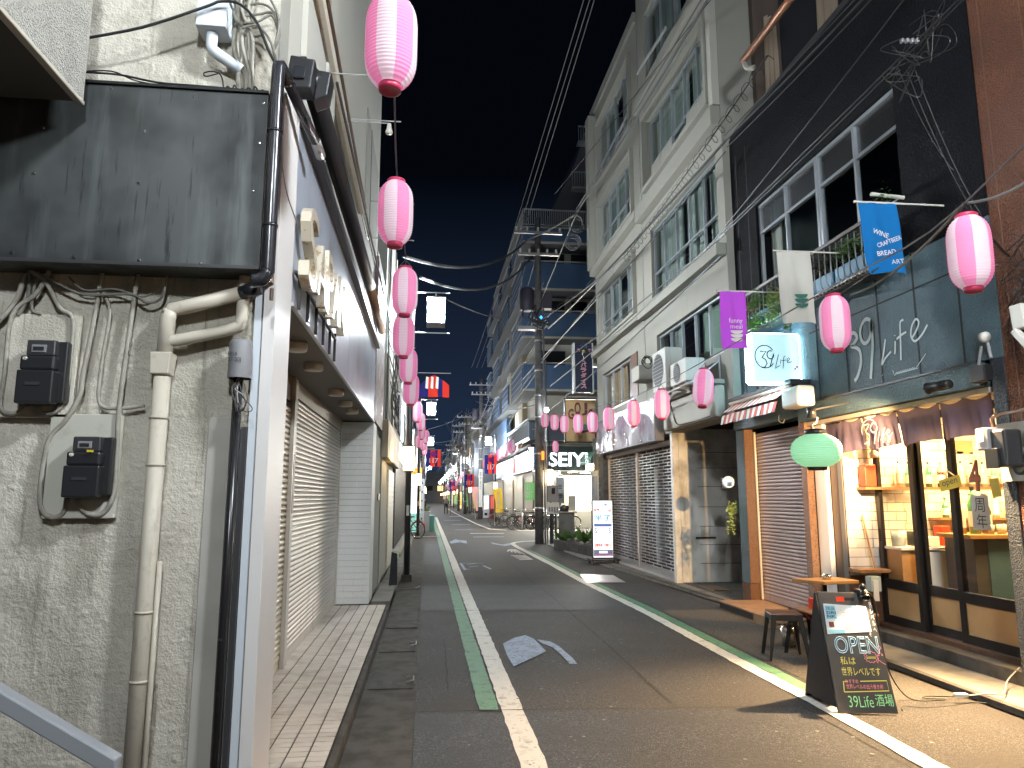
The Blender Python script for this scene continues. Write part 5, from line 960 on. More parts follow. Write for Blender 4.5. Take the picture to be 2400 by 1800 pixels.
MB().box(XG - .12, XG + .05, 13.5, 18.65, .036, .058).build('threshold', M['steel'], gr)
# alley wall fittings
rs = thing('round_sign', 'small round white sign with three blue bowls beside the alley', 'sign', (4.75, 10.95, 2.0))
pc = on_y(1707, 1130, 10.9); MB().lathe((pc.x, 10.9, pc.z), [(.001, -.03), (.085, -.03), (.09, -.02), (.09, .02), (.001, .03)], 28, axis='y').build('disc', mat('disc_white', (.75, .78, .80), .4, emit=((.8, .9, 1), .25)), rs, smooth=True)
bowls(pc.x, 10.868, pc.z - .005, .09, .018, mat('print_blue', (.02, .12, .32), .6), rs); text_mesh('funny\nmeal', (pc.x - .05, 10.868, pc.z + .01), (.10, 0, 0), (0, 0, .055), M['print_blue'], 'lettering', rs, depth=.001)
MB().box(pc.x + .085, 4.74, 10.88, 10.92, pc.z - .02, pc.z + .02).build('arm', M['black_metal'], rs)
hpl = thing('ivy_pot', 'pale green trailing plant hanging below the round sign', 'plant', (4.7, 10.9, 1.4)); f = MB(); q = on_y(1716, 1175, 10.9); leaves(f, (q.x, 10.9, q.z - .05), (.10, .06, .10), 120, .03, .12); leaves(f, (q.x - .04, 10.9, q.z - .25), (.06, .05, .12), 90, .028, .14); tag(f.build('foliage', M['leaf_pale'], hpl, recalc=False), kind='stuff')
mb_ = tag(MB().box(5.55, 5.63, 13.30, 13.39, 1.75, 1.98).build('wall_box', M['white_plastic'], bevel=.008), 'small grey utility box on the alley wall', 'utility box')
tag(MB().box(5.02, 5.4, 13.36, 13.39, .84, .87).build('wall_bracket', M['dark_steel']), 'short dark rail fixed low on the pale alley wall', 'bracket')
# ================================================================ APARTMENT BLOCK + SUPERMARKET (right, beyond the side street)
ap = thing('apartment_block', 'multi-storey apartment block with dark blue slatted balconies rising above the supermarket', 'building', (7, 40, 0))
XA, YA = 5.0, 38.0
MB().box(5.9, 16, 39.6, 62, 4.2, 16.4).build('wall', M['apt_wall'], ap)
for k, (z0, z1) in enumerate([(15.62, 16.45), (12.95, 14.50), (10.25, 11.70), (7.35, 8.80)]):
    f = MB().box(XA + .02, 12.5, YA, YA + .10, z0, z1 - .12).build('balcony_front', M['slat_blue'], ap)
    MB().box(XA - .02, 12.5, YA - .06, YA + .14, z1 - .04, z1).build('balcony_rail', M['rail_pale'], ap); MB().box(XA, 12.5, YA - .02, YA + .10, z0 - .10, z0).build('slab_edge', M['apt_wall'], ap)
    MB().box(XA, 5.9, YA + .1, 62, z0 - .12, z0 - .001).build('balcony_floor', M['apt_grey'], ap); MB().box(5.9, 12.5, YA + .1, 39.6, z0 - .12, z0 - .001).build('balcony_floor', M['apt_grey'], ap)
    s = MB()
    for i in range(70): x = XA + .05 + i * .107; s.box(x, x + .03, YA - .018, YA - .001, z0 + .25, z1 - .15)
    tag(s.build('slats', M['slat_blue'], ap), kind='stuff')
    # stepped side balconies
    for (ya, yb) in ((38.1, 43), (45, 49), (51.5, 56), (58, 61.5)):
        MB().box(XA - .05, XA + .05, ya, yb, z0, z1 - .15).build('side_balcony', M['slat_blue'], ap); MB().box(XA - .08, XA + .08, ya, yb, z1 - .08, z1).build('balcony_rail', M['rail_pale'], ap)
        for zz in (z0 + .25, z0 + .6, z0 + .95): MB().box(XA - .065, XA - .051, ya, yb, zz, zz + .05).build('side_slat', M['rail_pale'], ap)
    if k: 
        for (xa, xb) in ((6.2, 7.6), (8.0, 8.9)): w_ = MB().box(xa, xb, 39.55, 39.599, z1 - .1, z1 + .95).build('window', M['room_dark'], ap); MB().box(xa - .03, xb + .03, 39.52, 39.548, z1 + .96, z1 + 1.0).build('window_head', M['frame_alu'], w_)
        MB().tube([(5.95, 39.4, z1 - 1.5), (5.95, 39.4, z1 + 1.2)], .06, 8).build('drainpipe', M['apt_wall'], ap)
        MB().box(5.88, 6.0, 38.15, 38.3, z1, z1 + 1.2).build('divider', M['apt_wall'], ap)
MB().box(5.6, 6.0, 43, 45, 4.2, 16.2).build('side_column', mat('apt_tan', (.36, .30, .20), .8), ap); MB().box(5.6, 6.0, 49, 51.5, 4.2, 16).build('side_column', M['apt_wall'], ap); MB().box(5.6, 6.0, 56, 58, 4.2, 16).build('side_column', M['apt_wall'], ap)
# roof terrace railing and stepped-back upper floors with a sloping edge
rl = MB(); rl.box(XA, 12.5, YA, YA + .06, 17.42, 17.50); rl.box(XA, 12.5, YA, YA + .06, 16.55, 16.6)
for i in range(62): x = XA + .05 + i * .12; rl.box(x, x + .035, YA + .01, YA + .045, 16.6, 17.42)
for i in range(60): y = YA + .2 + i * .3; rl.box(XA, XA + .04, y, y + .04, 16.6, 17.42)
rl.box(XA - .01, XA + .05, YA, 56, 17.42, 17.5); tag(rl.build('terrace_railing', M['rail_pale'], ap), kind='stuff')
MB().prism([(6.1, 39.5, 16.4), (15, 39.5, 16.4), (15, 39.5, 24), (9.0, 39.5, 23.2), (8.35, 39.5, 21.1)], (0, 14, 0)).build('upper_floors', M['apt_grey'], ap)
for (x0, z0) in ((8.0, 19.35), (8.4, 22.2)):
    b_ = MB(); b_.box(x0, 10.5, 38.9, 38.95, z0 + .85, z0 + .92); b_.box(x0, 10.5, 38.9, 39.5, z0 - .1, z0)
    for i in range(18): b_.box(x0 + i * .14, x0 + i * .14 + .04, 38.9, 38.94, z0, z0 + .85)
    b_.build('upper_balcony', M['rail_pale'], ap)
# clad lower volume over the shop
MB().box(5.35, 13, 38.2, 41, 4.62, 5.60).build('clad_band', mat('clad_blue', (.07, .10, .14), .45, .3), ap); MB().box(5.30, 5.349, 38.3, 48, 4.75, 5.65).build('clad_side', mat('clad_pale', (.34, .42, .50), .4, .3), ap)
s = MB()
for i in range(60): x = 5.4 + i * .11; s.box(x, x + .025, 38.17, 38.199, 4.65, 5.58)
for i in range(40): y = 38.4 + i * .24; s.box(5.28, 5.299, y, y + .04, 4.8, 5.6)
tag(s.build('cladding_ribs', M['apt_grey'], ap), kind='stuff'); MB().box(5.22, 13, 38.0, 48.5, 5.66, 5.76).build('cornice', M['rail_pale'], ap)
MB().box(5.30, 5.8, 49, 62, 5.0, 7.0).build('clad_side', M['slat_blue'], ap)
# supermarket
su = thing('supermarket', 'supermarket at the street corner with glowing SEIYU letters and bright interior', 'building', (7, 40, 0))
MB().box(5.7, 14, 38.35, 38.6, 3.02, 4.32).build('fascia', mat('fascia_dark', (.035, .05, .045), .4), su)
wl = MB(); wall_holes(wl, 'y', 38.4, 38.6, 5.72, 14, 0, 3.0, [(7.25, 8.9, .9, 2.75), (9.2, 12, .2, 2.7)]); wl.build('front_wall', M['apt_wall'], su)
text_mesh('SEIYU', (6.42, 38.34, 3.24), (2.62, 0, 0), (0, 0, .74), mat('letters_glow', (.9, .95, 1), .4, emit=((.9, .97, 1), 2.2)), 'letters', su, depth=.08, bold=.015)
it = MB(); it.box(6, 14, 41.5, 41.6, 0, 3.2); it.build('interior_back', mat('lit_interior', (.8, .78, .66), .8, emit=((1, .95, .78), 2.4)), su); MB().box(5.9, 14, 38.7, 41.5, 2.82, 2.9).build('ceiling', M['white_paint'], su)
for x in (7.2, 8.3, 10): MB().box(x, x + .7, 39.1, 41.0, 2.78, 2.815).build('ceiling_light', mat('tube_light', (1, 1, 1), .5, emit=((1, .98, .9), 14)), su)
MB().box(7.7, 8.1, 39.6, 39.8, .5, 1.7).build('cabinet', M['grey_plastic'], su); MB().box(8.15, 8.6, 40.5, 40.6, 1.75, 2.05).build('notice', M['white_cool'], su); MB().box(7.28, 7.33, 38.62, 38.7, .9, 2.6).build('door_edge', M['yellow_sign'], su)
MB().box(6.6, 6.85, 38.32, 38.398, .3, 2.95).build('pilaster', M['steel'], su); MB().tube([(6.95, 38.3, 0), (6.95, 38.3, 3)], .05, 8).build('drainpipe', M['grey_plastic'], su)
MB().tube([(7.45, 38.3, 2.93), (8.9, 37.2, 2.80)], .05, 6).build('canopy_arm', M['steel'], su)
# street side: shutters under a long lit sign band
MB().box(5.72, 6.0, 38.62, 74, 0, 3.0).build('side_wall', M['apt_wall'], su)
for (y0, y1) in ((39.2, 42.4), (43.4, 47.5), (48.5, 53), (55, 60), (62, 68)): 
    o = MB().box(5.685, 5.719, y0, y1, .1, 2.75).build('shop_shutter', M['pipe_cream'], su); MB().box(5.66, 5.684, y0 - .1, y0, 0, 2.85).build('shutter_frame', M['brown_granite'], o)
MB().box(5.60, 5.719, 38.36, 42, 3.05, 4.25).build('sign_band', mat('band_blue', (.03, .07, .18), .25, emit=((.25, .45, .9), .10)), su)
MB().box(5.60, 5.719, 42.05, 62, 3.05, 4.25).build('sign_band', mat('band_silver', (.045, .065, .10), .3, .1, emit=((.5, .7, 1), .03), streak=(1.2, .3, (.08, .12, .2), .45, .6)), su)
text_mesh('西友', (5.59, 42.6, 3.30), (0, -2.3, 0), (0, 0, .72), M['letters_glow'], 'side_letters', su, depth=.03); MB().box(5.58, 5.599, 46.8, 47.6, 3.2, 4.1).build('red_stripe', mat('red_lit', (.6, .03, .02), .5, emit=((1, .08, .03), .5)), su)
for (y0, y1) in ((48, 50.5), (51, 54)): MB().box(5.52, 5.6, y0, y1, 2.95, 3.0).build('tube_lamp', M['tube_light'], su)
for k in range(5): MB().lathe((5.52, 39.0, 3.35 + .22 * k), [(.001, -.08), (.07, -.05), (.07, .05), (.001, .08)], 10).build('globe_light', M['tube_light'], su, smooth=True)
MB().box(5.45, 5.8, 38.3, 62, 4.27, 4.42).build('eaves', M['matte_black'], su)
# ================================================================ far buildings both sides
rnd = random.Random(31)
wallm = [mat('far_a', (.22, .21, .19), .8, streak=(1, .2, (.10, .10, .09), .5, .8)), mat('far_b', (.12, .13, .15), .8), mat('far_c', (.33, .31, .27), .8, streak=(1, .2, (.18, .17, .15), .5, .8)), mat('far_d', (.16, .10, .075), .8)]
glows = [mat('win_warm', (.8, .5, .25), .5, emit=((1, .62, .28), 1.3)), mat('win_cool', (.7, .8, .9), .5, emit=((.8, .92, 1), 1.4)), M['room_dark'], M['room_dark']]
descr = ['grey', 'dark blue-grey', 'beige', 'brown']
def far_building(side, y0, y1, h, k, label, xo=0):
    x = (-.80 - xo) if side < 0 else (4.75 + xo); dx = -1 if side < 0 else 1; mw_ = wallm[k % 4]
    t = thing('shop_house', label, 'building', (x + dx * 4, (y0 + y1) / 2, 0), 'narrow shop buildings lining the far street')
    MB().box(x, x + dx * 7, y0, y1, 0, h).build('wall', mw_, t); MB().box(x - dx * .06, x + dx * 7.05, y0 - .02, y1 + .02, h, h + .18).build('parapet', M['apt_grey'], t)
    wdt = y1 - y0
    MB().box(x - dx * .12, x - dx * .002, y0 + .1, y1 - .1, 2.55, 3.2).build('shop_sign', mat('sgn%d' % (k % 5), [(.10, .02, .02), (.55, .55, .5), (.03, .10, .2), (.5, .3, .1), (.05, .2, .1)][k % 5], .5, emit=([(1, .5, .3), (1, 1, .9), (.7, .85, 1), (1, .75, .4), (.8, 1, .9)][k % 5], [.3, 1.2, .9, .8, .6][k % 5])), t)
    o = MB().box(x - dx * .03, x - dx * .002, y0 + .3, y1 - .3, .05, 2.4).build('shop_front', [M['shutter_grey'], glows[0], M['pipe_cream'], glows[1], M['room_dark']][(k * 3 + 1) % 5], t)
    z = 3.7; n = max(1, int(wdt / 2.2))
    while z + 1.3 < h:
        for i in range(n):
            ya = y0 + (i + .2) * wdt / n; yb = y0 + (i + .8) * wdt / n; g = glows[rnd.randrange(4)]
            wd = MB().box(x - dx * .03, x - dx * .002, ya, yb, z, z + 1.15).build('window', g, t)
            fr_ = MB(); fr_.box(x - dx * .06, x - dx * .031, ya - .05, yb + .05, z - .06, z); fr_.box(x - dx * .06, x - dx * .031, ya - .05, yb + .05, z + 1.15, z + 1.2); fr_.box(x - dx * .06, x - dx * .031, (ya + yb) / 2 - .02, (ya + yb) / 2 + .02, z, z + 1.15); fr_.build('frame', M['frame_alu'], wd)
        z += 2.7
    return t
# near left row (13 - 29 m), seen almost edge-on
l1 = thing('tile_fronted_house', 'beige tile-fronted building with a box sign just past the shuttered shop', 'building', (-3, 15.5, 0))
MB().box(-6, -.84, 13.0, 18.0, 0, 7.3).build('wall', M['plaster_pale'], l1); MB().box(-1.0, -.80, 12.96, 12.999, 0, 7.3).build('edge', M['plaster'], l1); MB().box(-2.5, -.86, 11.56, 12.98, 0, 5.6).build('link_wall', M['plaster'], l1)
MB().box(-.84, -.70, 13.02, 18.2, 2.30, 2.98).build('box_sign', mat('sign_beige', (.50, .40, .26), .6), l1, bevel=.01)
for zz in [.12 + .115 * k for k in range(18)]: MB().box(-.838, -.806, 15.6, 18.0, zz, zz + .108).build('tile_course', M['pipe_cream'], l1)
MB().box(-.90, -.82, 11.6, 12.9, .12, 2.6).build('side_door', M['plaster'], l1); MB().box(-.815, -.80, 12.3, 12.7, 1.55, 1.66).build('number_plate', M['brown_stone'], l1); text_mesh('5-13', (-.799, 12.34, 1.57), (0, .32, 0), (0, 0, .07), M['paper'], 'number', l1, depth=.001)
MB().box(-.86, -.80, 10.95, 12.9, 2.75, 5.3).build('dark_bill', mat('poster_dark', (.09, .05, .05), .5, var=(6, (.25, .2, .18), .5, .6)), l1)
for k in range(7): MB().tube([(-.80 + .01 * (k % 3), 13.2 + .5 * k, 2.9), (-.78, 13.25 + .5 * k, 7.0)], .018 + .006 * (k % 2), 6).build('wall_pipe', M[['plaster', 'black_metal', 'pipe_cream', 'steel'][k % 4]], l1)
for zz in (3.9, 4.6, 5.4): MB().tube([(-.82, 14.5, zz), (-.3, 14.6, zz)], .012, 5).build('wall_bracket', M['wire_white'], l1)
for zz in (4.3, 5.9): MB().box(-.838, -.80, 13.6, 15.3, zz, zz + 1.1).build('window', M['win_cool'], l1); MB().box(-.838, -.80, 16.0, 17.6, zz, zz + 1.1).build('window', M['room_dark'], l1)
l2 = thing('slatted_front_house', 'dark building with vertical black slats along its ground floor on the left', 'building', (-3, 23, 0))
MB().box(-6, -.90, 18.25, 28.8, 0, 6.8).build('wall', M['far_c'], l2); MB().box(-.90, -.70, 18.3, 28.6, 0, .32).build('plinth', M['plaster_pale'], l2)
for k in range(22): MB().box(-.88, -.80, 18.8 + k * .45, 18.95 + k * .45, .33, 2.6).build('slat', M['black_metal'], l2)
MB().box(-.90, -.78, 18.3, 28.6, 2.62, 3.1).build('header', M['steel'], l2)
for zz in (3.5, 5.2): 
    for y in (19, 21.5, 24, 26.5): MB().box(-.90, -.86, y, y + 1.6, zz, zz + 1.1).build('window', M['win_cool' if (y + zz) % 2 > 1 else 'room_dark'], l2)
y = 35.0; k = 0
side_h = [6.6, 7.4, 6.0, 8.2, 7.0, 6.2, 7.8, 6.6, 9, 7]
while y < 210:
    wdt = [5.5, 7, 4.5, 8, 6][k % 5] * (1 if y < 90 else 1.8)
    far_building(-1, y, y + wdt - .2, side_h[k % 10], k, '%s %s shop house from the crossing on the left side' % (['first', 'second', 'third', 'fourth', 'fifth', 'sixth', 'seventh', 'eighth', 'ninth', 'tenth', 'eleventh', 'twelfth', 'thirteenth', 'fourteenth', 'fifteenth', 'sixteenth', 'seventeenth', 'eighteenth', 'nineteenth', 'twentieth', 'twenty-first', 'twenty-second'][k], descr[k % 4]), xo=.3 * (k % 2) + .2)
    y += wdt; k += 1
y = 76; k = 0
while y < 215:
    wdt = [6, 8, 5, 9, 7][k % 5] * (1 if y < 110 else 1.6)
    far_building(1, y, y + wdt - .2, [7.5, 10, 6.5, 12, 8][k % 5], k + 1, '%s %s shop house past the supermarket on the right side' % (['first', 'second', 'third', 'fourth', 'fifth', 'sixth', 'seventh', 'eighth', 'ninth', 'tenth', 'eleventh', 'twelfth', 'thirteenth', 'fourteenth', 'fifteenth'][k], descr[(k + 1) % 4]), xo=.1 + .25 * (k % 2))
    y += wdt; k += 1
endb = thing('street_end_building', 'dark building closing the far end of the street', 'building', (2, 216, 0)); MB().box(-8, 12, 216, 226, 0, 9).build('wall', M['far_b'], endb)
for x in (-3, 0, 3, 6): w_ = MB().box(x, x + 1.6, 215.9, 215.98, 3.5, 5).build('window', M['win_warm' if x == 3 else 'room_dark'], endb); MB().box(x - .1, x + 1.7, 215.8, 215.89, 3.4, 3.5).build('sill', M['plaster'], w_)
# ================================================================ STREET LAMPS
lamp = thing('street_lamp', 'nearest street lamp on the left, white box lantern above a warm lantern', 'street lamp', (-.37, 14.6, 0), 'street lamps along the shopping street')
MB().tube([(-.37, 14.6, 0), (-.37, 14.6, 5.9)], [.060, .052], 14).build('pole', M['dark_steel'], lamp, smooth=True); MB().tube([(-.37, 14.6, 0), (-.37, 14.6, .12)], .10, 14).build('base', M['concrete_dark'], lamp)
for zz in (5.78, 4.93): MB().tube([(-.37, 14.6, zz), (.40, 14.6, zz)], .014, 8).build('arm', M['rail_pale'], lamp)
hd = MB().box(-.055, .285, 14.43, 14.77, 5.12, 5.62).build('lamp_head', M['lamp_cool'], lamp)
MB().box(-.075, .305, 14.41, 14.79, 5.625, 5.66).build('lamp_cap', M['dark_steel'], lamp); MB().box(-.075, .305, 14.41, 14.79, 5.08, 5.115).build('lamp_foot', M['dark_steel'], lamp); MB().tube([(.11, 14.6, 5.66), (.11, 14.6, 5.78)], .012, 6).build('hanger', M['rail_pale'], lamp)
wl_ = MB().box(-.46, -.28, 14.51, 14.69, 2.10, 2.62).build('warm_case', mat('case_brown', (.10, .06, .03), .4), lamp)
for (a, b, c_, d_) in ((-.445, -.295, 14.500, 14.508), (-.445, -.295, 14.692, 14.70)): MB().box(a, b, c_, d_, 2.13, 2.59).build('warm_panel', M['lamp_warm'], lamp)
for (a, b) in ((-.472, -.464), (-.276, -.268)): MB().box(a, b, 14.53, 14.67, 2.13, 2.59).build('warm_panel', M['lamp_warm'], lamp)
MB().box(-.40, -.34, 14.535, 14.54, 1.25, 1.45).build('pole_sticker', M['paper'], lamp)
def lamp_at(x, y, label, flip=False, far=False):
    c = copy_tree(lamp, loc=(x, y, 0), label=label)
    if flip: c.rotation_euler.z = math.pi
    return c
lamp_at(-.37, 31.3, 'second street lamp on the left, by the bicycle at the crossing'); lamp_at(-.30, 50, 'third street lamp on the left, beyond the crossing')
lamp_at(-.25, 70, 'fourth street lamp on the left, far down the street'); lamp_at(-.2, 92, 'fifth and farthest street lamp on the left')
lamp_at(-.37, -2.3, 'street lamp on the left behind the viewer lighting the stucco wall')
lamp_at(2.9, 1.3, 'street lamp on the right beside the viewer, just outside the frame', flip=True)
for k, (x, y) in enumerate([(4.55, 49), (4.35, 75), (4.0, 96), (3.9, 108), (3.85, 120), (3.8, 134), (3.75, 150), (3.7, 168), (3.65, 190)]):
    lamp_at(x, y, '%s street lamp of the bright row on the right beyond the supermarket' % ['first', 'second', 'third', 'fourth', 'fifth', 'sixth', 'seventh', 'eighth', 'farthest'][k], flip=True)
# ================================================================ UTILITY POLES
def utility_pole(x, y, h, label, r=.16, gear=True, arms=((.95, 1.8), (.88, 1.5))):
    t = thing('utility_pole', label, 'utility pole', (x, y, 0), 'concrete utility poles on the right side')
    MB().tube([(x, y, 0), (x, y, h)], [r, r * .68], 16).build('pole', M['pole_concrete'], t, smooth=True)
    for (f, w_) in arms:
        z = h * f; MB().box(x - w_ / 2, x + w_ / 2, y - .16, y - .07, z - .045, z + .045).build('crossarm', M['steel'], t)
        for i in range(5): xx = x - w_ / 2 + .08 + i * (w_ - .16) / 4; MB().lathe((xx, y - .115, z + .046), [(.02, 0), (.05, .03), (.03, .06), (.055, .09), (.035, .12), (.05, .15), (.001, .17)], 10).build('insulator', M['white_plastic'], t, smooth=True)
    if gear:
        z = h * .70
        MB().lathe((x - .42, y - .05, z), [(.001, 0), (.24, 0), (.26, .05), (.26, .75), (.20, .84), (.001, .86)], 18).build('transformer', M['transformer'], t, smooth=True); MB().box(x + .12, x + .5, y - .12, y + .2, z + .1, z + .7).build('switch_box', M['transformer'], t, bevel=.02)
        for i in range(10):
            a = rnd.uniform(0, 6.28); p = Vector((x - .2 + .35 * math.cos(a), y - .2, z + rnd.uniform(-.1, .2))); MB().tube(smoothpath([p, p + Vector((rnd.uniform(-.2, .2), -.05, -.45)), p + Vector((rnd.uniform(.1, .5), -.05, -.6)), (x + rnd.uniform(-.1, .35), y - .15, z - rnd.uniform(.1, .9))]), .016, 5).build('jumper_cable', M['wire_black'], t)
        MB().box(x - .75, x + .1, y - .2, y + .1, z - .72, z - .60).build('platform_arm', M['steel'], t)
    for zz in (1.2, 3.1, 4.4, 5.2, 6.1, 7.2): MB().tube([(x, y, zz), (x, y, zz + .07)], r * (1.03 - .025 * zz) + .008, 16).build('steel_band', M['steel'], t, smooth=True)
    for i in range(7): zz = 2.2 + i * .45; MB().tube([(x - .02, y, zz), (x + (.24 if i % 2 else -.24), y - .04, zz)], .008, 5).build('step_bolt', M['steel'], t)
    return t
p1 = utility_pole(3.92, 25.55, 11.9, 'big concrete utility pole with a transformer at the near corner of the crossing', r=.155)
MB().tube([(4.12, 25.5, 0), (4.10, 25.5, 8.5)], .035, 8).build('cable_riser', M['grey_plastic'], p1, smooth=True); MB().tube([(4.20, 25.5, 0), (4.17, 25.5, 6.5)], .022, 8).build('cable_riser', M['steel'], p1, smooth=True)
MB().lathe((4.02, 25.30, 2.9), [(.001, 0), (.045, .01), (.05, .30), (.001, .32)], 12).build('orange_beacon', mat('orange_glow', (1, .3, .05), .4, emit=((1, .22, .03), 2.2)), p1, smooth=True)
MB().lathe((4.15, 25.2, 4.66), [(.001, -.09), (.07, -.05), (.07, .05), (.001, .09)], 12).build('bulkhead_lamp', M['lamp_far'], p1, smooth=True); MB().lathe((3.99, 25.3, 8.05), [(.001, -.08), (.06, 0), (.001, .08)], 10).build('blue_marker', mat('blue_glow', (.05, .3, .9), .4, emit=((.05, .4, 1), 2)), p1, smooth=True)
MB().box(4.22, 4.38, 25.3, 25.42, 2.02, 2.60).build('warm_lantern', M['case_brown'], p1); MB().box(4.235, 4.365, 25.29, 25.299, 2.05, 2.57).build('lantern_panel', M['lamp_warm'], p1); MB().box(4.211, 4.219, 25.31, 25.41, 2.05, 2.57).build('lantern_panel', M['lamp_warm'], p1)
MB().tube([(4.30, 25.4, 0), (4.30, 25.4, 2.0)], .035, 10).build('lantern_post', M['dark_steel'], p1); MB().tube([(4.30, 25.36, 2.6), (4.22, 25.4, 4.2)], .02, 6).build('lantern_cable', M['wire_black'], p1)
p2 = utility_pole(3.95, 54.6, 10.6, 'second utility pole standing beside the vending machines', r=.17)
MB().box(3.80, 4.08, 54.40, 54.425, .9, 3.7).build('pole_banner', M['paper'], p2); text_mesh('質\nや\nま\nだ', (3.86, 54.39, 2.2), (.16, 0, 0), (0, 0, 1.3), M['ink'], 'lettering', p2, depth=.002)
p3 = utility_pole(3.7, 72, 10, 'third utility pole, thin and dark, beyond the vending machines', gear=False); p4 = utility_pole(1.9 + 1.9, 38.9 + 50, 10.8, 'fourth utility pole far down on the right', gear=True); p5 = utility_pole(3.6, 112, 10, 'farthest utility pole in the wire tangle', gear=False)
# corner parts beside the first pole: phone-like box, notices, signpost
tp_ = thing('ticket_machine', 'grey parking meter box with notices on a post beside the big pole', 'machine', (4.42, 25.2, 0)); MB().box(4.12, 4.50, 24.95, 25.2, 1.45, 2.0).build('cabinet', M['grey_plastic'], tp_, bevel=.01); MB().box(4.26, 4.38, 24.94, 24.949, 1.72, 1.92).build('screen', M['room_dark'], tp_); MB().box(4.12, 4.52, 24.93, 25.1, 1.05, 1.42).build('notice_board', M['paper'], tp_)
for k in range(4): MB().box(4.15 + .09 * k, 4.21 + .09 * k, 24.925, 24.929, 1.12, 1.28).build('notice', M['grey_plastic'], tp_)
MB().tube([(4.30, 25.05, 0), (4.30, 25.05, 1.05)], .035, 8).build('post', M['dark_steel'], tp_); MB().tube([(4.42, 25.05, 0), (4.42, 25.05, 1.05)], .03, 8).build('post', M['dark_steel'], tp_)
nb = tag(thing('white_notice_board', 'white notice board with black lettering behind the parking meter box', 'notice board', (4.7, 26, 1))); MB().box(4.62, 4.90, 26, 26.04, 1.40, 2.32).build('board', M['white_cool'], nb); text_mesh('≡\n≡', (4.68, 25.99, 1.6), (.14, 0, 0), (0, 0, .45), M['ink'], 'lettering', nb, depth=.001); MB().tube([(4.76, 26.03, 0), (4.76, 26.03, 1.4)], .03, 8).build('post', M['dark_steel'], nb)
# GOJO hanging sign, karaoke sign, green awning cafe
gj = thing('hanging_panel_sign', 'tan hanging sign with maroon lettering and 2F in a black frame', 'sign', (4.45, 21, 3.2))
MB().box(4.04, 4.90, 21.0, 21.08, 3.24, 4.47).build('panel', M['tan_sign'], gj)
for (a, b, c_, d_) in ((3.99, 4.03, 3.18, 4.53), (3.99, 4.95, 4.48, 4.53), (3.99, 4.95, 3.18, 3.23)): MB().box(a, b, 21.0, 21.08, c_, d_).build('frame_bar', M['black_metal'], gj)
for ch, x, z_, w_, h_ in (('G', 4.10, 3.88, .17, .32), ('O', 4.29, 4.02, .19, .38), ('J', 4.51, 4.00, .17, .38), ('O', 4.71, 3.88, .15, .32)): text_mesh(ch, (x, 20.99, z_), (w_, 0, 0), (0, 0, h_), M['maroon'], 'lettering', gj, depth=.003, bold=.03)
text_mesh('2F', (4.40, 20.99, 3.32), (.13, 0, 0), (0, 0, .08), M['maroon'], 'lettering', gj, depth=.003)
MB().prism([(4.18, 20.985, 3.62), (4.30, 20.985, 3.52), (4.55, 20.985, 3.48), (4.75, 20.985, 3.54), (4.82, 20.985, 3.62), (4.6, 20.985, 3.56), (4.4, 20.985, 3.56)], (0, -.003, 0)).build('printed_boat', M['maroon'], gj); MB().lathe((4.60, 20.983, 3.66), [(.001, 0), (.085, 0)], 14, axis='y').build('printed_figure', mat('teal_print', (.05, .16, .15), .6), gj); MB().lathe((4.40, 20.983, 3.68), [(.001, 0), (.07, 0)], 14, axis='y').build('printed_figure', M['maroon'], gj)
kk = thing('karaoke_sign', 'tall dark vertical sign with katakana lettering for a karaoke hall', 'sign', (4.4, 20, 4.5))
MB().box(4.12, 4.62, 20, 20.25, 4.55, 5.96).build('face', mat('sign_navy', (.008, .012, .03), .3), kk); 
for (a, b) in ((4.08, 4.118), (4.622, 4.65)): MB().box(a, b, 19.98, 20.25, 4.52, 5.98).build('edge', M['rail_pale'], kk)
MB().box(4.65, 4.85, 20.05, 20.15, 5.3, 5.4).build('mount', M['steel'], kk)
for i, (ch, x, z_, mm) in enumerate([('カ', 4.17, 5.72, 'flower'), ('ラ', 4.27, 5.82, 'band_blue'), ('オ', 4.40, 5.82, 'teal_print'), ('ケ', 4.50, 5.72, 'flower'), ('ホ', 4.32, 5.68, 'yellow_sign')]): text_mesh(ch, (x, 19.99, z_), (.10, 0, 0), (0, 0, .10), M[mm], 'lettering', kk, depth=.003, bold=.015)
for i, ch in enumerate('ー|ル'): text_mesh('|' if ch in 'ー|' and i == 0 else ch, (4.33 if ch != '|' else 4.36, 19.99, 5.62 - .10 * i), (.09 if ch == 'ル' else .02, 0, 0), (0, 0, .07), M['paper'], 'lettering', kk, depth=.003)
for i, ch in enumerate('パラダイス'): 
    text_mesh(ch, (4.28, 19.992, 5.28 - .155 * i), (.17, 0, 0), (0, 0, .135), M['paper'], 'lettering', kk, depth=.003, bold=.035); text_mesh(ch, (4.285, 19.986, 5.285 - .155 * i), (.16, 0, 0), (0, 0, .125), M['red_plastic'], 'lettering', kk, depth=.004)
cf = thing('corner_cafe', 'low stone-fronted cafe with a small green dome awning past the white building', 'building', (5.5, 21.5, 0))
MB().box(4.80, 8, 19.36, 20.9, 0, 3.3).build('wall', M['concrete'], cf)
for r in range(14): MB().box(4.775, 4.799, 19.4, 20.1, .1 + r * .19, .27 + r * .19).build('stone_block', M['concrete_dark'], cf)
MB().box(4.74, 4.79, 20.12, 20.85, .2, 2.35).build('door_frame', M['pipe_cream'], cf)
for y in (20.16, 20.52): MB().box(4.725, 4.739, y, y + .30, .5, 2.2).build('door_panel', M['grey_plastic'], cf)
dm = MB(); pr = arc(0, 0, .42, .42, 0, 90, 6)
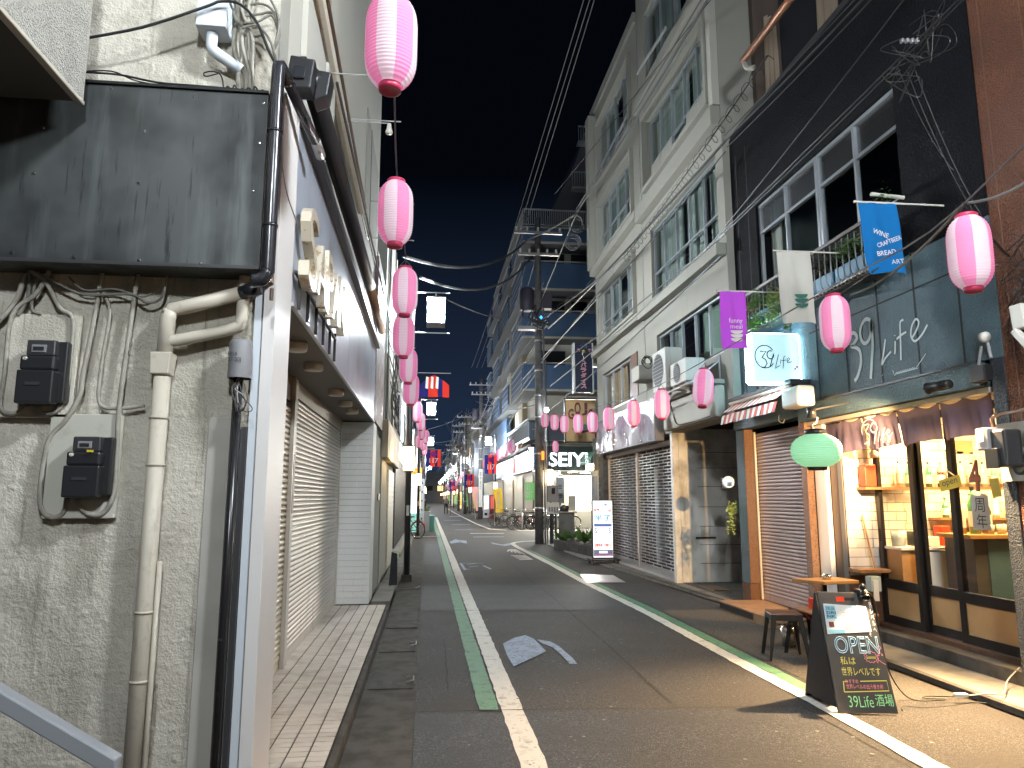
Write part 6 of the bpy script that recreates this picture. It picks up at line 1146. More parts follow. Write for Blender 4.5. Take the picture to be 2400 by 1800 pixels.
for k in range(12):
    y0, y1 = 19.4 + k * .115, 19.4 + (k + 1) * .115; bulge = .02 * (k % 2)
    for (a, b), (c_, d_) in zip(pr, pr[1:]): dm.quad((4.80 - a - bulge, y0, 2.5 + b), (4.80 - a - bulge, y1, 2.5 + b), (4.80 - c_, y1, 2.5 + d_), (4.80 - c_, y0, 2.5 + d_))
dm.build('dome_awning', M['awning_green'], cf, smooth=False, recalc=False)
for k in range(5): text_mesh('%s' % 'ルカフェ?'[k] if k < 4 else 'ー', (4.45, 20.3 - k * .22, 2.33), (0, -.17, 0), (0, 0, .18), M['lamp_warm'], 'lit_letters', cf, depth=.01)
MB().tube([(4.35, 20.6, 2.32), (3.95, 21.8, 2.25)], .02, 6).build('awning_arm', M['tan_sign'], cf)
pl_ = thing('raised_planter', 'concrete planter bed with spiky grasses and rocks beside the lit advertising stand', 'planter', (4.4, 21.5, 0))
MB().prism([(4.42, 18.9, 0), (4.74, 18.9, 0), (4.74, 23.2, 0), (4.02, 23.2, 0), (4.0, 22.6, 0)][::-1], (0, 0, .30)).build('kerb_wall', M['concrete_dark'], pl_, bevel=.01); MB().prism([(4.46, 19.1, .30), (4.70, 19.1, .30), (4.70, 23.0, .30), (4.10, 23.0, .30)][::-1], (0, 0, .01)).build('soil', M['soil'], pl_)
f = MB()
for (cx, cy, n_, hh_) in ((4.35, 22.2, 70, .38), (4.50, 20.8, 90, .55), (4.60, 19.4, 40, .35), (4.2, 22.8, 50, .3)):
    for _ in range(n_):
        a = rnd.uniform(0, 6.28); d = Vector((math.cos(a) * .28, math.sin(a) * .28, rnd.uniform(.3, 1) * hh_)); p = Vector((cx, cy, .30)); s_ = Vector((-math.sin(a), math.cos(a), 0)) * .014; f.add([p - s_, p + s_, p + d * .6 + Vector((0, 0, .05)) + s_ * .8, p + d], [(0, 1, 2), (0, 2, 3)])
tag(f.build('spiky_leaves', M['leaf'], pl_, recalc=False), kind='stuff')
for k, (x, y, r) in enumerate([(4.45, 21.6, .10), (4.56, 20.2, .13), (4.3, 22.0, .08), (4.62, 19.8, .09)]): MB().lathe((x, y, .30), [(.001, -.02), (r, 0), (r * 1.05, r * .5), (r * .6, r * .95), (.001, r)], 7).build('rock', M['concrete'], pl_)
MB().box(4.18, 4.66, 23.0, 23.2, .30, 1.12).build('stone_post', M['concrete'], pl_, bevel=.02); bt = thing('birdbath_tray', 'pale counter top on the stone post behind the planter', 'counter', (4.4, 23.1, 1.12)); MB().box(4.05, 4.72, 22.9, 23.3, 1.121, 1.16).build('slab', M['plaster'], bt, bevel=.006); MB().lathe((4.36, 23.1, 1.161), [(.001, 0), (.12, 0), (.15, .14), (.10, .2), (.001, .2)], 14).build('bowl', M['dark_steel'], bt, smooth=True)
tag(MB().prism([(4.05, 24.9, 0), (4.55, 24.9, 0), (4.66, 18.9, 0), (4.12, 18.9, 0)][::-1], (0, 0, .045)).build('kerb_apron', M['plaster'], bevel=.005), kind='structure')
# illuminated advertising stand
ad = thing('light_box_stand', 'tall glowing advertising light box on black castors in front of the grille shutter', 'sign stand', (4.1, 17.7, 0))
ax0, ax1, ay = 4.02, 4.50, 17.6
MB().box(ax0 - .10, ax1 + .13, ay - .22, ay + .30, .10, .14).build('base', M['black_metal'], ad, bevel=.006)
for (x, y) in ((ax0 - .05, ay - .16), (ax1 + .08, ay - .16), (ax0 - .05, ay + .24), (ax1 + .08, ay + .24)): MB().lathe((x, y, .05), [(.001, -.015), (.045, -.015), (.045, .015), (.001, .015)], 12, axis='x').build('castor', M['black_plastic'], ad)
MB().box(ax0 - .02, ax1 + .02, ay, ay + .10, .14, 1.54).build('case', M['black_metal'], ad, bevel=.01)
MB().box(ax0, ax1, ay - .006, ay - .001, .17, 1.52).build('lit_face', mat('ad_glow', (.9, .93, 1), .5, emit=((.93, .96, 1), .90)), ad)
def adtext(s, z, h, x0, x1, mm, b=.03): text_mesh(s, (ax0 + x0 * .48, ay - .008, z), ((x1 - x0) * .48, 0, 0), (0, 0, h), mm, 'lettering', ad, depth=.002, bold=b)
prn = lambda n_, c_, e: mat(n_, c_, .6, emit=(c_, e))
adtext('アニメ無料', 1.39, .08, .08, .92, prn('p_grey', (.30, .32, .45), .05)); adtext('特撮', 1.235, .10, .03, .33, prn('p_red', (.9, .10, .08), .15)); adtext('NE', 1.235, .10, .76, .96, M['p_red']); adtext('半子', 1.03, .16, .05, .95, prn('p_cyan', (.15, .50, .75), .15))
MB().box(ax0 + .02, ax1 - .02, ay - .0078, ay - .0066, .90, .97).build('print_band', prn('p_blue', (.12, .22, .65), .15), ad); adtext('S', .74, .13, .06, .20, M['p_grey']); adtext('S', .74, .13, .78, .92, M['p_grey']); adtext('□', .53, .08, .08, .26, M['p_cyan']); adtext('脱毛', .42, .08, .06, .94, M['p_red'])
MB().box(ax0 + .005, ax1 - .005, ay - .0078, ay - .0066, .20, .35).build('print_band', prn('p_slate', (.2, .24, .38), .1), ad); MB().box(ax0 + .14, ax1 - .14, ay - .0095, ay - .008, .27, .32).build('print_pill', M['ad_glow'], ad); adtext('WELCOME', .20, .035, .05, .95, prn('p_pink', (.85, .25, .6), .2))
# left crossing things: lit menu sign, green planter, AC
yk = thing('lit_restaurant_sign', 'white glowing restaurant sign with a brushed kanji beside the far bicycle', 'sign', (-.75, 33.6, 0))
MB().box(-1.35, -.35, 33.8, 34.0, .9, 2.62).build('face', mat('yk_glow', (.9, .95, 1), .5, emit=((.85, .97, 1), 2.2)), yk); MB().box(-1.35, -.35, 33.8, 34.0, .05, .899).build('base_panel', mat('mint', (.35, .75, .68), .5, emit=((.4, .9, .8), .35)), yk); MB().box(-1.35, -.25, 33.75, 34.05, 2.63, 2.95).build('top_board', mat('orange_lit', (.9, .35, .05), .5, emit=((1, .4, .05), .8)), yk); text_mesh('○◎○', (-1.2, 33.74, 2.68), (.8, 0, 0), (0, 0, .2), M['maroon'], 'lettering', yk, depth=.003)
text_mesh('焼', (-.95, 33.79, 1.75), (.38, 0, 0), (0, 0, .38), M['ink'], 'lettering', yk, depth=.003); MB().box(-.30, -.12, 33.9, 34.1, .4, 2.45).build('side_strip', M['white_cool'], yk); text_mesh('・\n・\n・\n・\n・', (-.26, 33.89, .6), (.06, 0, 0), (0, 0, 1.7), M['ink'], 'lettering', yk, depth=.003)
gp = thing('street_cabinet', 'grey street cabinet with shrubs at the left corner of the crossing', 'cabinet', (-.2, 35.5, 0)); MB().box(-.25, .12, 35.2, 35.7, 0, .95).build('cabinet', M['grey_plastic'], gp, bevel=.01); f = MB(); leaves(f, (-.1, 36.3, 1.0), (.25, .3, .2), 160, .05); tag(f.build('shrub', M['leaf_dark'], gp, recalc=False), kind='stuff')
tag(MB().box(.13, .36, 35.4, 36.6, 0, .75).build('green_bin', mat('bin_green', (.05, .20, .16), .5), bevel=.01), 'green street bin beside the grey cabinet at the crossing', 'bin')
# black board leaning on left building
lb2 = tag(MB().prism([(-.62, 12.85, .12), (-.48, 12.95, .12), (-.50, 13.2, .62), (-.60, 13.15, .66)], (0, .04, 0)).build('leaning_board', M['matte_black']), 'small black board leaning against the wall by the doorstep', 'board')
a = on_z(882, 1368, .12); bnd = MB().prism([(-.66, 13.0, .10), (-.47, 13.0, .10), (-.56, 13.1, .78), (-.64, 13.1, .80)], (0, .05, 0))
# banners (football flags) hung over the street
def banner(c, w_, h_, label, curl=0, rz=0):
    t = thing('hanging_banner', label, 'banner', c, 'red and blue club banners over the street')
    nx, nz = 12, 10
    for part, (u0, u1), mm in (('navy_field', (0, .30), 'bn_navy'), ('red_field', (.30, .62), 'bn_red'), ('navy_stripe', (.62, .78), 'bn_navy'), ('red_stripe', (.78, 1.0), 'bn_red')):
        vs = []; fs = []; n_ = 6
        for j in range(nz + 1):
            for i in range(n_ + 1):
                u = lerp(u0, u1, i / n_); v = j / nz
                vs.append((c[0] + (u - .5) * w_ * math.cos(rz) , c[1] + (u - .5) * w_ * math.sin(rz) + .05 * math.sin(u * 8 + v * 3) + curl * v * v * .2, c[2] + v * h_ * (1 - curl * .55 * abs(u - .5) ** 1.3 * 2) ))
        for j in range(nz):
            for i in range(n_): q = j * (n_ + 1) + i; fs.append((q, q + 1, q + n_ + 2, q + n_ + 1))
        MB().add(vs, fs).build(part, cloth(mm, (.03, .03, .16) if 'navy' in mm else (.70, .05, .03), .12), t, smooth=True, recalc=False)
    if not curl: text_mesh('117', (c[0] - w_ * .28, c[1] - .12, c[2] + h_ * .22), (w_ * .6, 0, 0), (0, 0, h_ * .28), M['paper'], 'lettering', t, depth=.002, bold=.02)
    if not curl: MB().lathe((c[0], c[1] - .12, c[2] + h_ * .74), [(.001, 0), (w_ * .2, 0)], 12, axis='y').build('crest', cloth('bn_violet', (.25, .04, .25), .1), t)
    else:
        for k in range(3): MB().prism([(c[0] - w_ * (.30 - .17 * k), c[1] - .13, c[2] + h_ * .35), (c[0] - w_ * (.21 - .17 * k), c[1] - .13, c[2] + h_ * .32), (c[0] - w_ * (.20 - .17 * k), c[1] - .13, c[2] + h_ * .82), (c[0] - w_ * (.28 - .17 * k), c[1] - .13, c[2] + h_ * .84)], (0, -.002, 0)).build('white_figure', M['paper'], t)
    MB().tube([(c[0] - w_ * .55, c[1], c[2] + h_ + .02), (c[0] + w_ * .55, c[1], c[2] + h_ + .02)], .01, 5).build('rod', M['steel'], t)
b1 = on_y(1018, 905, 19.5); banner((b1.x, 19.5, b1.z - .30), .80, .64, 'red, white and blue banner curled up by the wind under the first street lamp', curl=1)
b2 = on_y(1150, 1095, 45); banner((b2.x, 45, b2.z - .4), .75, 1.15, 'red and navy club banner on the pole before the supermarket'); b3 = on_y(1020, 1085, 40); banner((b3.x - .1, 40, b3.z - .2), .8, .9, 'pale red club banner over the left lane past the crossing')
b4 = on_y(1100, 1130, 66); banner((b4.x, 66, b4.z - .5), .9, 1.2, 'club banner hanging in front of the distant wire pole on the right'); b5 = on_y(1062, 1140, 90); banner((b5.x, 90, b5.z - .6), .9, 1.2, 'small far club banner above the cyclist')
# nobori (vertical shop flags)
def nobori(x, y, w_, h_, z0, mm, txt, label, lean=.1):
    t = thing('shop_flag', label, 'shop flag', (x, y, 0), 'vertical shop flags'); MB().tube([(x, y, 0), (x - lean, y, z0 + h_ + .1)], .015, 6).build('pole', M['white_plastic'], t)
    vs = []; 
    for j in range(7): v = j / 6; vs += [(x - lean * v + .02 + .05 * math.sin(v * 4), y - .02, z0 + v * h_), (x - lean * v + w_, y - .02 + .06 * math.sin(v * 5), z0 + v * h_)]
    MB().add(vs, [(2 * j, 2 * j + 1, 2 * j + 3, 2 * j + 2) for j in range(6)]).build('cloth', mm, t, recalc=False)
    text_mesh(txt, (x + .08, y - .10, z0 + .15), (w_ * .45, 0, 0), (0, 0, h_ * .8), M['paper'], 'lettering', t, depth=.002, bold=.02)
n1 = on_y(1160, 1150, 41.5); nobori(n1.x, 41.5, .48, 1.35, .75, cloth('nb_yellow', (.85, .55, .04), .25), '本\n日\n特\n売', 'yellow shop flag with red and white lettering by the bicycles'); n2 = on_y(1115, 1160, 56); nobori(n2.x, 56, .62, 1.8, .6, cloth('nb_pink', (.85, .45, .42), .25), '大\n安\n売', 'pink and white shop flag leaning beside the second pole', lean=.35)
n3 = on_y(1245, 1150, 39); nobori(n3.x - .35, 39, .7, .95, 1.45, cloth('nb_green', (.25, .62, .22), .15), 'まち\nおもて', 'green shop flag half hidden behind the big pole', lean=0)
# vending machines
for k, (x, mm, lb_) in enumerate([(4.45, 'lit', 'white-lit vending machine beside the second utility pole'), (4.95, 'red', 'red vending machine beside the white-lit one')]):
    t = thing('vending_machine', lb_, 'vending machine', (x, 58, 0)); MB().box(x, x + .42, 58, 58.6, 0, 1.8).build('case', M['red_dark' if k else 'white_cool'], t, bevel=.02); MB().box(x + .05, x + .37, 57.98, 57.999, .7, 1.7).build('display', M['win_cool'] if not k else mat('vend_red', (.5, .05, .05), .5, emit=((1, .2, .15), .4)), t); MB().box(x + .08, x + .30, 57.98, 57.999, .2, .4).build('hatch', M['matte_black'], t)
# distant shop clutter on the right pavement
for k in range(14):
    y = 62 + k * 7; x = 4.15 + rnd.uniform(-.2, .2); mm = ['nb_pink', 'nb_yellow', 'bn_navy', 'nb_green'][k % 4]
    if k % 2: nobori(x, y, .5, 1.4, .6, M[mm], '売\n出', '%s small %s shop flag along the far right pavement' % (['first', 'second', 'third', 'fourth', 'fifth', 'sixth', 'seventh'][k // 2], {'nb_pink': 'pink', 'nb_yellow': 'yellow', 'bn_navy': 'navy', 'nb_green': 'green'}[mm]))
# ================================================================ PAPER LANTERNS
mp = cloth('lantern_pink', (.88, .33, .56), .20, .5); mw2 = cloth('lantern_white', (.80, .70, .75), .18, .5)
def lantern_mesh(parent, R_=.125, H_=.46, seg=48, stripes=10, mats=None, ribs=26, squash=1.0):
    prof = []; n = ribs * 4
    for i in range(n + 1):
        t = i / n; s = 2 * t - 1; r = R_ * (1 - abs(s) ** 4.6 * .50) * squash; r += .0022 * math.cos(i / 4 * 2 * math.pi); prof.append((r, H_ * t))
    sw = seg // stripes
    return prof
def make_lantern(label, group):
    t = thing('paper_lantern', label, 'lantern', (0, 0, 0), group); seg = 48
    prof = lantern_mesh(t)
    MB().lathe((0, 0, -.23), prof, seg, mfun=lambda k, i: (k // 6) % 2).build('paper_body', [mp, mw2], t, smooth=True)
    MB().lathe((0, 0, .225), [(.055, 0), (.066, 0), (.066, .022), (.060, .028), (.055, .028), (.055, 0)], 24).build('top_ring', M['red_plastic'], t, smooth=True)
    MB().lathe((0, 0, -.262), [(.001, .014), (.044, .012), (.048, .004), (.054, .004), (.057, .034), (.052, .038)], 24).build('bottom_ring', M['red_plastic'], t, smooth=True)
    MB().tube(smoothpath([(-.06, 0, .255), (-.02, 0, .30), (0, 0, .325), (.02, 0, .30), (.06, 0, .255)]), .0035, 6).build('wire_handle', M['wire_black'], t)
    return t
GL = 'pink and white paper lanterns on the left string'; GR = 'pink and white paper lanterns on the right string'; GS = 'dark pink lanterns in a row along the supermarket eaves'
XL = -.27
words_l = ['largest pink and white lantern cut by the top edge, first of the left string', 'second lantern down the left string against the night sky', 'third lantern of the left string beside the white box lamp', 'fourth lantern of the left string, touching the third', 'fifth lantern of the left string, partly behind the fourth', 'sixth lantern of the left string just above the lamp pole']
lan = None; left_pts = []
for k, (px, py, dz) in enumerate([(917, 100, 0), (927, 499, 0), (949, 683, 0), (946, 788, 0), (957, 857, 0), (963, 912, 0)]):
    d_ = [3.3, 5.05, 7.0, 8.2, 9.9, 11.0][k]; q = on_y(px, py, d_)
    if lan is None: lan = make_lantern(words_l[0], GL); lan.location = q; o = lan
    else: o = copy_tree(lan, loc=q, rz=k * 1.7, label=words_l[k])
    left_pts.append(q + Vector((0, 0, .33)))
for k, (px, py, d_) in enumerate([(978, 965, 17.0), (986, 988, 20), (988, 1012, 23.5), (998, 1024, 26), (981, 1035, 29), (992, 1042, 32), (995, 1055, 36), (996, 1050, 39)]):
    q = on_y(px, py, d_); copy_tree(lan, loc=q, rz=k * 1.1, label=['first', 'second', 'third', 'fourth', 'fifth', 'sixth', 'seventh', 'eighth'][k] + ' lantern of the cluster behind the black lamp pole on the left'); left_pts.append(q + Vector((0, 0, .33)))
lan.rotation_euler.z = .25
# one leaning slightly
rp = []
spec = [(2273, 592, 4.05, 'largest lantern on the right, hanging before the black and brown walls'), (1957, 757, 5.75, 'lantern hanging in front of the painted 39Life wall'), (1648, 909, 8.7, 'slanted lantern beside the air conditioners'), (1551, 947, 11.4, 'lantern in front of the end of the pale sign band'), (1485, 969, 13.2, 'lantern before the middle of the pale sign band'), (1427, 981, 15.1, 'lantern at the far end of the pale sign band'), (1389, 990, 16.6, 'lantern overlapping the right edge of the tan hanging sign'), (1355, 993, 18.2, 'lantern in front of the tan hanging sign'), (1323, 994, 20.0, 'lantern at the left edge of the tan hanging sign'), (1300, 990, 21.8, 'lantern second from the big pole'), (1277, 985, 24.0, 'lantern nearest the big pole on the right string'), (1302, 1047, 30.0, 'small lantern just above the glowing supermarket letters')]
for k, (px, py, d_, lb_) in enumerate(spec):
    q = on_y(px, py, d_); o = copy_tree(lan, loc=q, rz=[.3, .05, .6, .3, .15, .5, .1, .3, 0, .25, .4, .2][k], label=lb_, group=GR)
    if k == 2: o.rotation_euler = (.0, .16, .6)
    if k < 11: rp.append(q + Vector((0, 0, .33)))
for i in range(14):
    y = 44.8 + i * 2.15; o = copy_tree(lan, loc=(5.30, y, 4.80 + .05 * math.sin(i)), rz=i * .8, label='%s lantern from the near end of the eaves row on the supermarket' % ['first', 'second', 'third', 'fourth', 'fifth', 'sixth', 'seventh', 'eighth', 'ninth', 'tenth', 'eleventh', 'twelfth', 'thirteenth', 'fourteenth'][i], group=GS)
    o.scale = (1.6, 1.6, 1.6)
for i in range(30):
    y = 74 + i * 2.6; o = copy_tree(lan, loc=(3.75 - .25 * math.sin(i * .2), y, 3.6 + .45 * math.cos(i * .42)), rz=i, group='far lanterns strung along the right side of the street', label='small far lantern in the long string beyond the supermarket')
def wire(name, pts, r, m, label, n=5): return tag(MB().tube(pts, r, n, caps=False).build(name, M[m], recalc=False), label, 'cable')
wire('hanging_cable', smoothpath([left_pts[0] + Vector((0, -1.5, .6))] + left_pts[:6] + left_pts[6:], 5), .006, 'wire_black', 'black cord carrying the left string of lanterns')
wire('hanging_cable', smoothpath([(2.7, 1.0, 3.9)] + [tuple(p) for p in rp] + [(3.95, 25.3, 5.0)], 5), .007, 'wire_grey', 'grey cord carrying the right string of lanterns up to the big pole')
wire('hanging_cable', sag(rp[0] + Vector((0, 0, 0)), (4.70, 5.2, 3.55), .03), .009, 'wire_black', 'black cable from the large right lantern to the brown wall')
wire('hanging_cable', sag(rp[0], on_y(2420, 415, 4.4), .04), .010, 'wire_grey', 'pale cable from the large right lantern up past the right edge')
wire('hanging_cable', sag(rp[0], (4.68, 7.4, 3.85), .10), .012, 'conduit_dirty', 'thick grey cable from the large right lantern along under the balcony')
wire('hanging_cable', sag((4.65, 9.0, 3.82), (3.95, 5.8, 3.62), .03), .008, 'wire_grey', 'cable running above the glowing box sign to the middle lantern')
for k, (px, py) in enumerate([(905, 290), (905, 690), (900, 748)]):
    pass
cl = thing('clip_lamp', 'white clip-on bulb holder on a bracket beside the left lantern string', 'lamp', (-.3, 6.2, 4.3)); q = on_y(912, 305, 6.3)
MB().lathe((q.x, q.y, q.z), [(.001, -.04), (.030, -.035), (.035, -.02), (.022, .02), (.018, .06), (.001, .065)], 14).build('holder', M['white_plastic'], cl, smooth=True); MB().tube([(-.80, 6.3, q.z + .065), (q.x, 6.3, q.z + .065)], .006, 6).build('bracket', M['wire_white'], cl)
for k, (py, yy_) in enumerate([(178, 5.2), (282, 6.3)]):
    q = on_y(880, py, yy_); tag(MB().tube([(-.84, yy_, q.z), (-.30, yy_, q.z)], .006, 6).build('lantern_bracket', M['wire_white']), ['upper white bracket rod', 'lower white bracket rod'][k] + ' sticking out of the left wall towards the lanterns', 'bracket')
# ================================================================ OVERHEAD CABLES
def cable2(px0, py0, px1, py1, X0, X1, r, m, label, s=0.0, ext=0, n=16):
    a = on_x(px0, py0, X0); b = on_x(px1, py1, X1); d = (a - b); a = a + d * ext
    if px0 >= 1990: m = 'wire_black'; r *= .62
    return wire('overhead_cable', sag(a, b, s, n), r, m, label)
XC = 4.0
cable2(1650, 0, 1352, 497, XC, XC, .022, 'wire_grey', 'thick pale cable bundle crossing the white building up to the top edge', .1, .6)
cable2(1640, 0, 1350, 492, XC, XC, .014, 'wire_grey', 'second cable of the pale bundle crossing the white building', .04, .6)
cable2(1352, 497, 1240, 775, XC, XC, .012, 'wire_white', 'twisted pale cable dropping from the bundle towards the big pole')
cable2(1660, 0, 1300, 455, XC, XC, .008, 'wire_black', 'thin dark cable across the top floors of the white building', .05, .5)
cable2(2010, 0, 1700, 330, XC, XC, .022, 'wire_black', 'thick black cable along the roof edge of the black building', .05, .6); cable2(1700, 330, 1285, 770, XC, XC, .020, 'wire_black', 'thick black cable continuing across the white building to the pole', .1)
cable2(2030, 0, 1704, 345, XC, XC, .012, 'wire_grey', 'grey cable just under the roof edge cable', .05, .6); cable2(1996, 0, 1698, 318, XC, XC, .012, 'wire_grey', 'grey cable just above the roof edge cable', .03, .6)
cable2(2102, 0, 1650, 590, XC, XC, .011, 'wire_black', 'black cable crossing above the upper windows of the black building', .08, .6); cable2(2232, 0, 1480, 750, XC, XC, .013, 'wire_grey', 'long cable with clips crossing in front of the upper windows', .05, .5)
cable2(2215, 30, 1640, 600, XC, XC, .010, 'wire_black', 'black cable just below the clipped cable', .05, .4)
cable2(1480, 750, 1290, 905, XC, XC, .013, 'wire_grey', 'clipped cable continuing to the big pole'); cable2(1700, 548, 1300, 860, XC, XC, .012, 'wire_black', 'black cable passing below the third floor ledge of the white building', .06); cable2(1690, 600, 1290, 960, XC, XC, .012, 'wire_black', 'lowest black cable crossing the white building', .05)
cable2(1700, 355, 1400, 700, XC, XC, .010, 'wire_black', 'black cable crossing the third floor windows', .06); cable2(1400, 700, 1215, 900, XC, XC, .012, 'wire_white', 'pale cable in front of the apartment balconies'); cable2(1440, 640, 1200, 935, XC, XC, .010, 'wire_grey', 'grey cable in front of the lower apartment balconies')
# spiral-wrapped cable
a = on_x(1800, 130, XC); b = on_x(1466, 600, XC); mbx = MB(); core = sag(a, b, .05, 30); mbx.tube(core, .010, 5)
N_ = 190; pts = []
for i in range(N_ + 1):
    t = i / N_; c = Vector(a).lerp(Vector(b), t) - Vector((0, 0, .2 * t * (1 - t))); q = t * 26 * 2 * math.pi; pts.append(c + Vector((.07 * math.cos(q), 0, -.05 + .09 * math.sin(q))))
mbx.tube(pts, .0045, 4); tag(mbx.build('overhead_cable', M['wire_black'], recalc=False), 'spiral-wrapped cable across the white building', 'cable')
mbx = MB(); a = on_x(1466, 600, XC); b = on_x(1250, 760, XC); mbx.tube(sag(a, b, .1), .010, 5); rnd = random.Random(4); pts = []
for i in range(91):
    t = i / 90; c = a.lerp(b, t); q = t * 60; pts.append(c + Vector((.06 * math.cos(q), 0, -.08 + .10 * math.sin(q))))
mbx.tube(pts, .0045, 4); tag(mbx.build('overhead_cable', M['wire_grey'], recalc=False), 'grey spiral-wrapped cable nearing the big pole', 'cable')
# white ladder rack of cable ties on the 5th floor
lr = MB(); a = on_x(1560, 66, XC); b = on_x(1498, 163, XC)
for i in range(14): p = a.lerp(b, i / 13); lr.box(p.x - .01, p.x + .01, p.y - .02, p.y + .13, p.z - .03, p.z + .03)
lr.tube([a, b], .012, 5); lr.tube([a + Vector((0, .11, 0)), b + Vector((0, .11, 0))], .012, 5); tag(lr.build('cable_spacer', M['wire_white']), 'white ladder-like cable spacer hanging before the top floor', 'cable spacer')
# clips of the long clipped cable
for k in range(9): p = on_x(lerp(2150, 1700, k / 8), lerp(82, 530, k / 8), XC - .02); MB()
# three thin high wires running along the street
for k, (xa, xb) in enumerate([(1290, 1112), (1300, 1128), (1312, 1140)]):
    X_ = 1.9 + .25 * k; a = on_x(xa + 95, -20 + 6 * k, X_); b = on_x(xb, 820, X_)
    a = on_z(xa - 22 + 110, 0, 11.2); b = on_z(xb - 8, 905, 11.2) if False else None
z_h = 11.6
for k, (pa, pb) in enumerate([((1368, 0), (1205, 540)), ((1382, 0), (1216, 540)), ((1393, 0), (1228, 540))]):
    a = on_z(pa[0], pa[1], z_h); b = on_z(pb[0], pb[1], z_h); c = on_y(1105 + 12 * k, 862, 54.0)
    wire('high_wire', sag(a + (a - b) * .5, b, .0) + sag(b, c, .3)[1:], .011, 'wire_grey', ['left', 'middle', 'right'][k] + ' of the three thin high wires running down to the distant poles')
# two heavy cables from the left building to the big pole
a = on_y(945, 600, 12.6); b = on_y(1235, 562, 25.2); wire('overhead_cable', sag(a, b, .55), .035, 'wire_grey', 'upper heavy cable swagged from the left building to the big pole'); wire('overhead_cable', sag(b, on_x(1352, 500, XC), .05), .03, 'wire_grey', 'upper heavy cable between the pole and the white building')
a = on_y(985, 650, 13.5); b = on_y(1240, 610, 25.2); wire('overhead_cable', sag(a, b, .6), .030, 'wire_grey', 'lower heavy cable swagged over the street to the big pole')
a = on_y(1050, 703, 20); b = on_y(1170, 745, 40); wire('overhead_cable', sag(a, b, .1), .02, 'wire_grey', 'short pale cable high over the street beside the box lamp')
# coiled spare loops
def coil(c, r, n, label, m='wire_grey', rr=.012):
    mb = MB()
    for i in range(n):
        a = random.uniform(-.06, .06); b = random.uniform(-.06, .06); e = random.uniform(.75, 1.15); mb.tube([(c.x + a + r * math.cos(q / 12 * 2 * math.pi), c.y + .05 * i, c.z + b + r * e * math.sin(q / 12 * 2 * math.pi)) for q in range(13)], rr, 5)
    return tag(mb.build('cable_coil', M[m], recalc=False), label, 'cable coil')
coil(on_x(1353, 525, XC), .20, 3, 'pale coil of spare cable at the junction in front of the terrace railing'); coil(on_x(1345, 565, XC), .20, 4, 'lower coil of spare cable below the first coil', 'wire_grey')
coil(on_x(1521, 845, 4.45), .10, 5, 'black coil of cable under the small canopy box of the white building', 'wire_black', .008)
tag(MB().box(4.25, 4.60, 14.20, 14.75, 3.98, 4.28).build('canopy_box', M['plaster_pale'], bevel=.01), 'small boxy canopy on the joint of the white building', 'canopy')
# junction knot over the black building
kn = thing('cable_junction', 'knot of clamps and looping wires in front of the dark upper wall', 'cable junction', on_x(2130, 100, XC)); rnd = random.Random(9)
base = on_x(2130, 100, XC)
for k in range(14):
    p = base + Vector((rnd.uniform(-.03, .03), rnd.uniform(-.25, .2), rnd.uniform(-.2, .15))); MB().tube(smoothpath([p, p + Vector((0, rnd.uniform(-.35, .35), rnd.uniform(-.3, .1))), p + Vector((0, rnd.uniform(-.4, .3), rnd.uniform(-.45, 0))), p + Vector((0, rnd.uniform(-.2, .2), rnd.uniform(-.3, 0)))]), rnd.choice([.0025, .004, .005]), 5).build('loop', M['wire_black'], kn)
for k in range(4): p = base + Vector((0, .06 * k - .1, .04 * k - .05)); MB().box(p.x - .012, p.x + .012, p.y - .018, p.y + .018, p.z - .018, p.z + .018).build('clamp', M['steel'], kn, bevel=.005)
for k, (xa, ya, xb, yb) in enumerate([(2125, 165, 2290, 510), (2145, 165, 2300, 505), (2105, 160, 2235, 400)]): cable2(xa, ya, xb, yb, XC, 4.3, .006, 'wire_black', ['left', 'right', 'short curved'][k] + ' wire dropping from the junction to the large lantern', .1)
# eaves pipe at the very top of the black / white gap
ev = tag(MB().tube([on_x(1965, -150, 4.3), on_x(1742, 142, 4.3)], .05, 12).build('copper_pipe', mat('copper', (.32, .15, .08), .35, .4), smooth=True), 'copper-brown eaves pipe slanting at the top between the two buildings', 'pipe')
tag(MB().tube(smoothpath([on_x(1742, 142, 4.3), on_x(1752, 160, 4.3), on_x(1768, 158, 4.35)]), .035, 10).build('pipe_elbow', M['conduit'], smooth=True), 'grey elbow at the lower end of the copper-brown pipe', 'pipe')
# far wire tangle
rnd = random.Random(77); far = [(3.92, 25.6), (3.95, 54.6), (3.7, 72), (3.8, 88.9), (3.6, 112), (3.6, 150)]
lab_far = 'thin wire of the dense tangle between the distant poles'
for i in range(len(far) - 1):
    for k in range(9 if i else 12):
        za, zb = rnd.uniform(4.6, 10.5), rnd.uniform(4.2, 10.0); (xa, ya), (xb, yb) = far[i], far[i + 1]
        wire('distant_wire', sag((xa + rnd.uniform(-.7, .5), ya, za), (xb + rnd.uniform(-.7, .5), yb, zb), rnd.uniform(.1, .9), 12), rnd.choice([.010, .014, .022]), rnd.choice(['wire_grey', 'wire_black', 'wire_grey']), lab_far, 4)['group'] = 'wires between the distant poles'
for k in range(34):
    y = rnd.uniform(48, 115); x = rnd.uniform(2.2, 4.2); wire('distant_wire', smoothpath([(x, y, rnd.uniform(5.5, 9.5)), (x + rnd.uniform(-1.2, 1), y + 3, rnd.uniform(4.5, 8)), (x + rnd.uniform(-1.5, 1), y + rnd.uniform(4, 12), rnd.uniform(3.8, 7))], 5), rnd.choice([.010, .015]), 'wire_grey', lab_far, 4)['group'] = 'wires between the distant poles'
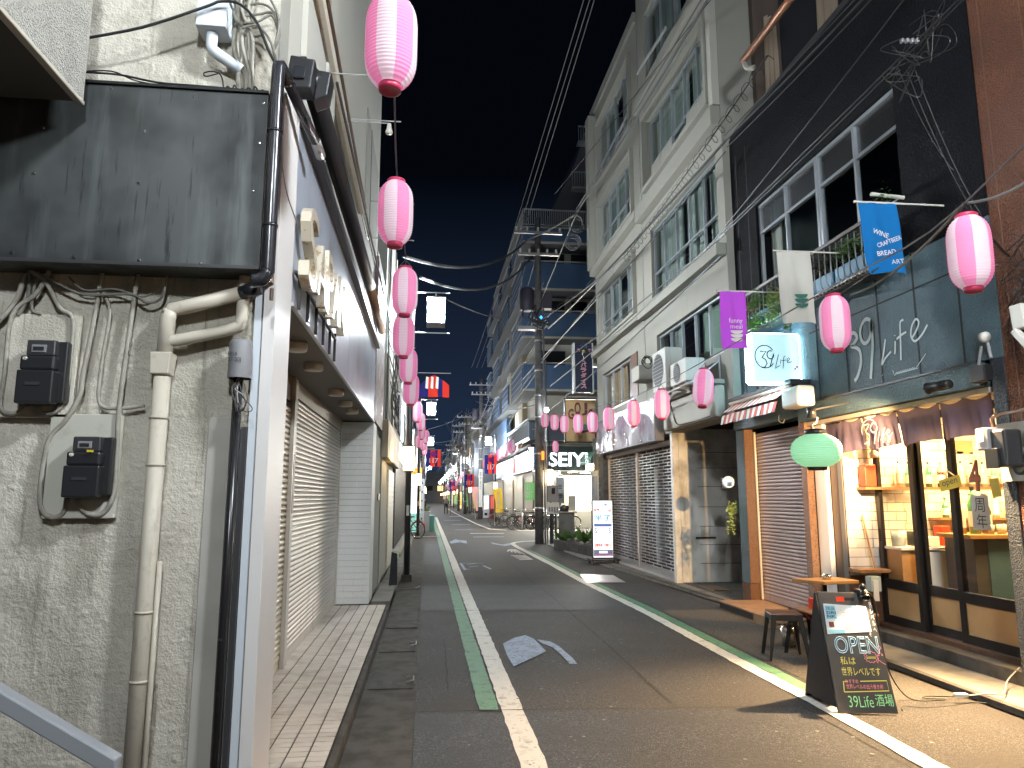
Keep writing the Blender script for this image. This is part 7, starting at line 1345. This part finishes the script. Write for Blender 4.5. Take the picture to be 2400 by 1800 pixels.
for k in range(8):
    y = rnd.uniform(36, 100); wire('distant_wire', sag((-.8, y, rnd.uniform(5, 6.6)), (3.9, y + rnd.uniform(5, 18), rnd.uniform(5.5, 8)), rnd.uniform(.2, .7)), .014, 'wire_grey', 'wire crossing over the far street from left to right')['group'] = 'wires crossing the far street'
# left wall cables past the shop
for k in range(5): wire('wall_wire', smoothpath([(-.74, 12.8 + .3 * k, 4.6 - .2 * k), (-.60, 13.3 + .4 * k, 4.3 - .3 * k), (-.72, 14 + .3 * k, 3.4 + .1 * k), (-.62, 14.6 + .2 * k, 3.0 + .2 * k)]), .010, 'wire_black', ['first', 'second', 'third', 'fourth', 'fifth'][k] + ' loose black wire hanging off the tile-fronted building')
# ================================================================ BICYCLES
def bicycle(label, frame_m, group=None, basket=True, fender=None):
    t = thing('bicycle', label, 'bicycle', (0, 0, 0), group)     # runs along +X, wheels at x = -.52 and .52
    for wx in (-.53, .53):
        w_ = MB(); w_.tube([(wx + .32 * math.cos(q / 24 * 2 * math.pi), 0, .335 + .32 * math.sin(q / 24 * 2 * math.pi)) for q in range(25)], .017, 6, caps=False); o = w_.build('wheel', M['tyre'], t, smooth=True)
        MB().tube([(wx + .30 * math.cos(q / 24 * 2 * math.pi), 0, .335 + .30 * math.sin(q / 24 * 2 * math.pi)) for q in range(25)], .008, 5, caps=False).build('rim', M['chrome'], o, smooth=True)
        s = MB()
        for q in range(14): a = q / 14 * 2 * math.pi; s.tube([(wx, .02 * (-1) ** q, .335), (wx + .30 * math.cos(a), 0, .335 + .30 * math.sin(a))], .0018, 3, caps=False)
        s.build('spokes', M['chrome'], o, recalc=False)
        MB().tube([(wx + .345 * math.cos(R(a)), 0, .335 + .345 * math.sin(R(a))) for a in range(20, 171, 15)], .020, 5).build('mudguard', M[fender or 'dark_steel'], t, smooth=True)
    f = MB(); bbk = (-.08, 0, .30); seat = (-.20, 0, .72); head = (.36, 0, .78)
    for p, q in (((-.53, 0, .335), bbk), ((-.53, 0, .335), seat), (bbk, seat), (bbk, (.40, 0, .62)), ((-.16, 0, .58), (.38, 0, .68)), (head, (.53, 0, .335))): f.tube([p, q], .015, 7)
    f.build('frame', frame_m, t, smooth=True)
    MB().tube(smoothpath([(.22, -.26, .98), (.34, -.20, 1.0), (.35, 0, .95), (.34, .20, 1.0), (.22, .26, .98)]), .011, 6).build('handlebar', M['chrome'], t, smooth=True); MB().tube([head, (.345, 0, .95)], .012, 6).build('stem', M['chrome'], t)
    MB().prism([(-.34, -.08, .82), (-.34, .08, .82), (-.20, .06, .81), (-.06, .02, .81), (-.06, -.02, .81), (-.20, -.06, .81)], (0, 0, .05)).build('saddle', M['black_plastic'], t, bevel=.015); MB().tube([seat, (-.22, 0, .82)], .012, 6).build('seat_post', M['chrome'], t)
    MB().tube([(-.08, -.07, .30), (-.08, .07, .30)], .008, 5).tube([(-.08, .07, .30), (.04, .07, .20)], .008, 5).tube([(-.08, -.07, .30), (-.20, -.07, .40)], .008, 5).box(.01, .08, .06, .14, .18, .21).box(-.24, -.17, -.14, -.06, .39, .42).lathe((-.08, .03, .30), [(.001, 0), (.09, 0), (.09, .004)], 14, axis='y').build('crank', M['dark_steel'], t)
    if basket:
        b = MB()
        for zz in (.72, .80, .88, .96): b.tube([(.42, -.15, zz), (.72, -.17, zz), (.72, .17, zz), (.42, .15, zz), (.42, -.15, zz)], .005, 4)
        for k in range(6): x = .42 + .06 * k; b.tube([(x, -.16, .96), (x, -.15, .70), (x, .15, .70), (x, .16, .96)], .004, 4)
        b.build('basket', M['dark_steel'], t)
    b = MB(); b.tube([(-.35, 0, .70), (-.80, 0, .68)], .008, 5); b.tube([(-.78, .06, .68), (-.38, .06, .70)], .006, 5); b.tube([(-.78, -.06, .68), (-.38, -.06, .70)], .006, 5); b.tube([(-.53, .05, .335), (-.70, .06, .68)], .006, 5); b.tube([(-.53, -.05, .335), (-.70, -.06, .68)], .006, 5); b.build('carrier', M['chrome'], t)
    MB().tube([(-.53, .06, .33), (-.45, .16, .01)], .008, 5).build('kickstand', M['chrome'], t); MB().box(-.86, -.84, -.02, .02, .50, .54).build('rear_reflector', M['red_bright'], t)
    return t
gb = 'bicycles parked by the supermarket'
bk0 = bicycle('black bicycle parked outermost in the supermarket rack', M['black_metal'], gb); bk0.location = (4.75, 36.7, 0); bk0.rotation_euler.z = R(200)
for k, (x, y, r_, lb_) in enumerate([(5.25, 36.9, 196, 'black bicycle second from the outside in the rack'), (5.75, 37.0, 188, 'black bicycle in the middle of the rack'), (6.25, 36.8, 200, 'black bicycle partly behind the big pole'), (6.9, 36.6, 185, 'black bicycle farthest right, seen past the big pole')]): copy_tree(bk0, loc=(x, y, 0), rz=R(r_), label=lb_)
bw = bicycle('pale bicycle parked by the yellow flag', M['rail_pale'], gb, True, 'rail_pale'); bw.location = (4.3, 41.5, 0); bw.rotation_euler.z = R(160); copy_tree(bw, loc=(4.75, 40.2, 0), rz=R(190), label='second pale bicycle nearer the rack')
brd = bicycle('red-framed bicycle leaning among the black ones', M['red_bright'], gb, True, 'red_dark'); brd.location = (5.2, 37.8, 0); brd.rotation_euler.z = R(205)
bc = tag(thing('covered_bicycle', 'bicycle loaded under a white and green cover in the rack', 'bicycle cover', (5.6, 39, 0))); MB().lathe((5.9, 38.0, .75), [(.40, 0), (.36, .18), (.20, .34), (.001, .42)], 12).build('cover', M['white_cool'], bc, smooth=True); MB().tube([(5.6, 38.0, 0), (5.6, 38.0, .8)], .03, 6).build('stand', M['steel'], bc)
bl = bicycle('bicycle with a red rear mudguard parked on the left at the crossing', M['black_metal'], None, False, 'red_bright'); bl.location = (-.80, 29.6, 0); bl.rotation_euler.z = R(150)
for p_ in ((4.7, 36.2), (6.4, 36.1)): tag(MB().tube([(p_[0], p_[1], 0), (p_[0], p_[1], .85)], .035, 8).build('bollard', M['steel'], smooth=True), 'steel bollard %s the bicycle rack' % ('left of' if p_[0] < 5 else 'right of'), 'bollard')
# ================================================================ PERSON WITH A BICYCLE, FAR DOWN THE STREET
def person(x, y, label):
    t = thing('person', label, 'person', (x, y, 0))
    v = [(0, 0, .92), (0, -.01, 1.10), (0, 0, 1.34), (0, .01, 1.45), (0, -.01, 1.56), (0, -.02, 1.68),
         (-.10, 0, .88), (-.11, -.03, .48), (-.11, .02, .08), (-.11, -.12, .05), (.10, 0, .88), (.12, -.10, .50), (.12, .04, .10), (.12, -.09, .06),
         (-.19, 0, 1.38), (-.26, -.04, 1.12), (-.22, -.24, .98), (-.21, -.31, .97), (.19, 0, 1.38), (.25, -.05, 1.12), (.24, -.24, .98), (.23, -.31, .97)]
    e = [(0, 1), (1, 2), (2, 3), (3, 4), (4, 5), (0, 6), (6, 7), (7, 8), (8, 9), (0, 10), (10, 11), (11, 12), (12, 13), (2, 14), (14, 15), (15, 16), (16, 17), (2, 18), (18, 19), (19, 20), (20, 21)]
    r = [.15, .13, .16, .055, .09, .085, .09, .065, .045, .04, .09, .065, .045, .04, .065, .045, .035, .04, .065, .045, .035, .04]
    me = bpy.data.meshes.new('body'); me.from_pydata(v, e, []); o = bpy.data.objects.new('body', me); COL.objects.link(o); o.parent = t; me.materials.append(mat('clothes_dark', (.03, .035, .045), .8))
    sk = o.modifiers.new('skin', 'SKIN'); me.skin_vertices or None
    for i, q in enumerate(me.skin_vertices[0].data): q.radius = (r[i], r[i]); q.use_root = (i == 0)
    o.modifiers.new('sub', 'SUBSURF').render_levels = 2
    MB().lathe((x, y - .015, 1.60), [(.001, -.10), (.062, -.08), (.078, 0), (.074, .06), (.05, .105), (.001, .12)], 14).build('face', M['skin'], t, smooth=True)
    MB().lathe((x, y + .012, 1.64), [(.086, -.05), (.090, .01), (.078, .07), (.04, .105), (.001, .11)], 14).build('hair', M['hair'], t, smooth=True)
    for sx in (-1, 1): MB().lathe((x + sx * .03, y - .092, 1.61), [(.001, -.008), (.010, 0), (.001, .008)], 8).build('eye', M['ink'], t)
    MB().prism([(x - .01, y - .09, 1.60), (x + .01, y - .09, 1.60), (x, y - .115, 1.575)], (0, .01, -.005)).build('nose', M['skin'], t)
    MB().lathe((x, y - .01, 1.02), [(.20, 0), (.205, .15), (.20, .30), (.12, .40)], 16).build('grey_jacket', mat('jacket', (.20, .21, .22), .8), t, smooth=True)
    for (hx, hy, hz) in ((-.21, -.34, .97), (.23, -.34, .97)):
        for f_ in range(5): MB().tube([(x + hx + .012 * (f_ - 2), y + hy, hz), (x + hx + .013 * (f_ - 2), y + hy - .045, hz - .005), (x + hx + .012 * (f_ - 2), y + hy - .05, hz - .03)], .007, 5).build('finger', M['skin'], t)
    return t
q = on_z(1045, 1206, 0); person(q.x, q.y, 'person in dark trousers and grey jacket pushing a bicycle down the street')
b_ = bicycle('dark bicycle pushed by the person far down the street', M['black_metal'], None, False); b_.location = (q.x + .42, q.y - .2, 0); b_.rotation_euler.z = R(-92)
# ================================================================ A-BOARD WITH CLIP LAMP
ab = thing('sandwich_board', 'black chalk A-board reading OPEN and 39Life in coloured marker', 'sandwich board', (3.3, 5.5, 0))
BL = Vector((3.075, 5.40, .015)); BR = Vector((3.505, 5.33, .015)); TL = Vector((3.075, 5.60, .865)); TR = Vector((3.475, 5.545, .855)); nB = (BR - BL).cross(TL - BL).normalized()
pf = MB(); th = nB * -.022; pf.prism([BL, BR, TR, TL], th).build('front_panel', M['chalk_board'], ab, bevel=.002)
bb_ = [Vector((3.09, 5.90, .01)), Vector((3.51, 5.84, .01)), TR + Vector((0, .03, -.01)), TL + Vector((0, .03, -.01))]; MB().prism(bb_, Vector((0, .02, 0))).build('rear_panel', M['matte_black'], ab)
MB().prism([BL + Vector((-.001, .03, .03)), bb_[0] + Vector((-.001, 0, .03)), TL + Vector((-.001, .028, -.02))], (.012, 0, 0)).build('side_web', M['matte_black'], ab)
U = BR - BL; V = TL - BL
def bf(a, b): return BL + U * a * (1 - .06 * b) + V * b + nB * .001
def bt_(s, a, b, w_, h_, m, **k): return text_mesh(s, bf(a, b), U * w_, V * h_ + U * 0.0, m, 'chalk_lettering', ab, depth=k.pop('depth', .001), **k)
MB().box(0, 0, 0, 0, 0, 0)
hs_ = [bf(.36, .925), bf(.66, .925), bf(.66, .95), bf(.36, .95)]; MB().prism(hs_, nB * .001).build('handle_slot', M['matte_black'], ab); MB().prism([bf(.33, .915), bf(.48, .915), bf(.48, .955), bf(.33, .955)], nB * .002).build('red_tag', M['red_bright'], ab)
pp_ = [bf(.05, .635), bf(.86, .66), bf(.85, .875), bf(.07, .895)]; pap = MB().prism(pp_, nB * .003).build('menu_sheet', mat('menu_paper', (.62, .68, .70), .3), ab)
for (a, b, w_, h_, mm) in [(.085, .765, .19, .115, 'p_menu'), (.07, .645, .30, .03, 'p_menu'), (.55, .86, .27, .012, 'p_menu')]:
    mat('p_menu', (.22, .50, .66), .5); p0, p1, p2, p3 = bf(a, b), bf(a + w_, b), bf(a + w_, b + h_), bf(a, b + h_); MB().prism([p + nB * .0035 for p in (p0, p1, p2, p3)], nB * .001).build('print_block', M[mm], ab)
bt_('DRI\nNK', .10, .775, .16, .055, M['ink'], depth=.006, bold=.02); bt_('39Life', .10, .84, .15, .03, M['ink'], depth=.006)
for k in range(9): bt_('—————' if k % 3 else '• ———', .36 + .03 * (k % 2), .84 - .021 * k, .26 + .06 * ((k * 5) % 3), .004, M['grey_plastic'], depth=.0065)
MB().prism([bf(.11, .695) + nB * .004, bf(.20, .695) + nB * .004, bf(.20, .74) + nB * .004, bf(.11, .74) + nB * .004], nB * .001).build('print_block', M['maroon'], ab)
bt_('OPEN', .14, .475, .76, .145, M['chalk_blue'], outline=.018)
bt_('私は', .19, .385, .26, .065, M['chalk_yellow'], thin=.008); bt_('世界レベルです', .18, .295, .66, .07, M['chalk_yellow'], thin=.006)
strokes([[(0, 0), (.02, 1), (.12, 1)], [(.40, 1.02), (.99, 1.1), (1, .15), (0, 0)]], bf(.16, .165), U * .76, V * .085, .006, M['chalk_yellow'], 'drawn_box', ab, curved=False, depth=.0015)
bt_('おすすめ', .21, .235, .22, .032, M['chalk_pink']); bt_('世界レベルの出汁巻き卵', .21, .19, .62, .038, M['chalk_pink'])
bt_('39Life', .20, .045, .42, .09, M['chalk_green'], thin=.008); bt_('酒場', .66, .055, .30, .095, M['chalk_green'], thin=.004)
bt_('界\nレ\nベ\nル\nへ', .90, .66, .055, .25, M['chalk_white']); bt_('よ\nう\nこ\nそ', .80, .62, .05, .16, M['chalk_white'])
burst = []; 
for i in range(25): a = i / 24 * 2 * math.pi; r_ = 1 if i % 2 else .80; burst.append((.5 + .5 * r_ * math.cos(a), .5 + .5 * r_ * math.sin(a)))
strokes([burst], bf(.62, .40), U * .24, V * .10, .004, M['chalk_pink'], 'drawn_burst', ab, curved=False, depth=.0015); bt_('Gooooood', .66, .435, .16, .028, M['chalk_yellow'])
strokes([[(0, 0), (.2, .35), (.1, .6), (.4, .55), (.3, .8), (.6, .9)], [(.5, .9), (.3, 1.1), (.6, 1.3), (.8, 1.1), (.5, 1.0)], [(.1, .3), (.6, .05), (1, -.1)], [(.7, .62), (.78, .7), (.86, .6), (.78, .55), (.7, .62)]], bf(.84, .40), U * .13, V * .11, .004, M['chalk_pink'], 'drawn_doodle', ab, depth=.0015)
cpl = thing('clip_spotlight', 'black clip-on spotlight shining down on the menu of the A-board', 'spotlight', bf(.80, 1.0))
hp_ = bf(.82, 1.0) + nB * .045; MB().lathe(hp_ + Vector((0, 0, .03)), [(.001, -.02), (.022, -.015), (.024, .015), (.001, .03)], 14).build('knob', M['black_metal'], cpl, smooth=True)
tipc = hp_ + nB * .045 + Vector((0, 0, -.055)); MB().tube([hp_ + Vector((0.01, .01, .012)), tipc], [.022, .034], 16, caps=False).build('spot_hood', M['black_metal'], cpl, smooth=True)
for k in range(5): c_ = (hp_ + Vector((0.01, .01, .012))).lerp(tipc, .3 + .1 * k); MB().tube([c_, c_ + (tipc - hp_).normalized() * .004], .026 + .003 * k, 16).build('cooling_fin', M['black_metal'], cpl)
MB().box(hp_.x - .02, hp_.x + .02, hp_.y + .01, hp_.y + .09, hp_.z - .05, hp_.z + .01).build('clip', M['black_metal'], cpl, bevel=.006)
cg = tag(MB().tube(smoothpath([hp_ + Vector((.02, .02, 0)), (3.56, 5.62, .80), (3.575, 5.6, .55), (3.62, 5.58, .25), (3.75, 5.56, .06), (3.95, 5.52, .045), (4.05, 5.55, .045), (3.9, 5.60, .045), (3.98, 5.64, .045), (4.18, 5.60, .045)], 8), .0055, 6).build('power_cable', M['wire_black'], smooth=True), 'black power cable running from the A-board lamp across the ground', 'cable')
tag(MB().tube(smoothpath([(3.60, 5.42, .012), (3.66, 5.50, .02), (3.8, 5.46, .012), (4.0, 5.40, .040), (4.2, 5.44, .045), (4.28, 5.40, .045)], 8), .004, 6).build('power_cable', M['wire_black'], smooth=True), 'second thin black cable curling on the ground by the A-board', 'cable')
tag(MB().tube(smoothpath([(4.22, 5.59, .05), (4.40, 5.54, .075), (4.55, 5.55, .07), (4.8, 5.8, .10), (5.05, 5.95, .165)], 8), .0055, 6).build('extension_lead', M['wire_white'], smooth=True), 'pale extension lead crossing the concrete to the shop', 'cable')
MB().obox((4.16, 5.57, .045), (.10, -.01, 0), (0, .04, 0), (0, 0, .03)).build('socket', M['paper'], tag(thing('extension_socket', 'white extension socket lying on the ground by the kerb', 'socket', (4.2, 5.6, .05))), bevel=.006)
# ================================================================ STOOLS, TABLES, BARREL
def stool(x, y, rz, label):
    t = thing('metal_stool', label, 'stool', (0, 0, 0), 'black metal stools outside the bar')
    MB().box(-.155, .155, -.155, .155, .435, .455).build('seat', mat('stool_seat', (.10, .045, .025), .3, .3), t, bevel=.012)
    for sx in (-1, 1):
        for sy in (-1, 1): MB().prism([(sx * .150, sy * .150, .44), (sx * .150, sy * .095, .44), (sx * .178, sy * .172, 0), (sx * .200, sy * .200, 0)], (-sx * .004, 0, 0)).prism([(sx * .150, sy * .150, .44), (sx * .095, sy * .150, .44), (sx * .172, sy * .178, 0), (sx * .200, sy * .200, 0)], (0, -sy * .004, 0)).build('leg', M['black_metal'], t)
    for s in (-1, 1): MB().box(-.15, .15, s * .150 - .002, s * .150 + .002, .385, .436).build('apron', M['black_metal'], t); MB().box(s * .150 - .002, s * .150 + .002, -.148, .148, .385, .436).build('apron', M['black_metal'], t)
    MB().tube([(-.155, -.155, .33), (.155, .155, .335)], .005, 5).build('cross_brace', M['black_metal'], t); MB().tube([(.155, -.155, .33), (-.155, .155, .32)], .005, 5).build('cross_brace', M['black_metal'], t)
    t.location = (x, y, 0); t.rotation_euler.z = rz; return t
s0 = stool(3.62, 7.28, R(-14), 'black metal stool with a brown seat standing nearest the kerb line'); copy_tree(s0, loc=(3.98, 7.40, 0), rz=R(22), label='black metal stool behind the first, under the folding table')
ft = thing('folding_table', 'small dark folding table next to the stools holding a red tray', 'table', (4.0, 6.9, 0))
MB().box(3.72, 4.30, 6.72, 7.22, .475, .50).build('table_top', M['wood'], ft, bevel=.006)
for (a, b) in (((3.76, 6.78, .47), (4.24, 6.86, 0)), ((4.24, 6.78, .47), (3.84, 6.90, 0)), ((3.76, 7.16, .47), (4.24, 7.1, 0)), ((4.24, 7.16, .47), (3.84, 7.1, 0))): MB().tube([a, b], .011, 6).build('leg', M['red_dark'] if b[0] > 4 else M['dark_steel'], ft)
tr = thing('red_tray', 'bright red plastic tub on the folding table', 'tub', (4.05, 7.05, .50)); MB().prism([(3.86, 6.90, .501), (4.30, 6.90, .501), (4.30, 7.16, .501), (3.86, 7.16, .501)], (0, 0, .012)).build('base', M['red_bright'], tr)
for (a, b, c_, d_) in ((3.84, 4.32, 6.885, 6.899), (3.84, 4.32, 7.161, 7.175), (3.84, 3.858, 6.90, 7.16), (4.302, 4.32, 6.90, 7.16)): MB().box(a, b, c_, d_, .501, .60).build('side', M['red_bright'], tr)
rt = thing('standing_table', 'tall round-post table with a brown wooden top and a steel ashtray', 'table', (4.3, 7.8, 0)); MB().prism([(4.02, 7.85, .68), (4.22, 7.52, .68), (4.66, 7.60, .68), (4.60, 7.95, .68)], (0, 0, .035)).build('table_top', M['wood_warm'], rt, bevel=.006); MB().tube([(4.34, 7.74, .04), (4.34, 7.74, .68)], .025, 12).build('post', M['dark_steel'], rt, smooth=True); MB().lathe((4.34, 7.74, .036), [(.001, .03), (.20, .02), (.21, 0)], 20).build('foot', M['dark_steel'], rt, smooth=True)
ash = tag(MB().lathe((4.36, 7.72, .716), [(.001, 0), (.048, 0), (.048, .05), (.044, .05), (.044, .01)], 20).build('ashtray', M['chrome'], smooth=True), 'small round steel ashtray on the standing table', 'ashtray')
can = thing('metal_bucket', 'shiny steel bucket on the ground behind the stools', 'bucket', (3.95, 7.75, 0)); MB().lathe((3.92, 7.78, .0), [(.001, .01), (.07, .01), (.09, .22), (.085, .22), (.068, .02)], 18).build('body', M['chrome'], can, smooth=True); MB().tube(arc_pts := [(3.92 + .09 * math.cos(R(a)), 7.78, .22 + .06 * math.sin(R(a))) for a in range(0, 181, 20)], .003, 5).build('handle', M['chrome'], can)
br2 = thing('plastic_organizer', 'clear plastic holder with a paper slip hanging by the ledge', 'holder', (4.9, 7.8, .5)); MB().box(4.86, 4.98, 7.70, 7.80, .58, .74).build('pocket', M['g_clear'], br2, bevel=.004); MB().box(4.88, 4.94, 7.69, 7.699, .48, .70).build('slip', M['paper'], br2)
# green lantern
gl = thing('green_lantern', 'squat pale green paper lantern hanging before the shop corner', 'lantern', (3.93, 7.0, 1.9))
prof = []; nn_ = 4 * 16
for i in range(nn_ + 1): t = i / nn_; s = 2 * t - 1; prof.append((.245 * (1 - abs(s) ** 2.8 * .55) + .0045 * math.cos(i / 4 * 2 * math.pi), .33 * t))
MB().lathe((3.93, 7.0, 1.905), prof, 40).build('paper_body', cloth('lantern_green', (.42, .74, .55), .26, .5), gl, smooth=True)
MB().lathe((3.93, 7.0, 2.23), [(.10, 0), (.105, .02), (.105, .055), (.09, .06)], 24).build('top_ring', M['black_metal'], gl, smooth=True); MB().lathe((3.93, 7.0, 1.872), [(.001, 0), (.09, 0), (.10, .035)], 24).build('bottom_ring', M['black_metal'], gl, smooth=True)
MB().tube(smoothpath([(3.93, 7.0, 2.28), (3.90, 7.0, 2.33), (3.96, 7.02, 2.36), (4.02, 7.1, 2.42)]), .008, 6).build('hook', M['white_plastic'], gl)
gsp = tag(MB().lathe((3.96, 7.1, 2.42), [(.001, 0), (.045, 0), (.045, .10), (.001, .10)], 16).build('lantern_mount', M['dark_steel'], smooth=True), 'cylindrical mount above the green lantern', 'mount')
tag(MB().tube([(3.97, 7.1, 2.50), (4.72, 7.6, 2.66)], .010, 6).build('wall_bracket', M['dark_steel']), 'thin arm holding the green lantern mount off the wall', 'bracket')
# ================================================================ REAL LAMPS OF THE PLACE
def spot(name, loc, target, power, col, size=60, rad=.03, blend=.6):
    d = bpy.data.lights.new(name, 'SPOT'); d.energy = power; d.color = col; d.spot_size = R(size); d.spot_blend = blend; d.shadow_soft_size = rad
    o = bpy.data.objects.new(name, d); COL.objects.link(o); o.location = loc; o.rotation_euler = (Vector(target) - Vector(loc)).to_track_quat('-Z', 'Y').to_euler(); return o
def area(name, loc, target, power, col, sx, sy):
    d = bpy.data.lights.new(name, 'AREA'); d.shape = 'RECTANGLE'; d.size = sx; d.size_y = sy; d.energy = power; d.color = col
    o = bpy.data.objects.new(name, d); COL.objects.link(o); o.location = loc; o.rotation_euler = (Vector(target) - Vector(loc)).to_track_quat('-Z', 'Y').to_euler(); return o
WARM = (1, .62, .28)
# clip lamp on the A-board
tl = bpy.data.objects['clip_spotlight'].location
spot('clip_lamp_light', tipc + nB * .02, BL + U * .6 + V * .35 + nB * .02 , 16, (1, .74, .42), 110, .02, .5)
# twin spotlight by the noren, one head towards the road, one towards the shutter
spot('spot_head_light', (4.36, 5.96, 2.54), (4.45, 12.5, .9), 1500, WARM, 50, .04, .4)
spot('spot_head_light', (4.48, 5.72, 2.56), (3.3, 5.0, 0), 3600, (1, .66, .34), 95, .04, .8)
# ceiling lamps of the bar
for (x, y) in ((5.7, 6.7), (6.7, 6.9), (5.6, 7.7), (7.4, 7.6)): area('bar_ceiling_light', (x, y, 2.6), (x, y, 0), 66, (1, .62, .25), .3, .3)
area('shelf_light', (6.6, 7.85, 1.66), (6.6, 8.1, 1.2), 18, (1, .64, .26), 1.6, .04)
# lamp tubes of the supermarket front
area('shop_front_light', (7.8, 38.1, 3.15), (7.4, 34, 0), 1300, (1, .95, .82), 3, .3)
area('eaves_light', (5.4, 45, 3.0), (4.2, 44, 0), 130, (1, .96, .86), .2, 10)
